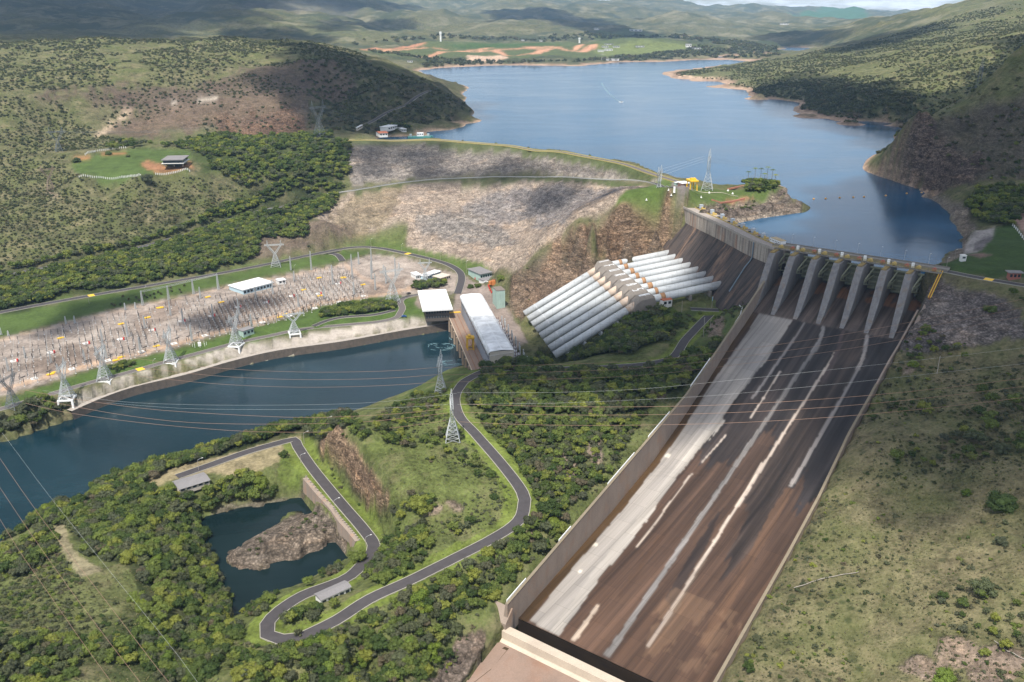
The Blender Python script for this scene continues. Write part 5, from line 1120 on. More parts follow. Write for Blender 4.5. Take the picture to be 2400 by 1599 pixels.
from_roof('workshop', 'small workshop with a bright white flat roof at the switchyard end', [(962,638),(976,636.5),(988,643),(974,646)], 19.5, 15, M_WALLW, M_ROOFW, .4, nwin=3)
from_roof('long_workshop', 'long white roofed workshop at the switchyard end behind a steel tower', [(985,644),(1020,631),(1033,636),(995,649)], 18.8, 15, M_BLUEW, M_ROOFW, .5, nwin=8)
from_roof('garage', 'beige flat roofed garage with open bays beside the yard road', [(1016,646),(1041,638),(1053,646),(1029,653)], 18.2, 14.6, M_BEIGE, M_BEIGE, .5, nwin=5)
from_roof('river_shed', 'grey roofed shed at the end of the lower road above the river trees', [(403,1125),(479,1105),(491,1123),(419,1148)], 14.8, 12, M_BEIGE, M_ROOFG, .6, gable=.8, nwin=5)
from_roof('hairpin_shed', 'grey roofed shed with white walls inside the hairpin of the road', [(734,1390),(805,1359),(827,1372),(752,1406)], 20.6, 15.8, M_WALLW, M_ROOFG, .5, gable=.9, nwin=5)
from_roof('red_roof_hut', 'little white hut with a red roof beside the nearest penstock', [(1548,698),(1571,696),(1573,701),(1551,705)], 53.2, 48.3, M_WALLW, M_ROOFR, .3, gable=.8, nwin=2)
from_roof('mint_tower', 'tall plain mint green block with a brown roof at the foot of the rock face', [(1156,673),(1172,670),(1186,680),(1162,681)], 28.5, 13.5, M_MINT, plain('brown_roof', (.17, .14, .12), .9), .15, nwin=1, rows_of_windows=2, cat='tower', wmat=M_MINT)
e, L_, W_, h = from_roof('guest_house', 'low white house on stilts with a wide grey roof at the edge of the lawn', [(384,365),(437,364),(436,374),(386,375)], 98.5, 94.2, M_GLASS, M_ROOFG, 1.6, nwin=8, fascia=.8, cat='house')
m = MB(); m.prism([(-L_/2, -W_/2), (L_/2, -W_/2), (L_/2, W_/2), (-L_/2, W_/2)], -.2, .35); m.build('balcony', M_WALLW, e)
for sx in (-.4, 0, .4): m = MB(); m.box((sx*L_, -W_*.3, -2.2), (.8, .8, 4)); m.build('stilt', M_BEIGE, e)
from_roof('boat_house', 'pale flat roofed house among trees by the lake shore', [(889,297),(916,291),(927,294),(910,298.5)], 101.5, 97, M_WALLW, M_ROOFW, .8, nwin=4, cat='house')
from_roof('red_tiled_house', 'white house with a red tiled roof above the landing place', [(882,307),(903,306),(908,311),(886,312)], 101.3, 96.8, M_WALLW, M_ROOFR, .8, gable=1.2, nwin=3, cat='house')
from_roof('long_shelter', 'narrow white roofed shelter beside the road to the headland', [(835,298),(847,291.5),(849,293),(837,300)], 102.5, 99.5, M_BEIGE, M_ROOFW, .3, nwin=3, cat='shelter')
from_roof('shore_house', 'small white house half hidden by a dark tree next to the moored ferry', [(936,299),(948,298.5),(948,302),(937,303)], 96.5, 92.5, M_WALLW, M_ROOFW, .5, nwin=3, cat='house')
from_roof('crest_gatehouse', 'pink walled gatehouse with a white flat roof at the end of the rock dam', [(1589,425),(1609,424),(1614,429),(1594,430.5)], 101.6, 97.2, plain('pink_wall_paint', (.50, .28, .22), .8), M_ROOFW, 1.2, nwin=4, cat='gatehouse')
from_roof('crest_booth', 'tiny pale green booth beside the crest gatehouse', [(1581,426.5),(1588,426),(1588.5,428),(1582,428.5)], 99.8, 97.2, M_MINT, M_ROOFW, .2, nwin=1, cat='booth')
from_roof('abutment_gatehouse', 'red and white gatehouse with a grey roof beside the right bank road', [(2358,633),(2395,634),(2399,640),(2362,639)], 102, 97.6, plain('brick_panel', (.32, .12, .09), .8), M_ROOFG, 1.2, nwin=3, cat='gatehouse')
from_roof('lawn_hut', 'plain white hut on the green slope above the right end of the dam', [(2252,596),(2264,596),(2265,599),(2252,599)], 100.2, 97.3, M_WALLW, M_WALLW, .2, nwin=1, cat='hut')
# powerhouse
ax = Vector((.2018, -.9794, 0)); px_ = Vector((-.9794, -.2018, 0)); O_ = Vector((-25.5, 707.3, 12))
ph = empty('powerhouse', O_, math.atan2(ax.y, ax.x), 'very long silver roofed powerhouse standing along the river deck', 'powerhouse')
# local frame: x along the building, y towards the rock face (negative y is the river side)
m = MB(); m.prism([(0, -17.6), (134, -17.6), (134, -.2), (0, -.2)], -2, 15.0); m.build('wall', plain('grey_blue_cladding', (.27, .29, .33), .6, var=.12), ph)
m = MB(); rows = []
for x in np.linspace(-.6, 134.6, 40): rows.append([(x, -18.6, 13.2), (x, -18.4, 15.0), (x, -16.8, 16.2), (x, -9, 16.9), (x, -1.2, 16.2), (x, .5, 15.0), (x, .5, 14.6), (x, -18.2, 12.9)])
m.grid(rows)
def roof_mat():
    m, t, b = newmat('powerhouse_roof'); tcx = N(t, 'ShaderNodeTexCoord').outputs['Object']
    s = N(t, 'ShaderNodeSeparateXYZ'); t.links.new(tcx, s.inputs[0])
    w1 = noisef(t, mapv(t, tcx, (.12, .012, 1)), 1.0, 4, .6); w2 = noisef(t, mapv(t, tcx, (.5, .03, 1)), 1.0, 4, .6)
    v = mth(t, 'ADD', mth(t, 'MULTIPLY', ramp(t, w1, [(.35, .55), (.6, 1)]), .8), mth(t, 'MULTIPLY', w2, .35))
    ridge = ramp(t, mth(t, 'ABSOLUTE', mth(t, 'ADD', s.outputs[1], 8.8)), [(.02, 1), (.05, 0)])
    c = mixc(t, 1.0, (.80, .81, .82), v, 'MULTIPLY'); fr = mth(t, 'FRACT', mth(t, 'MULTIPLY', s.outputs[0], 1/16.75))
    ln = ramp(t, fr, [(.0, 1), (.05, 0)]); rg = ramp(t, mth(t, 'MULTIPLY', mth(t, 'ABSOLUTE', mth(t, 'ADD', s.outputs[1], 8.8)), .2), [(.0, 1), (.14, 0)])
    c = mixc(t, mth(t, 'MULTIPLY', mth(t, 'MAXIMUM', ln, rg), .75), c, (.76, .77, .77))
    t.links.new(c, b.inputs['Base Color']); b.inputs['Roughness'].default_value = .5; b.inputs['Metallic'].default_value = .15; return m
m.build('roof', roof_mat(), ph)
for x, s_ in ((-.02, 1), (134.02, -1)): m = MB(); m.prism([(x-.2, -17.6), (x+.2, -17.6), (x+.2, -.2), (x-.2, -.2)], 0, 15.9); m.build('gable_wall', M_BEIGE, ph)
for k in range(16): m = MB(); m.box((5+k*8.2, -17.65, 9.8), (5.5, .15, 2.4)); m.build('window', plain('cladding_glass', (.12, .15, .18), .2), ph)
deck = empty('tailrace_deck', O_, math.atan2(ax.y, ax.x), 'brown concrete deck with rails between powerhouse and churning river', 'deck')
m = MB(); m.prism([(-28, -29.5), (136, -29.5), (136, -17.9), (0, -17.9), (0, -12), (-28, -12)], -1.0, .25); m.build('slab', streaky('brown_deck', (.24, .17, .13), (.12, .09, .075), None, .5, (.3, .1, .3)), deck)
m = MB(); m.prism([(4, -29.2), (136, -29.2), (136, -27), (4, -27)], -16, -1.1); m.build('river_wall', plain('dark_wet_wall', (.06, .05, .045), .8), deck)
m = MB(); m.box((66, -29.6, .7), (140, .5, 1.1)); m.build('parapet', plain('pale_parapet', (.45, .36, .27), .9), deck)
for k in range(9): m = MB(); m.box((12+k*15, -29.4, -6), (2.0, 2.2, 11)); m.build('buttress', plain('buttress_concrete', (.30, .23, .17), .9), deck)
for y in (-26, -21.5): m = MB(); m.box((68, y, .42), (130, .35, .22)); m.build('crane_rail', M_RUST, deck)
m = MB(); m.box((-2, -23.6, .5), (2.4, 11, .35)); m.build('yellow_barrier', M_YEL, deck)
def gantry(name, loc, rz, w_, d_, h_, label, mat=M_YEL):
    e = empty(name, loc, rz, label, 'crane')
    for x in (-d_/2, d_/2):
        for y in (-w_/2, w_/2): m = MB(); m.beam((x, y, 0), (x*.8, y*.92, h_), .38); m.build('leg', mat, e)
    m = MB(); m.box((0, 0, h_), (d_*1.1, w_*1.35, 1.2)); m.build('girder', mat, e)
    m = MB(); m.box((0, -w_*.15, h_+1.3), (d_*.7, w_*.4, 1.6)); m.build('hoist_house', mat, e)
    m = MB(); [m.beam((x, -w_/2, 1.2), (x, w_/2, 1.2), .2) for x in (-d_/2,)]; m.build('cross_beam', mat, e)
    m = MB(); m.beam((d_/2, -w_/2, 1.0), (d_/2, w_/2, 1.0), .2); m.build('cross_beam', mat, e); return e
q = ph.matrix_basis @ Vector((86, -23.8, .3)); gantry('deck_crane', q, math.atan2(ax.y, ax.x), 4.6, 5.0, 9.5, 'ochre gantry crane standing on the deck beside the powerhouse', plain('ochre_crane', (.50, .30, .03), .6))
q = A(1619, 474, 97.0); gantry('yellow_gantry_crane', (q.x, q.y, 96.4), R(12), 8, 6.5, 8.5, 'bright yellow gantry crane at the far end of the concrete dam crest')
# transformers between powerhouse and rock face
for k in range(14):
    q = O_+ax*(38+k*7.0)-px_*(5.2+(k % 2)*1.0); e = empty('transformer', (q.x, q.y, 13.6), math.atan2(ax.y, ax.x), 'grey finned transformer with dark red bushings in the row behind the powerhouse', 'transformer', 'transformers behind the powerhouse')
    m = MB(); m.box((0, 0, 1.9), (3.8, 4.6, 3.6)); m.build('tank', plain('transformer_grey', (.40, .41, .42), .6), e)
    for s_ in (-1, 1): m = MB(); m.box((s_*2.5, 0, 2.0), (.9, 4.0, 2.8)); m.build('radiator', plain('transformer_fin', (.28, .29, .30), .6), e)
    for y in (-1.4, 0, 1.4): m = MB(); m.tube([(0, y, 3.7), (0, y*1.2, 6.2)], [.32, .2], 6); m.build('bushing', plain('brown_bushing', (.12, .035, .03), .4), e)
    m = MB(); m.box((0, 4.6, 3.4), (.7, .8, 6.8)); m.build('fire_wall_post', M_STEEL, e)
# far houses and town
def house(px, py, l, w_, h_, label, wall=M_WALLW, roof=M_ROOFG, a=0, cat='house', name='house'):
    p = on(px, py); e = empty(name, (p.x, p.y, p.z-.5), a, label, cat); m = MB(); m.box((0, 0, h_/2), (l, w_, h_)); m.build('wall', wall, e)
    m = MB(); m.prism([(-l/2-1, -w_/2-1), (l/2+1, -w_/2-1), (l/2+1, w_/2+1), (-l/2-1, w_/2+1)], h_+.01, h_+.8); m.build('roof', roof, e)
    for k in range(3): m = MB(); m.box((-l/3+k*l/3, -w_/2-.05, h_*.55), (l*.16, .2, h_*.4)); m.build('window', M_GLASS, e)
    return e
for px, py, l, w_, h_, lab in [(1418,111,26,16,5,'grey roofed villa on the green far shore, left of its twin'),(1444,111,26,16,5,'grey roofed villa on the green far shore, right of its twin'),(1500,110.5,34,14,5,'long low villa alone on the far green plateau'),(1426,119,32,20,6,'large white roofed villa nearest the far shore road'),(1408,121.5,24,14,6,'brown and white villa next to the large white roofed one'),(1427,105,36,12,4,'long pink house at the top of the far villas'),(1613,110.5,22,20,13,'tall white house on the far point above the woods'),(1632,115,34,14,5,'low white terrace beside the tall white far house'),(1430,142,60,14,5,'long white boathouse on the red far shore'),(1398,70,26,20,10,'white farm on a distant hill, left of the long one'),(1490,73.5,70,30,10,'long white farm shed on the distant hills'),(1838,58,60,30,10,'white farm buildings far off beyond the headland'),(1225,96,16,12,6,'tiny white house at the back of the far red roads'),(1268,97,14,12,6,'tiny white hut at the back edge of the far plateau'),(961,146,16,10,5,'small house in a red clearing in the far shore woods')]:
    house(px, py, l, w_, h_, lab, M_WALLW, M_ROOFW if 'white roof' in lab or 'boathouse' in lab or 'shed' in lab else M_ROOFG)
for px, py, r_, h_, lab in [(1033,97.5,5,40,'tall white water tower on the far plateau'),(1358,101,5,22,'short white water tower among the far red roads')]:
    p = on(px, py); e = empty('water_tower', p, 0, lab, 'water tower'); m = MB(); m.tube([(0, 0, 0), (0, 0, h_*.7)], r_*.8, 12); m.build('shaft', M_WHITE, e); m = MB(); m.tube([(0, 0, h_*.7), (0, 0, h_)], r_, 12); m.build('tank', M_WHITE, e)
# ------------------------------------------------------------------ vegetation
def crown_mesh(name, seed, lobes, leaves, lsize, flat=.62, core=1, mat=None):
    rnd = random.Random(seed); vs, fs = [], []
    bm = bmesh.new(); bmesh.ops.create_icosphere(bm, subdivisions=core, radius=1); ico_v = [v.co.copy() for v in bm.verts]; ico_f = [tuple(v.index for v in f.verts) for f in bm.faces]; bm.free()
    L_ = []
    for k in range(lobes):
        a = k*2.399+rnd.uniform(-.4, .4); r = math.sqrt((k+.5)/lobes)*.78*rnd.uniform(.75, 1.1); zz = .95*flat*math.sqrt(max(0, 1-r*r*.9))+rnd.uniform(-.28, .22)
        L_.append((Vector((r*math.cos(a), r*math.sin(a), zz)), rnd.uniform(.16, .40)*(1.15-.3*r)))
    for c, r in L_:
        b = len(vs); off = Vector((rnd.random()*9, rnd.random()*9, rnd.random()*9))
        for v in ico_v: vs.append(tuple(c+Vector((v.x, v.y, v.z*.8))*r*.80*(1+.35*mnoise.noise(v*1.7+off))))
        fs += [tuple(b+i for i in f) for f in ico_f]
    for k in range(leaves):
        c, r = L_[rnd.randrange(lobes)]; d = Vector((rnd.gauss(0, 1), rnd.gauss(0, 1), rnd.gauss(.25, 1))).normalized()
        p = c+Vector((d.x, d.y, d.z*.85))*r*rnd.uniform(.82, 1.22); n = (d+Vector((rnd.uniform(-1, 1), rnd.uniform(-1, 1), rnd.uniform(-.4, 1)))*.75).normalized()
        a = n.orthogonal().normalized(); a = Matrix.Rotation(rnd.uniform(0, 6.28), 3, n) @ a; b_ = n.cross(a); s = lsize*rnd.uniform(.6, 1.3); q = len(vs)
        vs += [tuple(p+a*s), tuple(p+b_*s*.6), tuple(p-a*s), tuple(p-b_*s*.6)]; fs.append((q, q+1, q+2, q+3))
    me = bpy.data.meshes.new(name); me.from_pydata(vs, [], fs); me.update()
    if mat: me.materials.append(mat)
    return me
def trunk_mesh(name, seed, h=1.0, mat=M_TRUNK):
    rnd = random.Random(seed); m = MB(); m.tube([(0, 0, -.35), (.02, .01, h*.3), (rnd.uniform(-.06, .06), rnd.uniform(-.06, .06), h*.62)], [.085, .06, .045], 6)
    for k in range(4):
        a = k*1.57+rnd.uniform(-.5, .5); m.tube([(0, 0, h*.35+k*.05), (math.cos(a)*.28, math.sin(a)*.28, h*.62), (math.cos(a)*.45, math.sin(a)*.45, h*.85)], [.04, .025, .012], 5)
    me = m.mesh(name); me.materials.append(mat); return me
CR_HI = [crown_mesh('crown', 10+k, 24, 3200, .055, .60+.1*(k % 2), 2, M_LEAF) for k in range(4)]
CR_HIB = [crown_mesh('crown', 20+k, 13, 2200, .065, .7, 2, M_LEAFB) for k in range(2)]
CR_HID = [crown_mesh('crown', 25+k, 11, 900, .06, .7, 1, M_LEAFD) for k in range(2)]
TRK = [trunk_mesh('trunk', 5+k) for k in range(3)]
# raster of places where nothing grows
RX0, RY0, RC = -900, 80, 1.5; RNX, RNY = int(2000/RC), int(1500/RC); KEEP = np.zeros((RNX, RNY), bool)
_rx, _ry = np.meshgrid(RX0+(np.arange(RNX)+.5)*RC, RY0+(np.arange(RNY)+.5)*RC, indexing='ij')
def keep_poly(P_): 
    xs = [p[0] for p in P_]; ys = [p[1] for p in P_]; i0, i1 = max(0, int((min(xs)-RX0)/RC)), min(RNX, int((max(xs)-RX0)/RC)+2); j0, j1 = max(0, int((min(ys)-RY0)/RC)), min(RNY, int((max(ys)-RY0)/RC)+2)
    if i1 > i0 and j1 > j0: KEEP[i0:i1, j0:j1] |= inpoly(_rx[i0:i1, j0:j1], _ry[i0:i1, j0:j1], P_)
for nm_, (P2, g, w_) in RPATH.items():
    L_, R_ = ribbon_pts(P2, w_+4.5); keep_poly([tuple(p) for p in L_]+[tuple(p) for p in R_[::-1]])
keep_poly([tuple(S(uL(v)-5, v, 0)[:2]) for v in range(-30, 430, 20)]+[tuple(S(uR(v)+4, v, 0)[:2]) for v in range(420, -40, -20)])
keep_poly([tuple((PT0+PS*-.7+Vector((20, 3, 0)))[:2]), tuple((PE0+PS*-.7)[:2]), tuple((PE0+PS*7.6)[:2]), tuple((PT0+PS*7.7+Vector((20, 3, 0)))[:2])])
keep_poly([tuple((O_+ax*a_-px_*b_)[:2]) for a_, b_ in ((-30, -31), (137, -31), (137, 22), (-30, 22))])
for o in list(bpy.data.objects):
    if o.parent is None and o.get('category') in ('building', 'house', 'gatehouse', 'hut', 'shelter', 'tower', 'crane') and o.location.length < 1500:
        i, j = int((o.location.x-RX0)/RC), int((o.location.y-RY0)/RC); KEEP[max(0, i-5):i+6, max(0, j-5):j+6] = True
keep_poly(COVER['houselawn']); keep_poly(COVER['clearing'])
def free(x, y):
    i = ((x-RX0)/RC).astype(int); j = ((y-RY0)/RC).astype(int); ok = (i >= 0) & (j >= 0) & (i < RNX) & (j < RNY); r = np.ones(x.shape, bool); r[ok] = ~KEEP[i[ok], j[ok]]; return r
TREES, SCRUB = [], []       # x, y, z, crown radius, area
def scatter(area, poly, sp, r0, r1, dest, lo=-1.0, nsc=.03, edge=4.0, px=True, pw=1.6):
    P_ = [on2(*p) for p in poly] if px else poly; sp = sp*(.76 if dest is TREES else .9)
    xs = [p[0] for p in P_]; ys = [p[1] for p in P_]; gx, gy = np.meshgrid(np.arange(min(xs), max(xs), sp), np.arange(min(ys), max(ys), sp))
    gx = gx.ravel()+RNG.uniform(-.48, .48, gx.size)*sp; gy = gy.ravel()+RNG.uniform(-.48, .48, gy.size)*sp
    k = inpoly(gx+fbm(gx*.05, gy*.05, 3, 3)*edge, gy+fbm(gx*.05, gy*.05, 9, 3)*edge, P_) & free(gx, gy)
    if lo > -1: k &= fbm(gx*nsc, gy*nsc, 21, 4) > lo+RNG.uniform(-.12, .12, gx.size)
    gx, gy = gx[k], gy[k]; z = ground(gx, gy); ok = (z > .25) & ~((z < WL+2.5) & (z > WL-12) & (np.hypot(gx, gy) > 700) & lakeside(gx, gy)); gx, gy, z = gx[ok], gy[ok], z[ok]
    r = r0+(r1-r0)*RNG.random(gx.size)**pw
    for q in zip(gx, gy, z, r): dest.append((*q, area))
W_ = lambda *a, **k: scatter(*a, **k)
W_('wood at the powerhouse end', [(1128,872),(1150,862),(1240,852),(1310,846),(1260,868),(1160,876)], 5.4, 2.4, 4.6, TREES)
W_('pond shore wood', [(452,1215),(492,1270),(500,1335),(545,1440),(515,1450),(478,1340),(445,1260)], 5.0, 3.4, 5.2, TREES)
W_('river bank thicket', [(205,1140),(330,1095),(440,1065),(560,1035),(640,1010),(760,975),(830,975),(790,1000),(700,1008),(640,1025),(560,1050),(480,1080),(400,1100),(340,1140),(240,1170)], 4.6, 2.6, 4.4, TREES)
W_('wood west of the pond', [(100,1190),(240,1160),(340,1150),(430,1150),(500,1170),(500,1195),(455,1225),(470,1330),(515,1420),(510,1450),(420,1430),(330,1370),(300,1320),(200,1290),(170,1240),(100,1240)], 5.2, 2.8, 5.0, TREES)
W_('wood south of the pond', [(300,1400),(520,1450),(560,1480),(540,1530),(480,1599),(350,1620),(300,1500),(330,1440)], 5.4, 2.6, 4.6, TREES, lo=-.35)
W_('bottom slope', [(-60,1500),(200,1500),(330,1520),(330,1640),(-60,1640)], 4.6, 1.8, 3.6, TREES, lo=-.15)
W_('left slope scrub', [(-60,1270),(100,1240),(160,1300),(200,1370),(330,1400),(320,1500),(-60,1520)], 3.6, 1.0, 2.3, SCRUB, lo=-.05)
W_('left shore trees', [(-80,1260),(60,1225),(120,1200),(140,1290),(60,1350),(-80,1360)], 4.8, 2.0, 3.8, TREES, lo=-.2)
W_('trees north of the pond', [(490,1140),(560,1120),(640,1110),(650,1150),(640,1170),(570,1185),(490,1200),(440,1200),(420,1165)], 5, 2.4, 4.4, TREES, lo=-.5)
W_('inner hill thicket', [(870,1260),(900,1190),(960,1190),(1010,1220),(1000,1270),(930,1330),(880,1390),(830,1340),(870,1300)], 4.6, 2.2, 4.0, TREES, lo=-.3)
W_('cliff top thicket', [(840,1040),(900,1020),(950,1060),(930,1150),(880,1130)], 4.8, 2.0, 3.8, TREES, lo=-.1)
W_('slope below the loop', [(560,1530),(700,1525),(800,1475),(960,1390),(1060,1340),(1170,1280),(1240,1220),(1300,1180),(1330,1230),(1150,1420),(1070,1480),(1020,1560),(950,1640),(540,1640)], 4.4, 1.8, 4.2, TREES, lo=-.28)
W_('slope below the loop', [(560,1510),(700,1510),(960,1390),(1240,1220),(1330,1230),(1150,1430),(1020,1580),(540,1640)], 3.6, .8, 1.9, SCRUB, lo=-.3)
W_('wood inside the road bend', [(1090,935),(1130,885),(1300,875),(1540,862),(1640,830),(1690,790),(1700,810),(1600,900),(1520,960),(1440,985),(1300,965),(1150,970),(1090,950)], 5.0, 2.6, 4.6, TREES, lo=-.62)
W_('shrubs east of the bend', [(1110,975),(1300,965),(1480,985),(1530,960),(1440,1090),(1340,1190),(1260,1230),(1240,1120),(1190,1060)], 4.0, 1.5, 3.2, TREES, lo=-.22)
W_('shrubs east of the bend', [(1110,975),(1300,965),(1530,950),(1440,1100),(1340,1200),(1260,1230),(1190,1060)], 3.2, .8, 1.6, SCRUB, lo=-.35)
W_('wood below the penstocks', [(1250,838),(1300,806),(1350,790),(1440,760),(1500,742),(1560,735),(1590,745),(1550,800),(1440,838),(1300,848)], 5.0, 2.8, 5.0, TREES, lo=-.8)
W_('shrubs by the turning place', [(1500,735),(1600,735),(1750,700),(1770,720),(1690,800),(1640,850),(1600,830),(1560,800)], 5.5, .9, 2.2, SCRUB, lo=.02)
W_('river point scrub', [(900,975),(960,935),(1040,895),(1075,895),(1060,960),(1000,1000),(930,1030),(860,1030),(800,1025),(760,1010),(820,985)], 4.2, 1.2, 3.0, TREES, lo=-.08)
W_('meadow bushes', [(870,1010),(1050,960),(1180,1090),(1220,1160),(1140,1240),(920,1300),(900,1180)], 2.9, .4, 1.5, SCRUB, lo=-.2)
W_('meadow thickets', [(900,1030),(1050,1000),(1150,1100),(1150,1200),(1000,1290),(920,1290),(910,1150)], 5.2, 1.3, 3.0, TREES, lo=-.03, nsc=.05)
W_('lower meadow thickets', [(900,1400),(870,1330),(900,1290),(960,1250),(1020,1270),(960,1340)], 4.6, 1.8, 3.2, TREES, lo=-.3)
W_('pond rim bushes', [(460,1215),(560,1185),(720,1140),(715,1165),(560,1200),(470,1235)], 3.6, .8, 1.8, SCRUB, lo=-.5)
W_('island bushes', [(560,1290),(640,1240),(760,1195),(800,1240),(700,1260),(600,1300)], 5, .7, 1.7, SCRUB, lo=.0)
W_('verge bushes', [(690,1050),(770,1160),(860,1280),(880,1240),(820,1140),(760,1060)], 4.0, .7, 1.6, SCRUB, lo=-.1)
W_('hairpin trees', [(670,1450),(760,1410),(830,1390),(860,1392),(790,1435),(700,1475),(665,1475)], 5, 1.6, 3.2, TREES, lo=-.4)
W_('trees south of the pond', [(560,1440),(610,1395),(690,1375),(790,1325),(800,1340),(700,1385),(640,1415),(600,1460)], 5, 1.5, 3.4, TREES, lo=-.1)
# right slope: open grass with scattered bushes and a few clumps
W_('right slope low growth', [(1960,960),(2450,860),(2450,1640),(1700,1640),(1880,1230)], 3.6, .3, 1.1, SCRUB, lo=-.25, pw=1.5)
W_('right slope bushes', [(2060,900),(2180,850),(2420,850),(2450,1640),(1700,1640),(1760,1500),(1880,1230),(1950,1110)], 5.6, .6, 2.2, SCRUB, lo=-.15, pw=2.4)
W_('right slope thicket', [(2060,950),(2420,900),(2420,1110),(2160,1110),(1980,1080)], 8.5, 1.6, 4.0, TREES, lo=.05)
W_('right slope grove', [(2050,1230),(2420,1300),(2420,1600),(2150,1500),(2080,1380)], 9, 1.4, 3.2, TREES, lo=.12)
W_('chute edge shrubs', [(1640,1599),(1700,1500),(1760,1420),(1800,1400),(1780,1500),(1740,1640)], 5, 1.2, 2.6, TREES, lo=-.1)
W_('right rock scrub', [(2130,690),(2400,700),(2420,850),(2180,850),(2100,880)], 7, 1.0, 3.0, TREES, lo=.02)
W_('right shore wood', [(2275,450),(2420,440),(2420,520),(2385,500),(2375,528),(2335,533),(2290,520),(2260,490)], 6, 2.6, 4.6, TREES)
# valley sides on the left
W_('wood below the hillside road', [(-60,664),(0,655),(115,633),(250,606),(383,572),(460,549),(536,523),(600,505),(640,520),(610,560),(600,600),(555,626),(344,662),(130,692),(85,716),(0,730),(-60,745)], 4.6, 2.8, 4.6, TREES)
W_('wood above the hillside road', [(-60,640),(0,635),(115,610),(250,583),(383,550),(459,520),(520,480),(640,440),(780,430),(815,440),(727,452),(627,475),(536,508),(459,535),(383,558),(249,592),(115,619),(0,642)], 5.2, 2.8, 4.8, TREES)
W_('wood below the rock dam', [(520,500),(620,488),(720,465),(800,455),(760,500),(720,520),(730,560),(640,560),(560,555),(500,560),(540,520)], 5.2, 2.8, 4.8, TREES, lo=-.6)
W_('park wood', [(440,330),(560,318),(700,318),(760,318),(815,335),(825,400),(800,425),(740,420),(700,440),(620,430),(560,440),(500,400),(455,360)], 8.5, 3.4, 5.6, TREES, lo=-.4)
W_('lawn edge trees', [(250,340),(330,330),(440,335),(440,350),(330,348),(250,357)], 9, 3.0, 5.0, TREES, lo=-.1)
W_('left hillside scrub', [(-60,400),(160,400),(200,415),(440,410),(620,440),(500,490),(380,550),(250,585),(100,610),(-60,635)], 4.4, .9, 2.6, SCRUB, lo=-.45, pw=2)
W_('far left hill scrub', [(-80,230),(150,240),(300,335),(250,345),(160,360),(150,400),(-80,400)], 6.0, 1.2, 3.2, SCRUB, lo=-.4, pw=2)
W_('ridge scrub', [(-80,98),(400,95),(700,102),(850,128),(860,160),(700,145),(560,155),(430,200),(250,205),(-80,230)], 8.5, 1.5, 4.0, SCRUB, lo=-.18, nsc=.014, pw=2)
W_('headland scrub', [(700,150),(860,150),(1000,192),(1075,232),(1105,262),(1050,284),(1000,292),(900,310),(780,310),(740,240)], 10, 2.6, 5.6, SCRUB, lo=-.5, nsc=.02)
W_('burnt hill scrub', [(200,215),(560,175),(720,200),(740,300),(430,312),(250,300)], 9, 1.4, 3.4, SCRUB, lo=-.02, nsc=.02)
W_('headland houses trees', [(870,300),(960,298),(960,318),(870,316)], 9, 3, 5.5, TREES, lo=-.1)
W_('far shore wood', [(850,115),(1000,140),(985,162),(1180,150),(1400,147),(1640,132),(1740,137),(1830,129),(1825,112),(1700,96),(1640,105),(1600,120),(1500,130),(1420,138),(1350,142),(1200,146),(1100,142),(1000,136),(900,122)], 22, 6, 12, SCRUB, lo=-.3, nsc=.008)
W_('far shore wood', [(820,104),(1000,92),(1400,92),(1650,98),(1700,94),(1500,84),(1000,84),(820,96)], 34, 8, 15, SCRUB, lo=-.2, nsc=.006)
W_('right hill scrub', [(1560,175),(1840,136),(2067,84),(2296,26),(2420,10),(2420,210),(2260,240),(2160,280),(2100,284),(1965,280),(1870,255),(1760,222),(1700,196),(1600,182)], 9.5, 1.6, 4.2, SCRUB, lo=-.15, nsc=.013, pw=1.8)
W_('right hill scrub', [(1740,215),(1880,195),(2080,215),(2170,245),(2140,286),(1960,280),(1870,255)], 11, 3.2, 6.0, SCRUB, lo=-.6, nsc=.02)
W_('cliff hill scrub', [(2160,290),(2260,250),(2420,216),(2420,420),(2330,430),(2200,380)], 9, 2.0, 4.2, SCRUB, lo=.0)
W_('knoll bushes', [(1740,428),(1800,425),(1830,438),(1800,455),(1750,450)], 4.5, 2.0, 3.6, TREES, lo=-.4)
W_('dam foot scrub', [(700,590),(820,560),(840,560),(760,580),(700,600)], 7, 1.5, 3, SCRUB, lo=-.2)
W_('quarry scrub', [(1205,645),(1320,580),(1420,560),(1560,500),(1570,580),(1420,600),(1340,640),(1230,735)], 9, .9, 2.4, SCRUB, lo=.12)
W_('knoll edge bushes', [(1640,490),(1790,470),(1840,450),(1830,462),(1770,484),(1690,500)], 6, 1.4, 2.8, SCRUB, lo=-.2)
W_('left bank trees', [(-60,970),(60,955),(120,935),(160,950),(130,975),(60,1000),(-60,1040)], 5.4, 3.0, 5.2, TREES)
W_('river hedge', [(748,733),(800,718),(860,712),(925,712),(928,728),(880,738),(800,742),(752,745)], 4.0, 2.6, 3.6, TREES)
W_('hedge by the hall', [(962,676),(985,665),(1040,655),(1050,664),(1040,674),(985,682)], 4.0, 2.4, 3.4, TREES)
W_('low hedge', [(258,868),(290,850),(316,848),(320,856),(300,868),(268,878)], 3.6, 1.8, 2.6, TREES)
TUFT = []
W_('t', [(1900,1180),(2450,950),(2450,1650),(1650,1650)], 1.55, .18, .5, TUFT, lo=-.3, nsc=.1)
W_('t', [(880,1000),(1050,950),(1200,1080),(1230,1180),(1140,1260),(880,1400),(860,1250)], 1.9, .18, .5, TUFT, lo=-.4, nsc=.1)
W_('t', [(0,1340),(350,1340),(520,1600),(0,1640)], 1.8, .2, .6, TUFT, lo=-.3, nsc=.1)
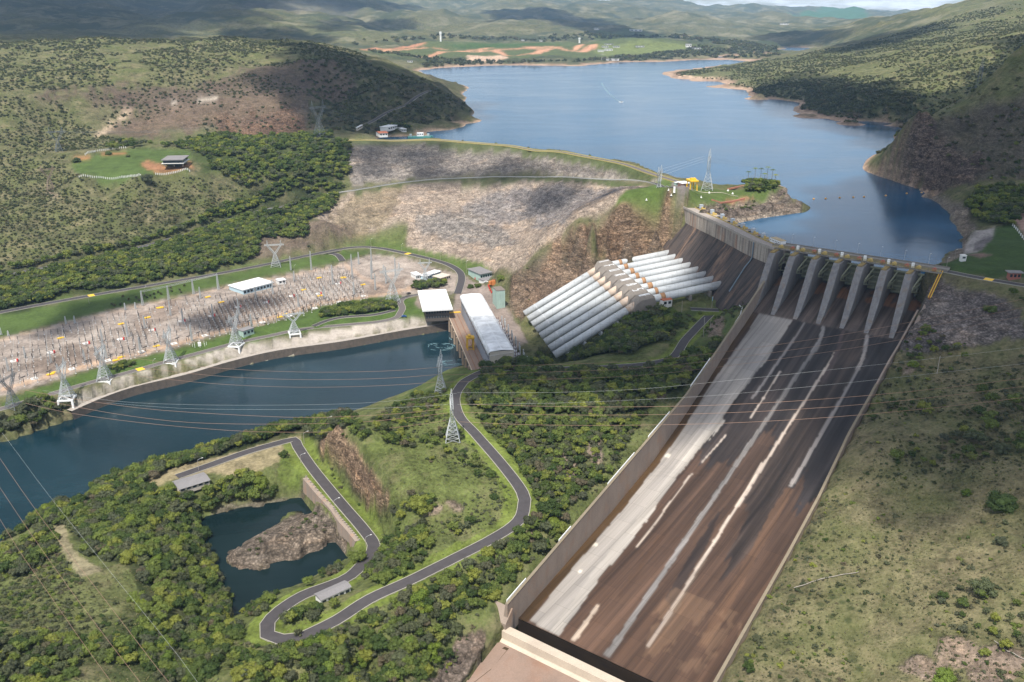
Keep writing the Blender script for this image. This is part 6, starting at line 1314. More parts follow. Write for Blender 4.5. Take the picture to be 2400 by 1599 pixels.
W_('t', [(560,1500),(1240,1220),(1500,1000),(1700,830),(1330,1250),(1080,1520),(900,1640),(560,1640)], 2.2, .2, .6, TUFT, lo=-.3, nsc=.1)
print('tufts', len(TUFT)); print('trees', len(TREES), 'scrub', len(SCRUB))
def pxof(x, y, z):
    z = z-CAMZ; f = y*CP-z*SP; u = y*SP+z*CP; return 1200+FPX*x/f, 799.5-FPX*u/f, f
def rank(L_):
    a = np.array([q[:4] for q in L_]); px, py, f = pxof(a[:, 0], a[:, 1], a[:, 2]+a[:, 3]); s = a[:, 3]/f; s[(px < -15) | (px > 2415) | (py < 0) | (py > 1625)] = 0; return np.argsort(-s), a
def one_tree(x, y, z, r, label, group=None, crowns=None, seed=None, hfac=1.0, name='broadleaf_tree', cat='tree'):
    sd = seed if seed is not None else int(abs(x*13+y*7)); cr = (crowns or CR_HI)[sd % len(crowns or CR_HI)]
    e = empty(name, (x, y, z-.2), (sd*.77) % 6.28, label, cat, group); e.scale = (r, r, r*hfac)
    part('trunk', TRK[sd % 3], None, e); part('crown', cr, None, e); return e
def thicket_label(kind, area, r, far):
    return '%s %s in the %s' % ('leafy green' if kind == 'tree' else 'low', 'broadleaf tree growing' if kind == 'tree' else 'bush growing', area)
N_IND = 285
o_, a_ = rank(TREES); ind = set(o_[:N_IND].tolist())
for i in o_[:N_IND]:
    x, y, z, r, ar = TREES[i]; one_tree(x, y, z, r, 'one of the leafy trees of the %s' % ar, 'trees of the %s' % ar, CR_HI+CR_HI+CR_HID[:1] if random.random() < .9 else CR_HIB, hfac=random.uniform(.85, 1.15))
so_, sa_ = rank(SCRUB); sind = set(so_[:290].tolist())
BUSH = [crown_mesh('foliage', 60+k, 6, 420, .13, .55, 1, (M_LEAF, M_LEAFD, M_LEAFS)[k]) for k in range(3)]
for i in so_[:290]:
    x, y, z, r, ar = SCRUB[i]; o = bpy.data.objects.new('bush', BUSH[i % 3]); COL.objects.link(o); o.location = (x, y, z-.3*r); o.scale = (r, r, r*.95); o.rotation_euler = (0, 0, (i*.77) % 6.28)
    tag(o, 'one of the low bushes of the %s' % ar, 'bush', 'bushes of the %s' % ar)
# the rest as masses
def proto(me): o = bpy.data.objects.new('leaf_source', me); return o
MID = [crown_mesh('mid', 80+k, 14, 800, .105, .65, 1, (M_LEAF, M_LEAF, M_LEAF, M_LEAFD)[k]) for k in range(4)]
LOW = [crown_mesh('low', 90+k, 5, 90, .24, .6, 1, (M_LEAF, M_LEAFD, M_LEAF)[k]) for k in range(3)]
LOWS = [crown_mesh('low', 95+k, 6, 80, .26, .45, 1, (M_LEAFS, M_LEAFD, M_LEAFS)[k]) for k in range(3)]
def mass(name, P_, protos, label, cat, zoff=.45):
    me = bpy.data.meshes.new(name); n = len(P_); a = np.array([q[:4] for q in P_])
    a[:, 2] += a[:, 3]*zoff; me.vertices.add(n); me.vertices.foreach_set('co', a[:, :3].astype(np.float32).ravel())
    k = me.attributes.new('kind', 'INT', 'POINT'); kk = RNG.integers(0, len(protos), n).astype(np.int32); k.data.foreach_set('value', kk)
    s = me.attributes.new('scl', 'FLOAT_VECTOR', 'POINT'); s.data.foreach_set('vector', np.stack([a[:, 3], a[:, 3], a[:, 3]*RNG.uniform(.8, 1.2, n)], 1).astype(np.float32).ravel())
    r = me.attributes.new('rot', 'FLOAT_VECTOR', 'POINT'); r.data.foreach_set('vector', np.stack([RNG.uniform(-.15, .15, n), RNG.uniform(-.15, .15, n), RNG.uniform(0, 6.28, n)], 1).astype(np.float32).ravel())
    o = bpy.data.objects.new(name, me); COL.objects.link(o); tag(o, label, cat, None, 'stuff')
    g = bpy.data.node_groups.new(name, 'GeometryNodeTree'); g.interface.new_socket('Geometry', in_out='INPUT', socket_type='NodeSocketGeometry'); g.interface.new_socket('Geometry', in_out='OUTPUT', socket_type='NodeSocketGeometry')
    gi = g.nodes.new('NodeGroupInput'); go = g.nodes.new('NodeGroupOutput'); jn = g.nodes.new('GeometryNodeJoinGeometry')
    def attr(nm, ty): q = g.nodes.new('GeometryNodeInputNamedAttribute'); q.data_type = ty; q.inputs[0].default_value = nm; return q.outputs['Attribute']
    ka, sa, ra = attr('kind', 'INT'), attr('scl', 'FLOAT_VECTOR'), attr('rot', 'FLOAT_VECTOR')
    e2r = g.nodes.new('FunctionNodeEulerToRotation'); g.links.new(ra, e2r.inputs[0])
    for i, pm in enumerate(protos):
        oi = g.nodes.new('GeometryNodeObjectInfo'); oi.inputs['Object'].default_value = proto(pm)
        cm = g.nodes.new('FunctionNodeCompare'); cm.data_type = 'INT'; cm.operation = 'EQUAL'; g.links.new(ka, cm.inputs[2]); cm.inputs[3].default_value = i
        ip = g.nodes.new('GeometryNodeInstanceOnPoints'); g.links.new(gi.outputs[0], ip.inputs['Points']); g.links.new(cm.outputs[0], ip.inputs['Selection']); g.links.new(oi.outputs['Geometry'], ip.inputs['Instance'])
        g.links.new(sa, ip.inputs['Scale']); g.links.new(e2r.outputs[0], ip.inputs['Rotation']); g.links.new(ip.outputs[0], jn.inputs[0])
    g.links.new(jn.outputs[0], go.inputs[0]); md = o.modifiers.new('grow', 'NODES'); md.node_group = g; return o
rest = [q for i, q in enumerate(TREES) if i not in ind]; near = [q for q in rest if math.hypot(q[0], q[1]) < 620]; far_t = [q for q in rest if math.hypot(q[0], q[1]) >= 620]
mass('woodland', near, MID, 'dense mixed woodland covering the near slopes and river banks', 'woodland')
mass('distant_woodland', far_t, LOW[:1]+MID[:3], 'darker woods along the valley sides and round the park lawn', 'woodland')
rests = [q for i, q in enumerate(SCRUB) if i not in sind]; nears = [q for q in rests if math.hypot(q[0], q[1]) < 900]; fars = [q for q in rests if math.hypot(q[0], q[1]) >= 900]
mass('scrub', nears, LOWS+LOW[:1], 'low scrub dotted over the nearer open slopes', 'scrub', .1)
mass('distant_scrub', fars, LOWS, 'dark scrub dotted over the far hills and shores', 'scrub', .1)
M_TUFT = leaf_mat('dry_grass', (.16, .155, .060), (.24, .22, .12), (.10, .13, .035))
TU = [crown_mesh('tuft', 190+k, 3, 34, .34, .5, 1, (M_TUFT, M_TUFT, M_LEAFD)[k]) for k in range(3)]
mass('grass_tufts', TUFT, TU, 'dry and green grass tufts over the near slopes', 'grass', .0)
# trees that stand out, each with its own description
SOLO = [(985,1195,6.8,'big round dark green tree on the hill between cliff and looping road',0),(610,1140,5.4,'tallest bright yellow green tree above the pond',1),(575,1120,4.6,'bright green tree left of the tallest yellow green one',1),(535,1150,4.4,'feathery bamboo like clump at the pond head',1),
 (2300,1390,5.2,'round light green tree alone on the right slope',1),(2265,1160,2.6,'small round bright bush tree beside the wide one',1),(2345,1190,6.6,'wide spreading green tree near the right edge',0),(2212,1599,4.6,'large round tree above the pale rocks in the bottom corner',1),(2345,1275,3.0,'small rounded green tree below the wide spreading one',0),
 (1141,866,6.6,'dark tree in front of the powerhouse corner',0),(1232,862,7.4,'broad dark tree with pinkish tips at the end of the transformer row',0),(838,1312,4.8,'dense blue green tree where the road leaves the pond wall',0),(625,1420,5.2,'wide pale green tree at the bend of the hairpin road',0),
 (985,1415,5.6,'rounded light green tree under the long straight of the road',1),(1150,1115,3.2,'single tree on the inner edge of the looping road',0),(1158,1168,2.6,'small tree on the grass near the outer bend',0),(345,425,7.5,'large dome shaped tree below the white lawn fence',0),(1174,655,4.6,'round dark tree behind the annex by the rock slope',0),
 (1103,675,3.4,'left one of two trees in the yard island',0),(1120,673,3.8,'right one of two trees in the yard island',0),(665,1070,3.4,'single tree beside the road junction above the pond',0),(300,1130,5.0,'large bright tree on the river edge above the wood',1),(130,1210,5.2,'yellow green tree at the river shore on the left',1),
 (770,1575,3.6,'bright yellow green tree at the bottom edge',1),(1020,1552,3.0,'small yellow green tree near the apron',1),(255,362,4.4,'left tree of the pair on the red lawn edge',0),(180,380,5.0,'spreading tree over the red earth at the lawn corner',0),(300,368,3.0,'little round tree by the back fence of the lawn',0),(2170,775,3.6,'dark tree in the gap of the right rock slope',0),(2320,730,4.4,'dark green tree hanging over the right rock slope',0),(2140,860,3.4,'bright tree at the foot of the right rock slope',1),(1905,1180,3.2,'dark bush on the right edge of the chute',0),(1640,735,2.0,'small dark shrub beside the turning place',0)]
for k, (px, py, r, lab, br) in enumerate(SOLO):
    p = on(px, py); one_tree(p.x, p.y, p.z, r, lab, None, CR_HIB if br else CR_HI[:4], seed=k+1)
# dry pale trees
for k, (px, py, r, lab) in enumerate([(538,1445,2.6,'thin pale leafed tree alone at the south end of the pond'),(1440,1080,2.6,'grey leafless shrub in the thicket beside the chute wall'),(700,1490,2.0,'grey twiggy shrub below the hairpin')]):
    p = on(px, py); one_tree(p.x, p.y, p.z, r, lab, None, CR_HID, seed=k+3, hfac=1.5)
# palms on the knoll
def palm_mesh():
    m = MB()
    for k in range(16):
        a = k*math.tau/16*1.0+.2*(k % 2); L_ = 3.3; last = None
        for s_ in range(5):
            t = s_/4; r = L_*t; z = .9*t-1.9*t*t; w_ = .6*(1-t)+.08; c = Vector((math.cos(a)*r, math.sin(a)*r, z)); n = Vector((-math.sin(a), math.cos(a), 0))*w_
            if last: m.add([last[0]-last[1], last[0]+last[1], c+n, c-n], [(0, 1, 2, 3)])
            last = (c, n)
    me = m.mesh('fronds'); me.materials.append(M_LEAF); return me
PM = palm_mesh()
for k, (px, py, h) in enumerate([(1752,424,12),(1768,420,14),(1782,421,14),(1797,420,15),(1808,424,14),(1815,430,11),(1790,430,12)]):
    p = on(px, py+6); e = empty('palm_tree', p, k, 'tall palm in the row on the tip of the knoll', 'palm', 'palms on the knoll'); m = MB(); m.tube([(0, 0, -1), (.2, 0, h*.5), (.1, .2, h)], [.28, .2, .16], 7); m.build('trunk', M_TRUNK, e)
    o = part('fronds', PM, None, e); o.location = (.1, .2, h)
# ------------------------------------------------------------------ lattice towers, switchyard, wires
M_LAT = plain('pale_steel', (.46, .48, .48), .6, .2, var=.12); M_LATD = plain('dark_steel', (.16, .18, .19), .7, .1, var=.15); M_COP = plain('copper_wire', (.26, .16, .11), .6); M_THIN = plain('grey_wire', (.40, .41, .40), .5)
def body(m, z0, z1, w0, w1, n, r=.15, d0=None, d1=None):
    """four legs with crossed bracing between two levels; widths across x and y"""
    d0 = w0 if d0 is None else d0; d1 = w1 if d1 is None else d1
    def c(k, f): w = w0+(w1-w0)*f; d = d0+(d1-d0)*f; sx, sy = ((-1, -1), (1, -1), (1, 1), (-1, 1))[k]; return Vector((sx*w/2, sy*d/2, z0+(z1-z0)*f))
    fs = [1-(1-k/n)**1.0 for k in range(n+1)]
    for k in range(4): m.beam(c(k, 0), c(k, 1), r*1.25, r)
    for i in range(n):
        for k in range(4):
            k2 = (k+1) % 4; m.beam(c(k, fs[i]), c(k2, fs[i+1]), r*.6); m.beam(c(k2, fs[i]), c(k, fs[i+1]), r*.6)
            if i: m.beam(c(k, fs[i]), c(k2, fs[i]), r*.6)
def v_tower(name, loc, rz, H, label, mat=M_LAT, base=None, wb=.28, group=None, spread=.24, r=.13):
    e = empty(name, loc, rz, label, 'pylon', group); hb = 0
    if base:
        hb = base; w = H*wb; cs = [Vector((sx*w/2, sy*w/2, 0)) for sx, sy in ((-1, -1), (1, -1), (1, 1), (-1, 1))]
        for k in range(4):
            m = MB(); m.beam(cs[k]+Vector((0, 0, -3)), cs[k]+Vector((0, 0, hb)), .6); m.build('concrete_leg', M_WHITE, e)
        for k in range(4): m = MB(); m.beam(cs[k]+Vector((0, 0, hb-.4)), cs[(k+1) % 4]+Vector((0, 0, hb-.4)), .5); m.build('ring_beam', M_WHITE, e)
        m = MB(); m.beam(cs[0]+Vector((0, 0, hb-.4)), cs[2]+Vector((0, 0, hb-.4)), .4); m.build('tie_beam', M_WHITE, e)
    h = H-hb; m = MB(); zw = hb+h*.50; zt = hb+h*.80; ww = H*.06; wb_ = H*wb
    body(m, hb, zw, wb_, ww, 6, r); m.build('lattice_body', mat, e)
    for s in (-1, 1):
        m = MB(); a = Vector((s*ww*.3, 0, zw)); b = Vector((s*H*spread*.85, 0, zt)); n = 6; lw0, lw1 = ww*.55, ww*.45
        pts = [a.lerp(b, k/n) for k in range(n+1)]
        for k in range(n):
            w0 = lw0+(lw1-lw0)*k/n; w1 = lw0+(lw1-lw0)*(k+1)/n
            C0 = [pts[k]+Vector((sx*w0, sy*w0, 0)) for sx, sy in ((-1, -1), (1, -1), (1, 1), (-1, 1))]; C1 = [pts[k+1]+Vector((sx*w1, sy*w1, 0)) for sx, sy in ((-1, -1), (1, -1), (1, 1), (-1, 1))]
            for q in range(4): m.beam(C0[q], C1[q], r*.8); m.beam(C0[q], C1[(q+1) % 4], r*.5)
        m.build('window_arm', mat, e)
        m = MB(); t = Vector((s*H*spread*.85, 0, H))
        for sx, sy in ((-1, -1), (1, -1), (1, 1), (-1, 1)): m.beam(Vector((s*H*spread*.85+sx*lw1, sy*lw1, zt)), t, r*.7)
        for f in (.25, .5, .75):
            for sx in (-1, 1): m.beam(Vector((s*H*spread*.85-sx*lw1*(1-f), -lw1*(1-f), zt+(H-zt)*f)), Vector((s*H*spread*.85+sx*lw1*(1-f), lw1*(1-f), zt+(H-zt)*f)), r*.45)
        m.build('peak', mat, e)
    m = MB(); L_ = H*(spread+.07); n = 12
    for sy in (-.5, .5):
        for dz in (0, H*.035): m.beam((-L_, sy*ww*.8, zt+dz), (L_, sy*ww*.8, zt+dz), r*.7)
    for k in range(n):
        x0 = -L_+2*L_*k/n; x1 = x0+2*L_/n; m.beam((x0, -ww*.4, zt), (x1, ww*.4, zt), r*.45); m.beam((x0, ww*.4, zt+H*.035), (x1, ww*.4, zt), r*.45); m.beam((x0, -ww*.4, zt), (x1, -ww*.4, zt+H*.035), r*.45)
    m.build('crossbeam', mat, e)
    return e, zt
def tw(px, py, top, z=None, rz=90, **k):
    """measured foot point and height of the tip in the photo"""
    p = on(px, py) if z is None else A(px, py, z); d = math.hypot(p.x, p.y); lo, hi = 3, 120
    for _ in range(30):
        H = (lo+hi)/2; _, y, _f = pxof(p.x, p.y, p.z+H)
        if y > top: lo = H
        else: hi = H
    return v_tower('transmission_tower', (p.x, p.y, p.z-.3), R(rz), H, **k), p, H
T = {}
for key, px, py, top, z, rz, kw in [
 ('t1', 159, 944, 843, 8.5, 100, dict(label='white pylon at the downstream end of the stone bank, beside a dark tree', base=4)),
 ('t2', 248, 901, 803, 9.5, 95, dict(label='white pylon on the stone bank next to the low hedge', base=4)),
 ('t3', 402, 858, 766, 10, 95, dict(label='white pylon on the stone bank midway along the switchyard', base=4)),
 ('t4', 555, 818, 731, 10, 80, dict(label='white pylon on the stone bank in front of the mint shed', base=4)),
 ('t5', 691, 789, 726, 10.5, 20, dict(label='broad V headed white pylon on the stone bank, nearest the hall', base=4, wb=.36, spread=.3)),
 ('t6', 647, 624, 562, None, 12, dict(label='V headed pylon on the lawn between valley road and control building', wb=.36, spread=.28)),
 ('t7', 32, 955, 868, None, 80, dict(label='thin dark pylon by the river road at the far left', mat=M_LATD)),
 ('t8', 750, 327, 234, 98, 60, dict(label='tall blue grey pylon rising from the park wood at the dam abutment', mat=M_LATD)),
 ('t9', 140, 364, 296, 92, 35, dict(label='blue grey pylon at the corner of the house lawn', mat=M_LATD)),
 ('t10', 119, 446, 385, None, 40, dict(label='faint brown pylon above a bare patch on the left hillside', mat=plain('rust_steel', (.26, .2, .15), .8))),
 ('t11', 1543, 468, 388, 97, 70, dict(label='shorter pylon on the lawn between rock dam and quarry face')),
 ('t12', 1657, 447, 350, 97.5, 75, dict(label='taller pylon standing against the lake on the knoll')),
 ('t13', 1033, 927, 826, 31, 88, dict(label='pylon between the river and the start of the loop road')),
 ('t14', 1061, 1030, 920, 38, 95, dict(label='nearest pylon, on the bright meadow inside the looping road')),
 ('t15', 2284, 252, 134, 154, 60, dict(label='dark pylon on top of the cliff hill at the right', mat=M_LATD)),
 ('t16', 921, 708, 617, 13.5, 30, dict(label='pylon between the river hedge and the switchyard gravel', wb=.30)),
 ('t17', 997, 657, 606, 14.6, 10, dict(label='pylon rising behind the long white roofed workshop'))]:
    (e, zt), p, H = tw(px, py, top, z, rz, **kw); T[key] = (e, zt, p, H)
# ---- switchyard
L0, L1, U0, U1 = [Vector(at(*q)) for q in ((0,925,15),(880,700,15),(0,800,15),(800,618,15))]
def yd(s, t):
    a = L0.lerp(L1, s); b = U0.lerp(U1, s); p = a.lerp(b, t); return Vector((p.x, p.y, gz(p.x, p.y)))
dS = (L1-L0).normalized(); aS = math.atan2(dS.y, dS.x)
M_POST = plain('post_grey', (.34, .34, .34), .6); M_PAD = plain('white_pad', (.62, .60, .57), .8)
def post_proto(kind):
    h1, h2 = (2.8, 2.6) if kind == 0 else (3.4, 3.4)
    a = MB(); a.box((0, 0, .15), (.8, .8, .3)); am = a.mesh('base'); am.materials.append(M_PAD)
    b = MB(); b.beam((0, 0, .3), (0, 0, h1), .16, .11); bm_ = b.mesh('pedestal'); bm_.materials.append(M_POST)
    c = MB(); c.tube([(0, 0, h1), (0, 0, h1+h2*.33), (0, 0, h1+h2*.66), (0, 0, h1+h2)], [.24, .2, .18, .12], 6)
    if kind: c.beam((-1.7, 0, h1+h2), (1.7, 0, h1+h2+.35), .22)
    cm = c.mesh('insulator'); cm.materials.append(M_DARK); return am, bm_, cm
PP = [post_proto(0), post_proto(1)]
spots = []
for c in range(64):
    s = .010+c*.0155
    dens = .95 if .50 < s < .72 else (.8 if s > .72 or .18 < s < .34 else .55)
    if .37 < s < .44: dens = .3
    for r_ in range(20):
        t = .07+r_*.043+RNG.uniform(-.008, .008)
        if .52 < s < .76 and t > .80: continue
        if RNG.random() < dens*(.95 if .12 < t < .62 else .45): spots.append((s+RNG.uniform(-.002, .002), t))
def yfree(p):
    i = int((p.x-RX0)/RC); j = int((p.y-RY0)/RC); return not KEEP[i, j]
spots = [q for q in spots if yfree(yd(*q))]
wp = [(yd(s, t), s, t) for s, t in spots]; wp = [q for q in wp if pxof(*q[0])[0] > -10]
wp.sort(key=lambda q: q[0].length); print('posts', len(wp))
for k, (p, s, t) in enumerate(wp[:290]):
    e = empty('post_insulator', p, aS, 'one of the dark insulators on grey posts standing in rows in the switchyard', 'insulator post', 'insulator posts in the switchyard')
    am, bm_, cm = PP[0]; part('base', am, None, e); part('pedestal', bm_, None, e); part('insulator', cm, None, e)
    if k % 3 == 0: e.scale = (1, 1, 1.25)
    if k % 3 == 2: e.scale = (1, 1, .85)
mb1, mb2, mb3 = MB(), MB(), MB()
for p, s, t in wp[290:]:
    f = random.uniform(.85, 1.3)
    for src, dst in ((PP[0][0], mb1), (PP[0][1], mb2), (PP[0][2], mb3)):
        dst.add([(v.co.x+p.x, v.co.y+p.y, v.co.z*f+p.z) for v in src.vertices], [tuple(q.vertices) for q in src.polygons])
rest_e = mb3.build('insulator_rows', M_DARK); tag(rest_e, 'the mass of farther insulators and posts filling the switchyard rows', 'insulator rows', None, 'stuff')
mb2.build('pedestals', M_POST, rest_e); mb1.build('bases', M_PAD, rest_e)
for k in range(34):
    s = .05+k*.0275; t = .045+.02*(k % 2)
    if not yfree(yd(s, t)): continue
    e = empty('circuit_breaker', yd(s, t), aS+.2, 'tall dark T shaped breaker on a grey stand in the row along the river side', 'circuit breaker', 'T shaped breakers along the switchyard edge')
    am, bm_, cm = PP[1]; part('base', am, None, e); part('stand', bm_, None, e); part('insulator', cm, None, e)
for k in range(24):
    s = .03+k*.041; t = .13 if k % 2 else .40+.2*random.random()
    if not yfree(yd(s, t)): continue
    p = yd(s, t); m = MB(); m.box((-1.5, 0, .2), (1.2, 4.2, .5)); m.box((1.5, 0, .2), (1.2, 4.2, .5)); m.box((0, -1.6, .2), (1.9, 1.0, .5)); m.box((0, 1.6, .2), (1.9, 1.0, .5)); o = m.build('cable_pit', M_PAD); o.location = p; o.rotation_euler = (0, 0, aS)
    tag(o, 'square white cable pit rim with a dark middle on the switchyard gravel', 'cable pit', 'white cable pit rims in the switchyard')
    if k % 2 == 0:
        q = yd(s+.008, t-.02); m = MB(); m.box((0, 0, .9), (1.0, 1.0, 1.8)); m.box((0, 0, 1.9), (1.2, 1.2, .15)); o = m.build('fire_cabinet', M_RED); o.location = q; tag(o, 'small red fire cabinet beside a white pit rim', 'cabinet', 'red fire cabinets in the switchyard')
for k, (px, py) in enumerate([(377,722),(373,708+14),(346,745),(284,760),(142,793),(367,812),(272,845),(284,838),(118,878),(130,873),(656,744),(668,738),(748,652),(803,651),(851,668),(806,652),(750,694),(712,680),(519,709),(487,697)]):
    p = on(px, py); m = MB(); m.box((0, 0, .35), (4.6, 2.4, .5)); m.box((0, 0, .1), (3.8, 1.8, .5)); o = m.build('yellow_cover', M_YEL); o.location = p; o.rotation_euler = (0, 0, aS); tag(o, 'yellow painted duct cover lying in the switchyard', 'duct cover', 'yellow duct covers in the switchyard')
def mast(px, py, top, lab, w=1.3, grp='slim lattice masts'):
    p = on(px, py); lo, hi = 2, 60
    for _ in range(24):
        H = (lo+hi)/2
        if pxof(p.x, p.y, p.z+H)[1] > top: lo = H
        else: hi = H
    e = empty('lattice_mast', p, aS, lab, 'mast', grp); m = MB(); body(m, 0, H*.97, w, w*.45, max(5, int(H/2)), .085); m.build('lattice_body', M_LAT, e)
    m = MB(); m.beam((0, 0, H*.9), (0, 0, H), .1); m.build('spike', M_LAT, e); return p, H
LM = [mast(x, y, t, 'slim lattice mast of the frame on the wide lawn', 1.5, 'four masts of the lawn frame') for x, y, t in ((335,717,681),(396,704,669),(454,690,655),(512,679,641))]
for (p, H), (q, H2) in zip(LM, LM[1:]):
    m = MB(); a = p+Vector((0, 0, H*.93)); b = q+Vector((0, 0, H2*.93)); up = Vector((0, 0, .9)); sd = Vector((.5, .5, 0))
    for o_ in (up+sd, up-sd, -up+sd, -up-sd): m.beam(a+o_*.6, b+o_*.6, .09)
    for k in range(14): m.beam(a.lerp(b, k/14)+up*.6, a.lerp(b, (k+1)/14)-up*.6, .06)
    o = m.build('frame_beam', M_LAT); tag(o, 'long lattice beam hung between two masts on the wide lawn', 'beam', 'beams of the lawn frame')
YM = [(682,634,600),(730,634,588),(780,667,620),(826,653,595),(841,620,590),(872,640,580),(927,648,603),(871,655,612),(600,700,672),(640,690,655),(560,735,700),(500,748,712),(430,760,722),(470,700,672),(400,740,706),(340,770,738),(300,790,752),(240,800,770),(176,758,740),(155,760,741),(294,727,710),(318,724,708),(200,850,818),(120,850,822),(60,840,812),(20,870,838),(3,785,768),(20,787,775),(250,840,808),(330,830,790),(450,800,760),(590,770,735),(700,720,690),(760,700,670),(830,690,660),(880,680,640),(905,665,625),(690,660,635)]
pm = []
for x, y, t in YM:
    pm.append(mast(x, y, t, 'one of the slim lattice masts standing among the switchyard rows', 1.1, 'masts inside the switchyard'))
# tubular bus bars strung across the rows, one object each
for c in range(26):
    s = .03+c*.037; a = yd(s, .10)+Vector((0, 0, 9.5)); b = yd(s+.005, .74)+Vector((0, 0, 9.5)); n = 10; m = MB()
    m.tube([a.lerp(b, k/n)+Vector((0, 0, -2.2*4*(k/n)*(1-k/n)*.5)) for k in range(n+1)], .07, 4); o = m.build('bus_wire', M_THIN); tag(o, 'sagging conductor hung over the switchyard rows', 'conductor', 'conductors over the switchyard')
# ---- overhead lines
def AY(px, py, y): d = ray(px, py); t = y/d[1]; return Vector((d[0]*t, y, CAMZ+d[2]*t))
def wire(pts, r, mat, label, grp=None, name='power_line'):
    P3 = smooth_path([AY(*p) for p in pts], 12); m = MB(); m.tube(P3, r*.62, 4); o = m.build(name, mat); tag(o, label, 'power line', grp)
yT = T['t14'][2].y; yB = 560.0
def lev(pts, y0, y1): n0, n1 = pts[0][0], pts[-1][0]; return [(x, y, y0+(y1-y0)*(x-n0)/(n1-n0)) for x, y in pts]
G1, G2 = 'copper lines from the nearest pylon across the river', 'copper lines from the nearest pylon over the chute'
wire(lev([(1046,958),(930,970),(800,977),(669,978),(383,962),(192,938),(60,915)], yT, 495), .15, M_COP, 'upper copper line sweeping from the nearest pylon left across the river', G1)
wire(lev([(1050,968),(930,982),(800,992),(557,994),(401,987),(245,966),(100,938)], yT, 495), .15, M_COP, 'middle copper line sweeping from the nearest pylon left across the river', G1)
wire(lev([(1045,986),(930,1002),(800,1012),(650,1013),(535,1009),(330,991),(150,966),(60,945)], yT, 495), .15, M_COP, 'lowest copper line sweeping from the nearest pylon left across the river', G1)
wire(lev([(1070,922),(940,938),(800,947),(600,950),(420,948),(267,940),(100,915)], yT, 495), .06, M_THIN, 'upper thin grey wire crossing the river left of the nearest pylon', 'thin grey wires across the river')
wire(lev([(1050,948),(940,955),(800,959),(600,960),(420,957),(250,944)], yT, 495), .06, M_THIN, 'lower thin grey wire crossing the river left of the nearest pylon', 'thin grey wires across the river')
wire(lev([(1078,947),(1250,952),(1457,954),(1700,949),(1950,934),(2200,911),(2450,880)], yT, 330), .13, M_COP, 'upper copper line running right from the nearest pylon over the chute', G2)
wire(lev([(1080,966),(1250,972),(1457,973),(1700,968),(1950,954),(2200,930),(2450,899)], yT, 325), .13, M_COP, 'middle copper line running right from the nearest pylon over the chute', G2)
wire(lev([(1078,989),(1250,996),(1457,997),(1700,992),(1950,978),(2200,955),(2450,926)], yT, 320), .13, M_COP, 'lowest copper line running right from the nearest pylon over the chute', G2)
wire(lev([(1072,920),(1300,920),(1500,912),(1700,893),(2000,861),(2200,839),(2450,809)], yT, 330), .05, M_THIN, 'upper thin wire running right from the nearest pylon over the chute', 'thin wires over the chute')
wire(lev([(1072,948),(1300,945),(1500,937),(1700,925),(2000,896),(2200,874),(2450,847)], yT, 330), .05, M_THIN, 'lower thin wire running right from the nearest pylon over the chute', 'thin wires over the chute')
y13 = T['t13'][2].y
for k, (dy, nm_) in enumerate(((0, 'upper'), (17, 'middle'), (34, 'lowest'))):
    wire(lev([(1040,860+dy),(900,870+dy),(700,872+dy*1.05),(500,862+dy*1.1),(300,838+dy*1.2)], y13, 560), .13, M_COP, '%s copper line from the pylon near the river across to the stone bank' % nm_, 'copper lines from the pylon near the river')
    wire(lev([(1042,862+dy),(1253,856+dy),(1500,846+dy),(1750,818+dy),(2000,780+dy*1.05),(2200,742+dy*1.1),(2450,690+dy*1.2)], y13, 430), .12, M_COP, '%s copper line from the pylon near the river over the upper chute' % nm_, 'copper lines over the upper chute')
for k, pts in enumerate([[(-10,1060),(50,1148),(102,1221),(230,1385),(374,1573),(420,1630)],[(-10,1128),(58,1230),(150,1362),(250,1497),(345,1620)],[(-10,1200),(40,1283),(120,1400),(200,1515),(280,1625)]]):
    wire(lev(pts, 330, 200), .09, M_COP, ['inner','middle','outer'][k]+' copper line slanting down over the wooded slope at the left', 'slanting lines over the left wood')
wire(lev([(5,1015),(13,1025),(60,1088),(116,1163),(250,1330),(420,1540),(490,1640)], 340, 190), .04, M_THIN, 'thin grey wire slanting down the left beside the copper lines')
p12 = T['t12']; p11 = T['t11']
for k, (y0, y1) in enumerate(((366, 396), (372, 404), (378, 412))):
    wire(lev([(1650,y0),(1600,y0+16),(1552,y1)], p12[2].y, p11[2].y), .10, M_LAT, ['upper','middle','lower'][k]+' line between the two pylons on the knoll', 'lines between the knoll pylons')
    wire(lev([(1541,y1+4),(1480,y1+32),(1400,y1+64),(1300,y1+110),(1180,y1+170),(1090,y1+215)], p11[2].y, 760), .08, M_COP, ['upper','middle','lower'][k]+' line dropping from the knoll pylon over the rock slope', 'lines over the rock slope')
    wire(lev([(1662,y0),(1730,y0+14),(1850,y0+16),(2000,y0-30),(2150,y0-110),(2290,y0-205)], p12[2].y, T['t15'][2].y), .07, M_LATD, ['upper','middle','lower'][k]+' faint line over the lake to the cliff pylon', 'faint lines over the lake')
    wire(lev([(752,250+k*5),(820,272+k*5),(900,290+k*4),(980,302+k*4),(1060,312+k*3)], T['t8'][2].y, 1300), .09, M_LATD, ['upper','middle','lower'][k]+' line from the abutment pylon over the landing place', 'lines over the landing place')
    wire(lev([(744,250+k*5),(600,280+k*4),(450,300+k*3),(300,308+k*2),(132,308+k*2)], T['t8'][2].y, T['t9'][2].y), .08, M_LATD, ['upper','middle','lower'][k]+' line from the abutment pylon across the burnt hillside', 'lines across the burnt hillside')
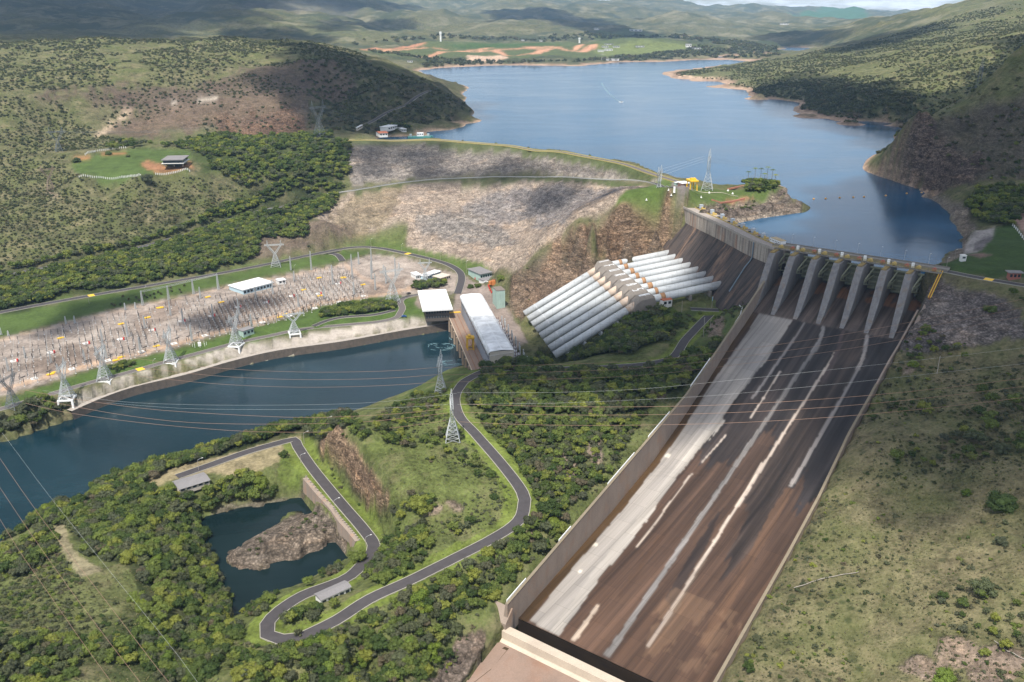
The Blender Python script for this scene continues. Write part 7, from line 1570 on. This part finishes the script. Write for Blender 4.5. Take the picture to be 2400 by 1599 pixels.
# ------------------------------------------------------------------ small things
yc_ = bpy.data.objects['yellow_gantry_crane']; yc_.location.z = gz(yc_.location.x, yc_.location.y)+.1
def px_h(px, py, top, z=None):
    p = on(px, py) if z is None else A(px, py, z); lo, hi = .5, 40
    for _ in range(22):
        H = (lo+hi)/2
        if pxof(p.x, p.y, p.z+H)[1] > top: lo = H
        else: hi = H
    return p, H
def lamp(px, py, top, lab, arm=2.2, rz=.4, grp='street lamps'):
    p, H = px_h(px, py, top); e = empty('street_lamp', p, rz, lab, 'street lamp', grp); m = MB(); m.tube([(0, 0, -.5), (0, 0, H*.9)], [.14, .09], 6); m.build('pole', M_CONC, e)
    if arm: m = MB(); m.tube([(0, 0, H*.88), (arm*.5, 0, H*.97), (arm, 0, H)], .06, 5); m.build('arm', M_STEEL, e); m = MB(); m.box((arm+.3, 0, H), (.9, .3, .14)); m.build('lamp_head', M_WHITE, e)
for k, (x, y, t, lab) in enumerate([(785,1203,1170,'street lamp on the pond wall halfway along the straight road'),(858,1280,1257,'street lamp at the lower end of the pond wall road'),(713,1040,1013,'street lamp at the junction above the pond'),(768,995,978,'street lamp at the river end of the short spur road'),(466,1103,1076,'street lamp behind the grey roofed river shed'),(705,1085,1065,'short lamp by the bend above the pond')]): lamp(x, y, t, lab, 2.4, .5, None)
for k, (x, y, t) in enumerate([(1648,790,743),(1664,778,744),(1597,740,705),(1480,756,705),(2196,876,834),(1668,724,695)]):
    p, H = px_h(x, y, t); e = empty('utility_pole', p, 1.0, ['taller bare pole beside the lane to the turning place','shorter bare pole across the lane to the turning place','pole left of the turning place','pole in front of the anchor blocks','lonely pole on the right slope near the chute','thin pole carrying a pale blue panel'][k], 'pole'); m = MB(); m.tube([(0, 0, -.5), (0, 0, H)], [.2, .13], 6); m.build('shaft', M_CONC, e); m = MB(); m.beam((-.9, 0, H*.95), (.9, 0, H*.95), .08); m.build('crossarm', M_CONC, e)
    if k == 5: m = MB(); m.box((.3, 0, H*.8), (1.3, .3, 3.2)); m.build('panel', plain('pale_blue_panel', (.40, .58, .66), .6), e)
for k, (x, y, t) in enumerate([(690,640,622),(870,583,560),(942,590,572),(1032,612,590),(1093,640,612),(209,712,694),(340,690,672),(362,872,843),(1608,775,0)][:8]):
    lamp(x, y, t, 'slender lamp standing along the valley and river roads', 1.6, 1.0, 'lamps along the valley and river roads')
for k in range(12):
    P2, g = RD['crest_road']; i = int(8+k*(len(P2)-16)/12); d = (P2[i+1]-P2[i]).normalized(); n = Vector((-d.y, d.x)); n = n if n.y > 0 else -n; q = P2[i]+n*5
    e = empty('crest_lamp', (q.x, q.y, g[i]-.5), math.atan2(-n.y, -n.x), 'thin lamp on the lake edge of the rock dam crest', 'street lamp', 'lamps along the rock dam crest'); m = MB(); m.tube([(0, 0, 0), (0, 0, 9)], [.13, .08], 5); m.build('pole', M_LATD, e); m = MB(); m.box((.7, 0, 9), (1.4, .25, .2)); m.build('lamp_head', M_LATD, e)
for k in range(8):
    P2, g = RD['crest_road']; i = int(14+k*(len(P2)-30)/8); d = (P2[i+1]-P2[i]).normalized(); n = Vector((-d.y, d.x)); n = n if n.y > 0 else -n; q = P2[i]+n*6.5
    o = bpy.data.objects.new('crest_shrub', BUSH[k % 3]); COL.objects.link(o); o.location = (q.x, q.y, g[i]-.2); o.scale = (1.6, 1.6, 2.4); tag(o, 'small round shrub on the lake side of the rock dam crest', 'shrub', 'shrubs on the rock dam crest')
# spillway bridge lamps
for k in range(7):
    q = S(7+15*k, -17.3, 97.6); e = empty('bridge_lamp', q, 0, 'thin grey lamp on the lake side of the spillway bridge', 'street lamp', 'lamps on the spillway bridge'); m = MB(); m.tube([(0, 0, 0), (0, 0, 7)], [.1, .07], 5); m.build('pole', M_STEEL, e); m = MB(); m.box((.5, 0, 7), (1.0, .2, .15)); m.build('lamp_head', M_WHITE, e)
for x, y, t, l in ((2218,628,604,'lamp on the right lawn near the bridge end'),(2237,607,585,'lamp on the right lawn beside the white hut')): lamp(x, y, t, l, .8, .5, None)
# yellow stairs down the right abutment
st_e = empty('abutment_stair', (0, 0, 0), 0, 'yellow steel stair running down the right end wall of the spillway', 'stair'); 
for du in (0, 1.4): m = MB(); m.beam(S(106.6+du, -6, 97.5), S(106.6+du, 20, 86.5), .18); m.build('handrail', M_YEL, st_e)
m = MB(); m.beam(S(107.3, -6, 96.7), S(107.3, 20, 85.6), .5); m.build('flight', M_RUST, st_e)
# pipes
def pipe(pts, r, mat, lab, cat='pipe', lift=.5):
    P3 = []
    for a, b in zip(pts, pts[1:]):
        p, q = on(*a), on(*b)
        for k in range(6): c = p.lerp(q, k/6); P3.append(Vector((c.x, c.y, gz(c.x, c.y)+lift)))
    q = on(*pts[-1]); P3.append(Vector((q.x, q.y, q.z+lift))); m = MB(); m.tube(P3, r, 6); o = m.build('surface_pipe', mat); tag(o, lab, cat)
M_PIPE = plain('pale_pipe', (.58, .60, .60), .5)
pipe([(1672,690),(1700,696),(1719,709)], .35, M_PIPE, 'white surface pipe from the dam foot towards the round tank')
pipe([(1733,717),(1740,722),(1735,740),(1721,762)], .35, M_PIPE, 'bent white pipe lying near the chute wall')
pipe([(1860,1380),(1900,1367),(1945,1355),(1980,1348),(2012,1343)], .13, M_CONC, 'thin white pipe lying across the open right slope')
pipe([(2330,1505),(2362,1530),(2400,1548),(2440,1565)], .13, M_CONC, 'white pipe running over bare ground in the bottom right corner')
# rails along the chute wall: white handrail pieces
for v0, v1, lab in ((225, 255, 'third'), (180, 208, 'second'), (120, 150, 'first'), (292, 303, 'fourth'), (331, 346, 'last')):
    m = MB()
    for dz in (.6, 1.1): m.beam(S(uL(v0)-1.6, v0, wtop(v0)+dz), S(uL(v1)-1.6, v1, wtop(v1)+dz), .13)
    for k in range(9): v = v0+(v1-v0)*k/8; m.beam(S(uL(v)-1.6, v, wtop(v)), S(uL(v)-1.6, v, wtop(v)+1.1), .09)
    o = m.build('wall_handrail', M_WHITE); tag(o, '%s white handrail section on the left chute wall, counted from the gates' % lab, 'handrail')
# water tank
p = on(1706, 721); e = empty('water_tank', p, 0, 'pale blue round tank with a white lid on the grass by the chute', 'tank'); m = MB(); m.tube([(0, 0, -.5), (0, 0, 2.9)], 1.75, 18); m.build('drum', plain('pale_blue_panel', (.40, .58, .66), .6), e); m = MB(); m.tube([(0, 0, 2.9), (0, 0, 3.1)], 1.8, 18); m.build('lid', M_WHITE, e)
# guest house lawn fences
def fence(pts, lab, n, h=2.3):
    e = empty('picket_fence', (0, 0, 0), 0, lab, 'fence'); W = [on(*p) for p in pts]; cum = [0]
    for a, b in zip(W, W[1:]): cum.append(cum[-1]+(b-a).length)
    for k in range(n):
        d = cum[-1]*k/(n-1); i = max(j for j in range(len(W)) if cum[j] <= d+1e-6); i = min(i, len(W)-2); q = W[i].lerp(W[i+1], (d-cum[i])/(cum[i+1]-cum[i])); q.z = gz(q.x, q.y)
        m = MB(); m.beam(q, q+Vector((0, 0, h)), .22); m.build('post', M_WHITE, e)
    m = MB()
    for a, b in zip(W, W[1:]):
        for dz in (.5, 1.2, 1.9):
            for k in range(8):
                s, t = a.lerp(b, k/8), a.lerp(b, (k+1)/8); s.z, t.z = gz(s.x, s.y)+dz, gz(t.x, t.y)+dz; m.beam(s, t, .05)
    w_o = m.build('fence_wire', M_THIN, e)
fence([(186,417),(240,418),(285,417),(330,413),(325,413)][:4], 'white post fence along the front edge of the house lawn', 34)
fence([(365,410),(400,408),(445,403)], 'white post fence in front of the stilted house', 20)
fence([(200,364),(225,356),(262,351),(295,348)], 'white post fence at the back of the house lawn', 24)
fence([(2373,530),(2385,543),(2400,562),(2425,585)], 'white post fence between lawn and dirt track at the right edge', 14, 1.8)
# riprap outlet with little fall
p = A(937, 768, 4); e = empty('drain_outlet', (p.x, p.y, 0), -.4, 'small white framed drain outlet spilling into the river', 'drain'); m = MB(); [m.box((sx*1.2, -.4, 4), (.5, 1.6, 4.6)) for sx in (-1, 1)]; m.box((0, -.4, 6.4), (2.9, 1.6, .5)); m.build('frame', M_WHITE, e)
m = MB(); m.box((0, -1.0, 2.6), (1.2, .3, 5.2)); m.build('falling_water', plain('white_water', (.7, .75, .78), .4), e)
# churning water below the powerhouse: foam rings
M_FOAM = plain('foam', (.10, .17, .19), .6, var=.5, scale=.8)
def foam(px, py, rx, ry, n, lab):
    c = A(px, py, .08); m = MB()
    for k in range(n):
        a0 = RNG.uniform(0, 6.28); r = RNG.uniform(.35, 1.0); L_ = RNG.uniform(.3, .9); pts = []
        for i in range(7): a = a0+L_*i/6; pts.append(Vector((c.x+math.cos(a)*rx*r, c.y+math.sin(a)*ry*r, .08+.002*k)))
        for a, b in zip(pts, pts[1:]):
            d = (b-a); n_ = Vector((-d.y, d.x, 0)).normalized()*RNG.uniform(.12, .5); m.add([a-n_, b-n_, b+n_, a+n_], [(0, 1, 2, 3)])
    o = m.build('foam', M_FOAM); tag(o, lab, 'foam', None, 'stuff')
foam(1036, 812, 13, 9, 26, 'ring of foam swirling in the river before the powerhouse'); foam(1068, 850, 16, 6, 26, 'streaks of foam under the river point'); foam(1065, 790, 6, 16, 12, 'pale boil beside the deck wall')
# boats
p = A(1456, 240, WL); e = empty('motorboat', p, R(150), 'white motorboat trailing a long wake over the lake', 'boat'); m = MB(); m.prism([(-4, -1.4), (2.5, -1.4), (5, 0), (2.5, 1.4), (-4, 1.4)], 0, 1.1); m.build('hull', M_WHITE, e); m = MB(); m.prism([(-2.2, -.9), (1, -.8), (1, .8), (-2.2, .9)], 1.1, 2.2); m.build('cabin', M_GLASS, e)
W_ = [A(1455, 239, WL+.06), A(1440, 231, WL+.06), A(1425, 217, WL+.06), A(1414, 202, WL+.06), A(1410, 194, WL+.06)]; W_ = smooth_path(W_, 8); m = MB(); rows = []
for k, q in enumerate(W_): d = (W_[min(k+1, len(W_)-1)]-W_[max(k-1, 0)]).normalized(); n = Vector((-d.y, d.x, 0))*(1.2+2.4*k/len(W_)*(1-.6*k/len(W_))); rows.append([q-n, q+n])
m.grid(rows); o = m.build('wake', plain('wake_foam', (.12, .20, .25), .4, var=.6, scale=.2)); tag(o, 'pale curved wake drawn behind the white motorboat', 'wake', None, 'stuff')
p = A(985, 323, WL); e = empty('ferry', p, R(8), 'green and white ferry moored at the landing below the headland', 'ferry'); s_ = 1.0; m = MB(); m.prism([(-17, -4), (14, -4), (18, 0), (14, 4), (-17, 4)], -.5, 2.2); m.build('hull', plain('green_hull', (.08, .25, .22), .5), e); m = MB(); m.box((0, 0, 4.6), (9, 5, 4.6)); m.build('cabin', M_WHITE, e)
for x in (-13, 11): m = MB(); m.box((x, 0, 3.6), (3, 7, 2.8)); m.build('ramp_tower', plain('grey_green_deck', (.35, .42, .42), .6), e)
for k in range(3): m = MB(); m.box((-3+3*k, -2.6, 5), (1.6, .2, 1.4)); m.build('window', M_GLASS, e)
for k, (x, y) in enumerate([(1907,467),(1968,464),(2025,462),(2076,459),(2125,454),(2160,452),(2000,463),(1935,466)]):
    p = A(x, y, WL); m = MB(); m.tube([(0, 0, -.4), (0, 0, .2), (0, 0, .9)], [.9, 1.1, .5], 8); o = m.build('buoy', plain('orange_buoy', (.6, .3, .06), .5)); o.location = p; tag(o, 'small orange buoy in the safety line across the lake arm', 'buoy', 'buoys of the safety line')
# knoll furniture and low walls
for k, (pts, lab) in enumerate([([(1668,470),(1690,477),(1715,474),(1745,467)], 'curved red brick edging wall on the knoll lawn'), ([(1705,445),(1730,440),(1765,433)], 'low brick wall at the back of the knoll')]):
    W_ = [on(*q) for q in pts]; m = MB()
    for a, b in zip(W_, W_[1:]): m.beam(a+Vector((0, 0, .5)), b+Vector((0, 0, .5)), .7)
    o = m.build('garden_wall', plain('red_brick', (.34, .15, .10), .9)); tag(o, lab, 'wall')
W_ = [on(*q) for q in ((1628,446),(1650,452),(1690,452),(1712,458),(1730,461))]; m = MB(); rows = []
for k, q in enumerate(smooth_path(W_, 4)): rows.append([(q.x, q.y-.9, gz(q.x, q.y)+.25), (q.x, q.y+.9, gz(q.x, q.y)+.25)])
m.grid(rows); o = m.build('footpath', plain('pale_path', (.46, .42, .33), .9)); o['kind'] = 'structure'
for k, (x, y) in enumerate([(1515,470),(1573,459),(1567,447),(1662,453),(1717,455),(1643,464),(1706,448)]):
    p = on(x, y); m = MB(); m.box((0, 0, .2), (1.6, 1.6, .4)); m.beam((0, 0, .4), (0, 0, 1.6), .35); o = m.build('marker', M_WHITE); o.location = p; tag(o, 'little white marker block on the knoll lawn', 'marker', 'white markers on the knoll')
# mint sign, cars, drums by the annex
p = on(1580, 452); m = MB(); m.box((0, 0, 2.6), (1.6, .4, 5.2)); m.beam((0, 0, 0), (0, 0, .6), .8); o = m.build('sign_pillar', M_WHITE); o.location = p; tag(o, 'white upright sign pillar on the grass before the yellow crane', 'sign')
def car(px, py, rz, mat, lab, z=None):
    p = on(px, py); z = p.z+.45; e = empty('parked_car', (p.x, p.y, z), rz, lab, 'car'); m = MB(); rows = []
    for x, zt, w in ((-2.15, .55, .8), (-2.1, .85, .86), (-1.6, .95, .88), (-1.1, 1.45, .74), (.5, 1.5, .74), (1.1, 1.0, .86), (2.0, .85, .84), (2.15, .5, .76)): rows.append([(x, -w, .3), (x, -w, min(zt, .9)), (x, -w*.85, zt), (x, w*.85, zt), (x, w, min(zt, .9)), (x, w, .3)])
    m.grid(rows); m.f.append((5, 4, 3, 2, 1, 0)); n = len(m.v); m.f.append((n-6, n-5, n-4, n-3, n-2, n-1)); m.build('body', mat, e)
    m = MB(); m.box((-.3, 0, 1.25), (1.5, 1.56, .3)); m.build('side_window', M_GLASS, e)
    for x in (-1.35, 1.35):
        for y in (-.8, .8): m = MB(); m.tube([(x, y-.1, .32), (x, y+.1, .32)], .33, 10); m.build('wheel', M_DARK, e)
car(1139, 663, .4, M_WHITE, 'white car parked in front of the annex'); car(958, 690, .9, M_DARK, 'dark car parked behind the white roofed hall'); car(947, 744, .2, plain('blue_paint', (.03, .09, .25), .4), 'blue vehicle on the grass in front of the hall')
car(1113, 648, .6, M_WHITE, 'silver car parked beside the mint office'); car(1120, 650, .6, M_BLUEW, 'pale car next to the silver one beside the mint office')
for k, (x, y) in enumerate([(1145,672),(1147,677),(1149,682),(1152,687),(1114,655)]): p = on(x, y); m = MB(); m.tube([(0, 0, 0), (0, 0, 1.6)], .7, 10); o = m.build('red_drum', M_RED); o.location = p+Vector((0, 0, .3)); tag(o, 'red drum in the line beside the mint tower', 'drum', 'red drums by the mint tower')
p = on(1156, 668); e = empty('orange_machine', p, .3, 'rusty orange machine heap stored behind the mint tower', 'machine'); m = MB(); m.box((0, 0, 2), (3.5, 3, 4)); m.tube([(-3, 0, .5), (-3, 0, 3.8)], 1.3, 10); m.build('drum_body', plain('orange_rust', (.48, .17, .05), .8), e); m = MB(); m.box((1, 2, 4.2), (3, 2, 1)); m.build('housing', M_RUST, e)
# river deck sentry box and white hut by the spur road
p = on(719, 1005); e = empty('sentry_box', p, 0, 'small white sentry box at the river end of the road', 'booth'); m = MB(); m.box((0, 0, 1.8), (2, 2, 3.6)); m.build('wall', M_WHITE, e); m = MB(); m.box((0, 0, 3.75), (2.5, 2.5, .25)); m.build('roof', M_ROOFG, e)
# transformer street lights and capacitor frame on the river lawn
p = on(468, 811); e = empty('white_frame', p, .4, 'white frame of small posts on the river lawn', 'frame'); 
for k in range(8): a = k*math.tau/8; m = MB(); m.tube([(math.cos(a)*5, math.sin(a)*4, 0), (math.cos(a)*5, math.sin(a)*4, 2.6)], .14, 5); m.build('post', M_WHITE, e)
m = MB(); m.box((0, 0, 1.4), (2.2, 1.8, 2.8)); m.build('cabinet', M_WHITE, e)
# young trees on the lawn
for k, (x, y) in enumerate([(262,715),(268,718),(288,697),(302,704),(283,716),(320,700),(326,706),(344,699),(338,695),(352,695),(361,691),(371,687),(363,700),(378,691),(400,676),(402,684),(421,681),(424,687),(432,671)]):
    p = on(x, y); one_tree(p.x, p.y, p.z, 1.35, 'thin young tree in the loose rows on the wide lawn', 'young trees on the wide lawn', [CR_HID[1]], seed=k, hfac=1.7)
# ------------------------------------------------------------------ drifting cumulus above the valley (their shadows lie on the ground), then the air
def cloud_mat():
    m = bpy.data.materials.new('cloud'); m.use_nodes = True; t = m.node_tree; t.nodes.clear(); o = N(t, 'ShaderNodeOutputMaterial')
    d = N(t, 'ShaderNodeBsdfDiffuse'); d.inputs[0].default_value = (.86, .87, .89, 1); tl = N(t, 'ShaderNodeBsdfTranslucent'); tl.inputs[0].default_value = (.8, .82, .85, 1); tr = N(t, 'ShaderNodeBsdfTransparent')
    a = N(t, 'ShaderNodeMixShader'); a.inputs[0].default_value = .35; t.links.new(d.outputs[0], a.inputs[1]); t.links.new(tl.outputs[0], a.inputs[2])
    lw = N(t, 'ShaderNodeLayerWeight'); lw.inputs[0].default_value = .35
    f = ramp(t, lw.outputs['Facing'], [(.15, .55), (.75, 1.0)]); b = N(t, 'ShaderNodeMixShader'); t.links.new(f, b.inputs[0]); t.links.new(a.outputs[0], b.inputs[1]); t.links.new(tr.outputs[0], b.inputs[2]); t.links.new(b.outputs[0], o.inputs[0]); return m
M_CLOUD = cloud_mat()
def cloud(poly, label, rad=34.0, alt=1500.0, den=1.0):
    G = [on(*p) for p in poly]; k = []
    P2 = [Vector((g.x, g.y)) for g in G]; zb = sum(g.z for g in G)/len(G); Ls = (alt-zb)/SUNDIR.z; off = SUNDIR*Ls
    xs = [p.x for p in P2]; ys = [p.y for p in P2]; sp = rad*.85; gx, gy = np.meshgrid(np.arange(min(xs), max(xs), sp), np.arange(min(ys), max(ys), sp)); gx = gx.ravel(); gy = gy.ravel()
    gx = gx+RNG.uniform(-.35, .35, gx.size)*sp; gy = gy+RNG.uniform(-.35, .35, gy.size)*sp
    ins = inpoly(gx+fbm(gx/rad*.3, gy/rad*.3, 5, 3)*rad*1.2, gy+fbm(gx/rad*.3, gy/rad*.3, 8, 3)*rad*1.2, [tuple(p) for p in P2]) & (RNG.random(gx.size) < den)
    bm = bmesh.new(); bmesh.ops.create_icosphere(bm, subdivisions=2, radius=1); iv = [v.co.copy() for v in bm.verts]; jf = [tuple(v.index for v in f.verts) for f in bm.faces]; bm.free(); vs, fs = [], []
    for x, y in zip(gx[ins], gy[ins]):
        r = rad*RNG.uniform(.75, 1.35); c = Vector((x, y, zb))+off+Vector((0, 0, RNG.uniform(-.1, .5)*rad)); b = len(vs); o_ = Vector((x, y, 0))*.01
        vs += [tuple(c+v*r*(1+.22*mnoise.noise(v*2+o_))) for v in iv]; fs += [tuple(b+i for i in f) for f in jf]
    me = bpy.data.meshes.new('cloud'); me.from_pydata(vs, [], fs); me.shade_smooth(); me.materials.append(M_CLOUD); o = bpy.data.objects.new('cloud', me); COL.objects.link(o); tag(o, label, 'cloud', None, 'stuff')
cloud([(1020,880),(1240,850),(1400,790),(1490,735),(1610,700),(1640,650),(1590,600),(1640,575),(1760,615),(1850,585),(1900,520),(1940,430),(2050,395),(2120,300),(2200,215),(2330,165),(2600,150),(2700,1150),(2400,1230),(2230,1200),(2080,1150),(1950,1110),(1850,1040),(1760,985),(1650,960),(1500,965),(1300,960),(1120,955),(1010,925)], 'broad cumulus drifting over the spillway')
cloud([(1750,225),(1800,190),(1900,172),(2060,195),(2180,240),(2150,292),(1980,295),(1860,265)], 'cumulus over the right shore hill', 46)
cloud([(1960,105),(2060,80),(2180,62),(2240,66),(2120,95),(2020,118),(1960,125)], 'long cumulus over the right ridge', 60); cloud([(2330,95),(2480,85),(2500,150),(2360,130)], 'small cumulus at the right ridge', 50)
cloud([(735,102),(870,140),(1000,188),(1100,240),(1110,268),(1010,305),(860,325),(770,330),(720,240),(640,195),(690,140)], 'cumulus over the headland', 46)
cloud([(90,765),(170,722),(320,692),(330,712),(240,752),(150,778)], 'little cumulus over the wide lawn', 15); cloud([(430,745),(520,700),(620,690),(660,715),(600,770),(470,790)], 'thin cumulus over the switchyard', 17, den=.55)
cloud([(815,345),(1000,342),(1230,358),(1440,398),(1470,455),(1390,515),(1290,520),(1210,470),(1120,425),(900,425),(820,430)], 'thin cumulus over the rock dam', 30, den=.28)
cloud([(-150,-50),(540,-30),(640,5),(560,28),(470,60),(330,72),(240,92),(-150,92)], 'wide cumulus far up the valley', 210); cloud([(420,88),(560,58),(720,78),(770,92),(560,96)], 'far cumulus over the brown plain', 90); cloud([(780,64),(880,48),(950,58),(900,72),(800,74)], 'far oval cumulus', 100)
cloud([(640,-10),(860,-8),(960,14),(840,20),(700,8)], 'far cumulus at the top of the hills', 190); cloud([(1180,14),(1290,22),(1420,52),(1570,88),(1500,90),(1330,62),(1200,48)], 'far cumulus behind the town plateau', 170); cloud([(1745,90),(1800,74),(1880,74),(1950,84),(1800,96)], 'far cumulus over the wood behind the lake', 110); cloud([(1480,25),(1580,24),(1680,36),(1560,40)], 'farthest cumulus over the ridges', 220); cloud([(2090,1090),(2450,1180),(2450,1330),(2330,1330),(2250,1220),(2150,1200)], 'ragged cumulus edge over the right slope', 22, den=.45)
# haze
mh = bpy.data.materials.new('haze_air'); mh.use_nodes = True; t = mh.node_tree; t.nodes.clear(); o = N(t, 'ShaderNodeOutputMaterial'); v = N(t, 'ShaderNodeVolumePrincipled')
v.inputs['Color'].default_value = (.43, .67, 1.0, 1); v.inputs['Density'].default_value = 4.3e-5; v.inputs['Anisotropy'].default_value = .2; t.links.new(v.outputs[0], o.inputs['Volume'])
m = MB(); m.box((0, 7000, 335), (34000, 20500, 690)); hz = m.build('haze', mh); tag(hz, None, None, None, 'stuff')
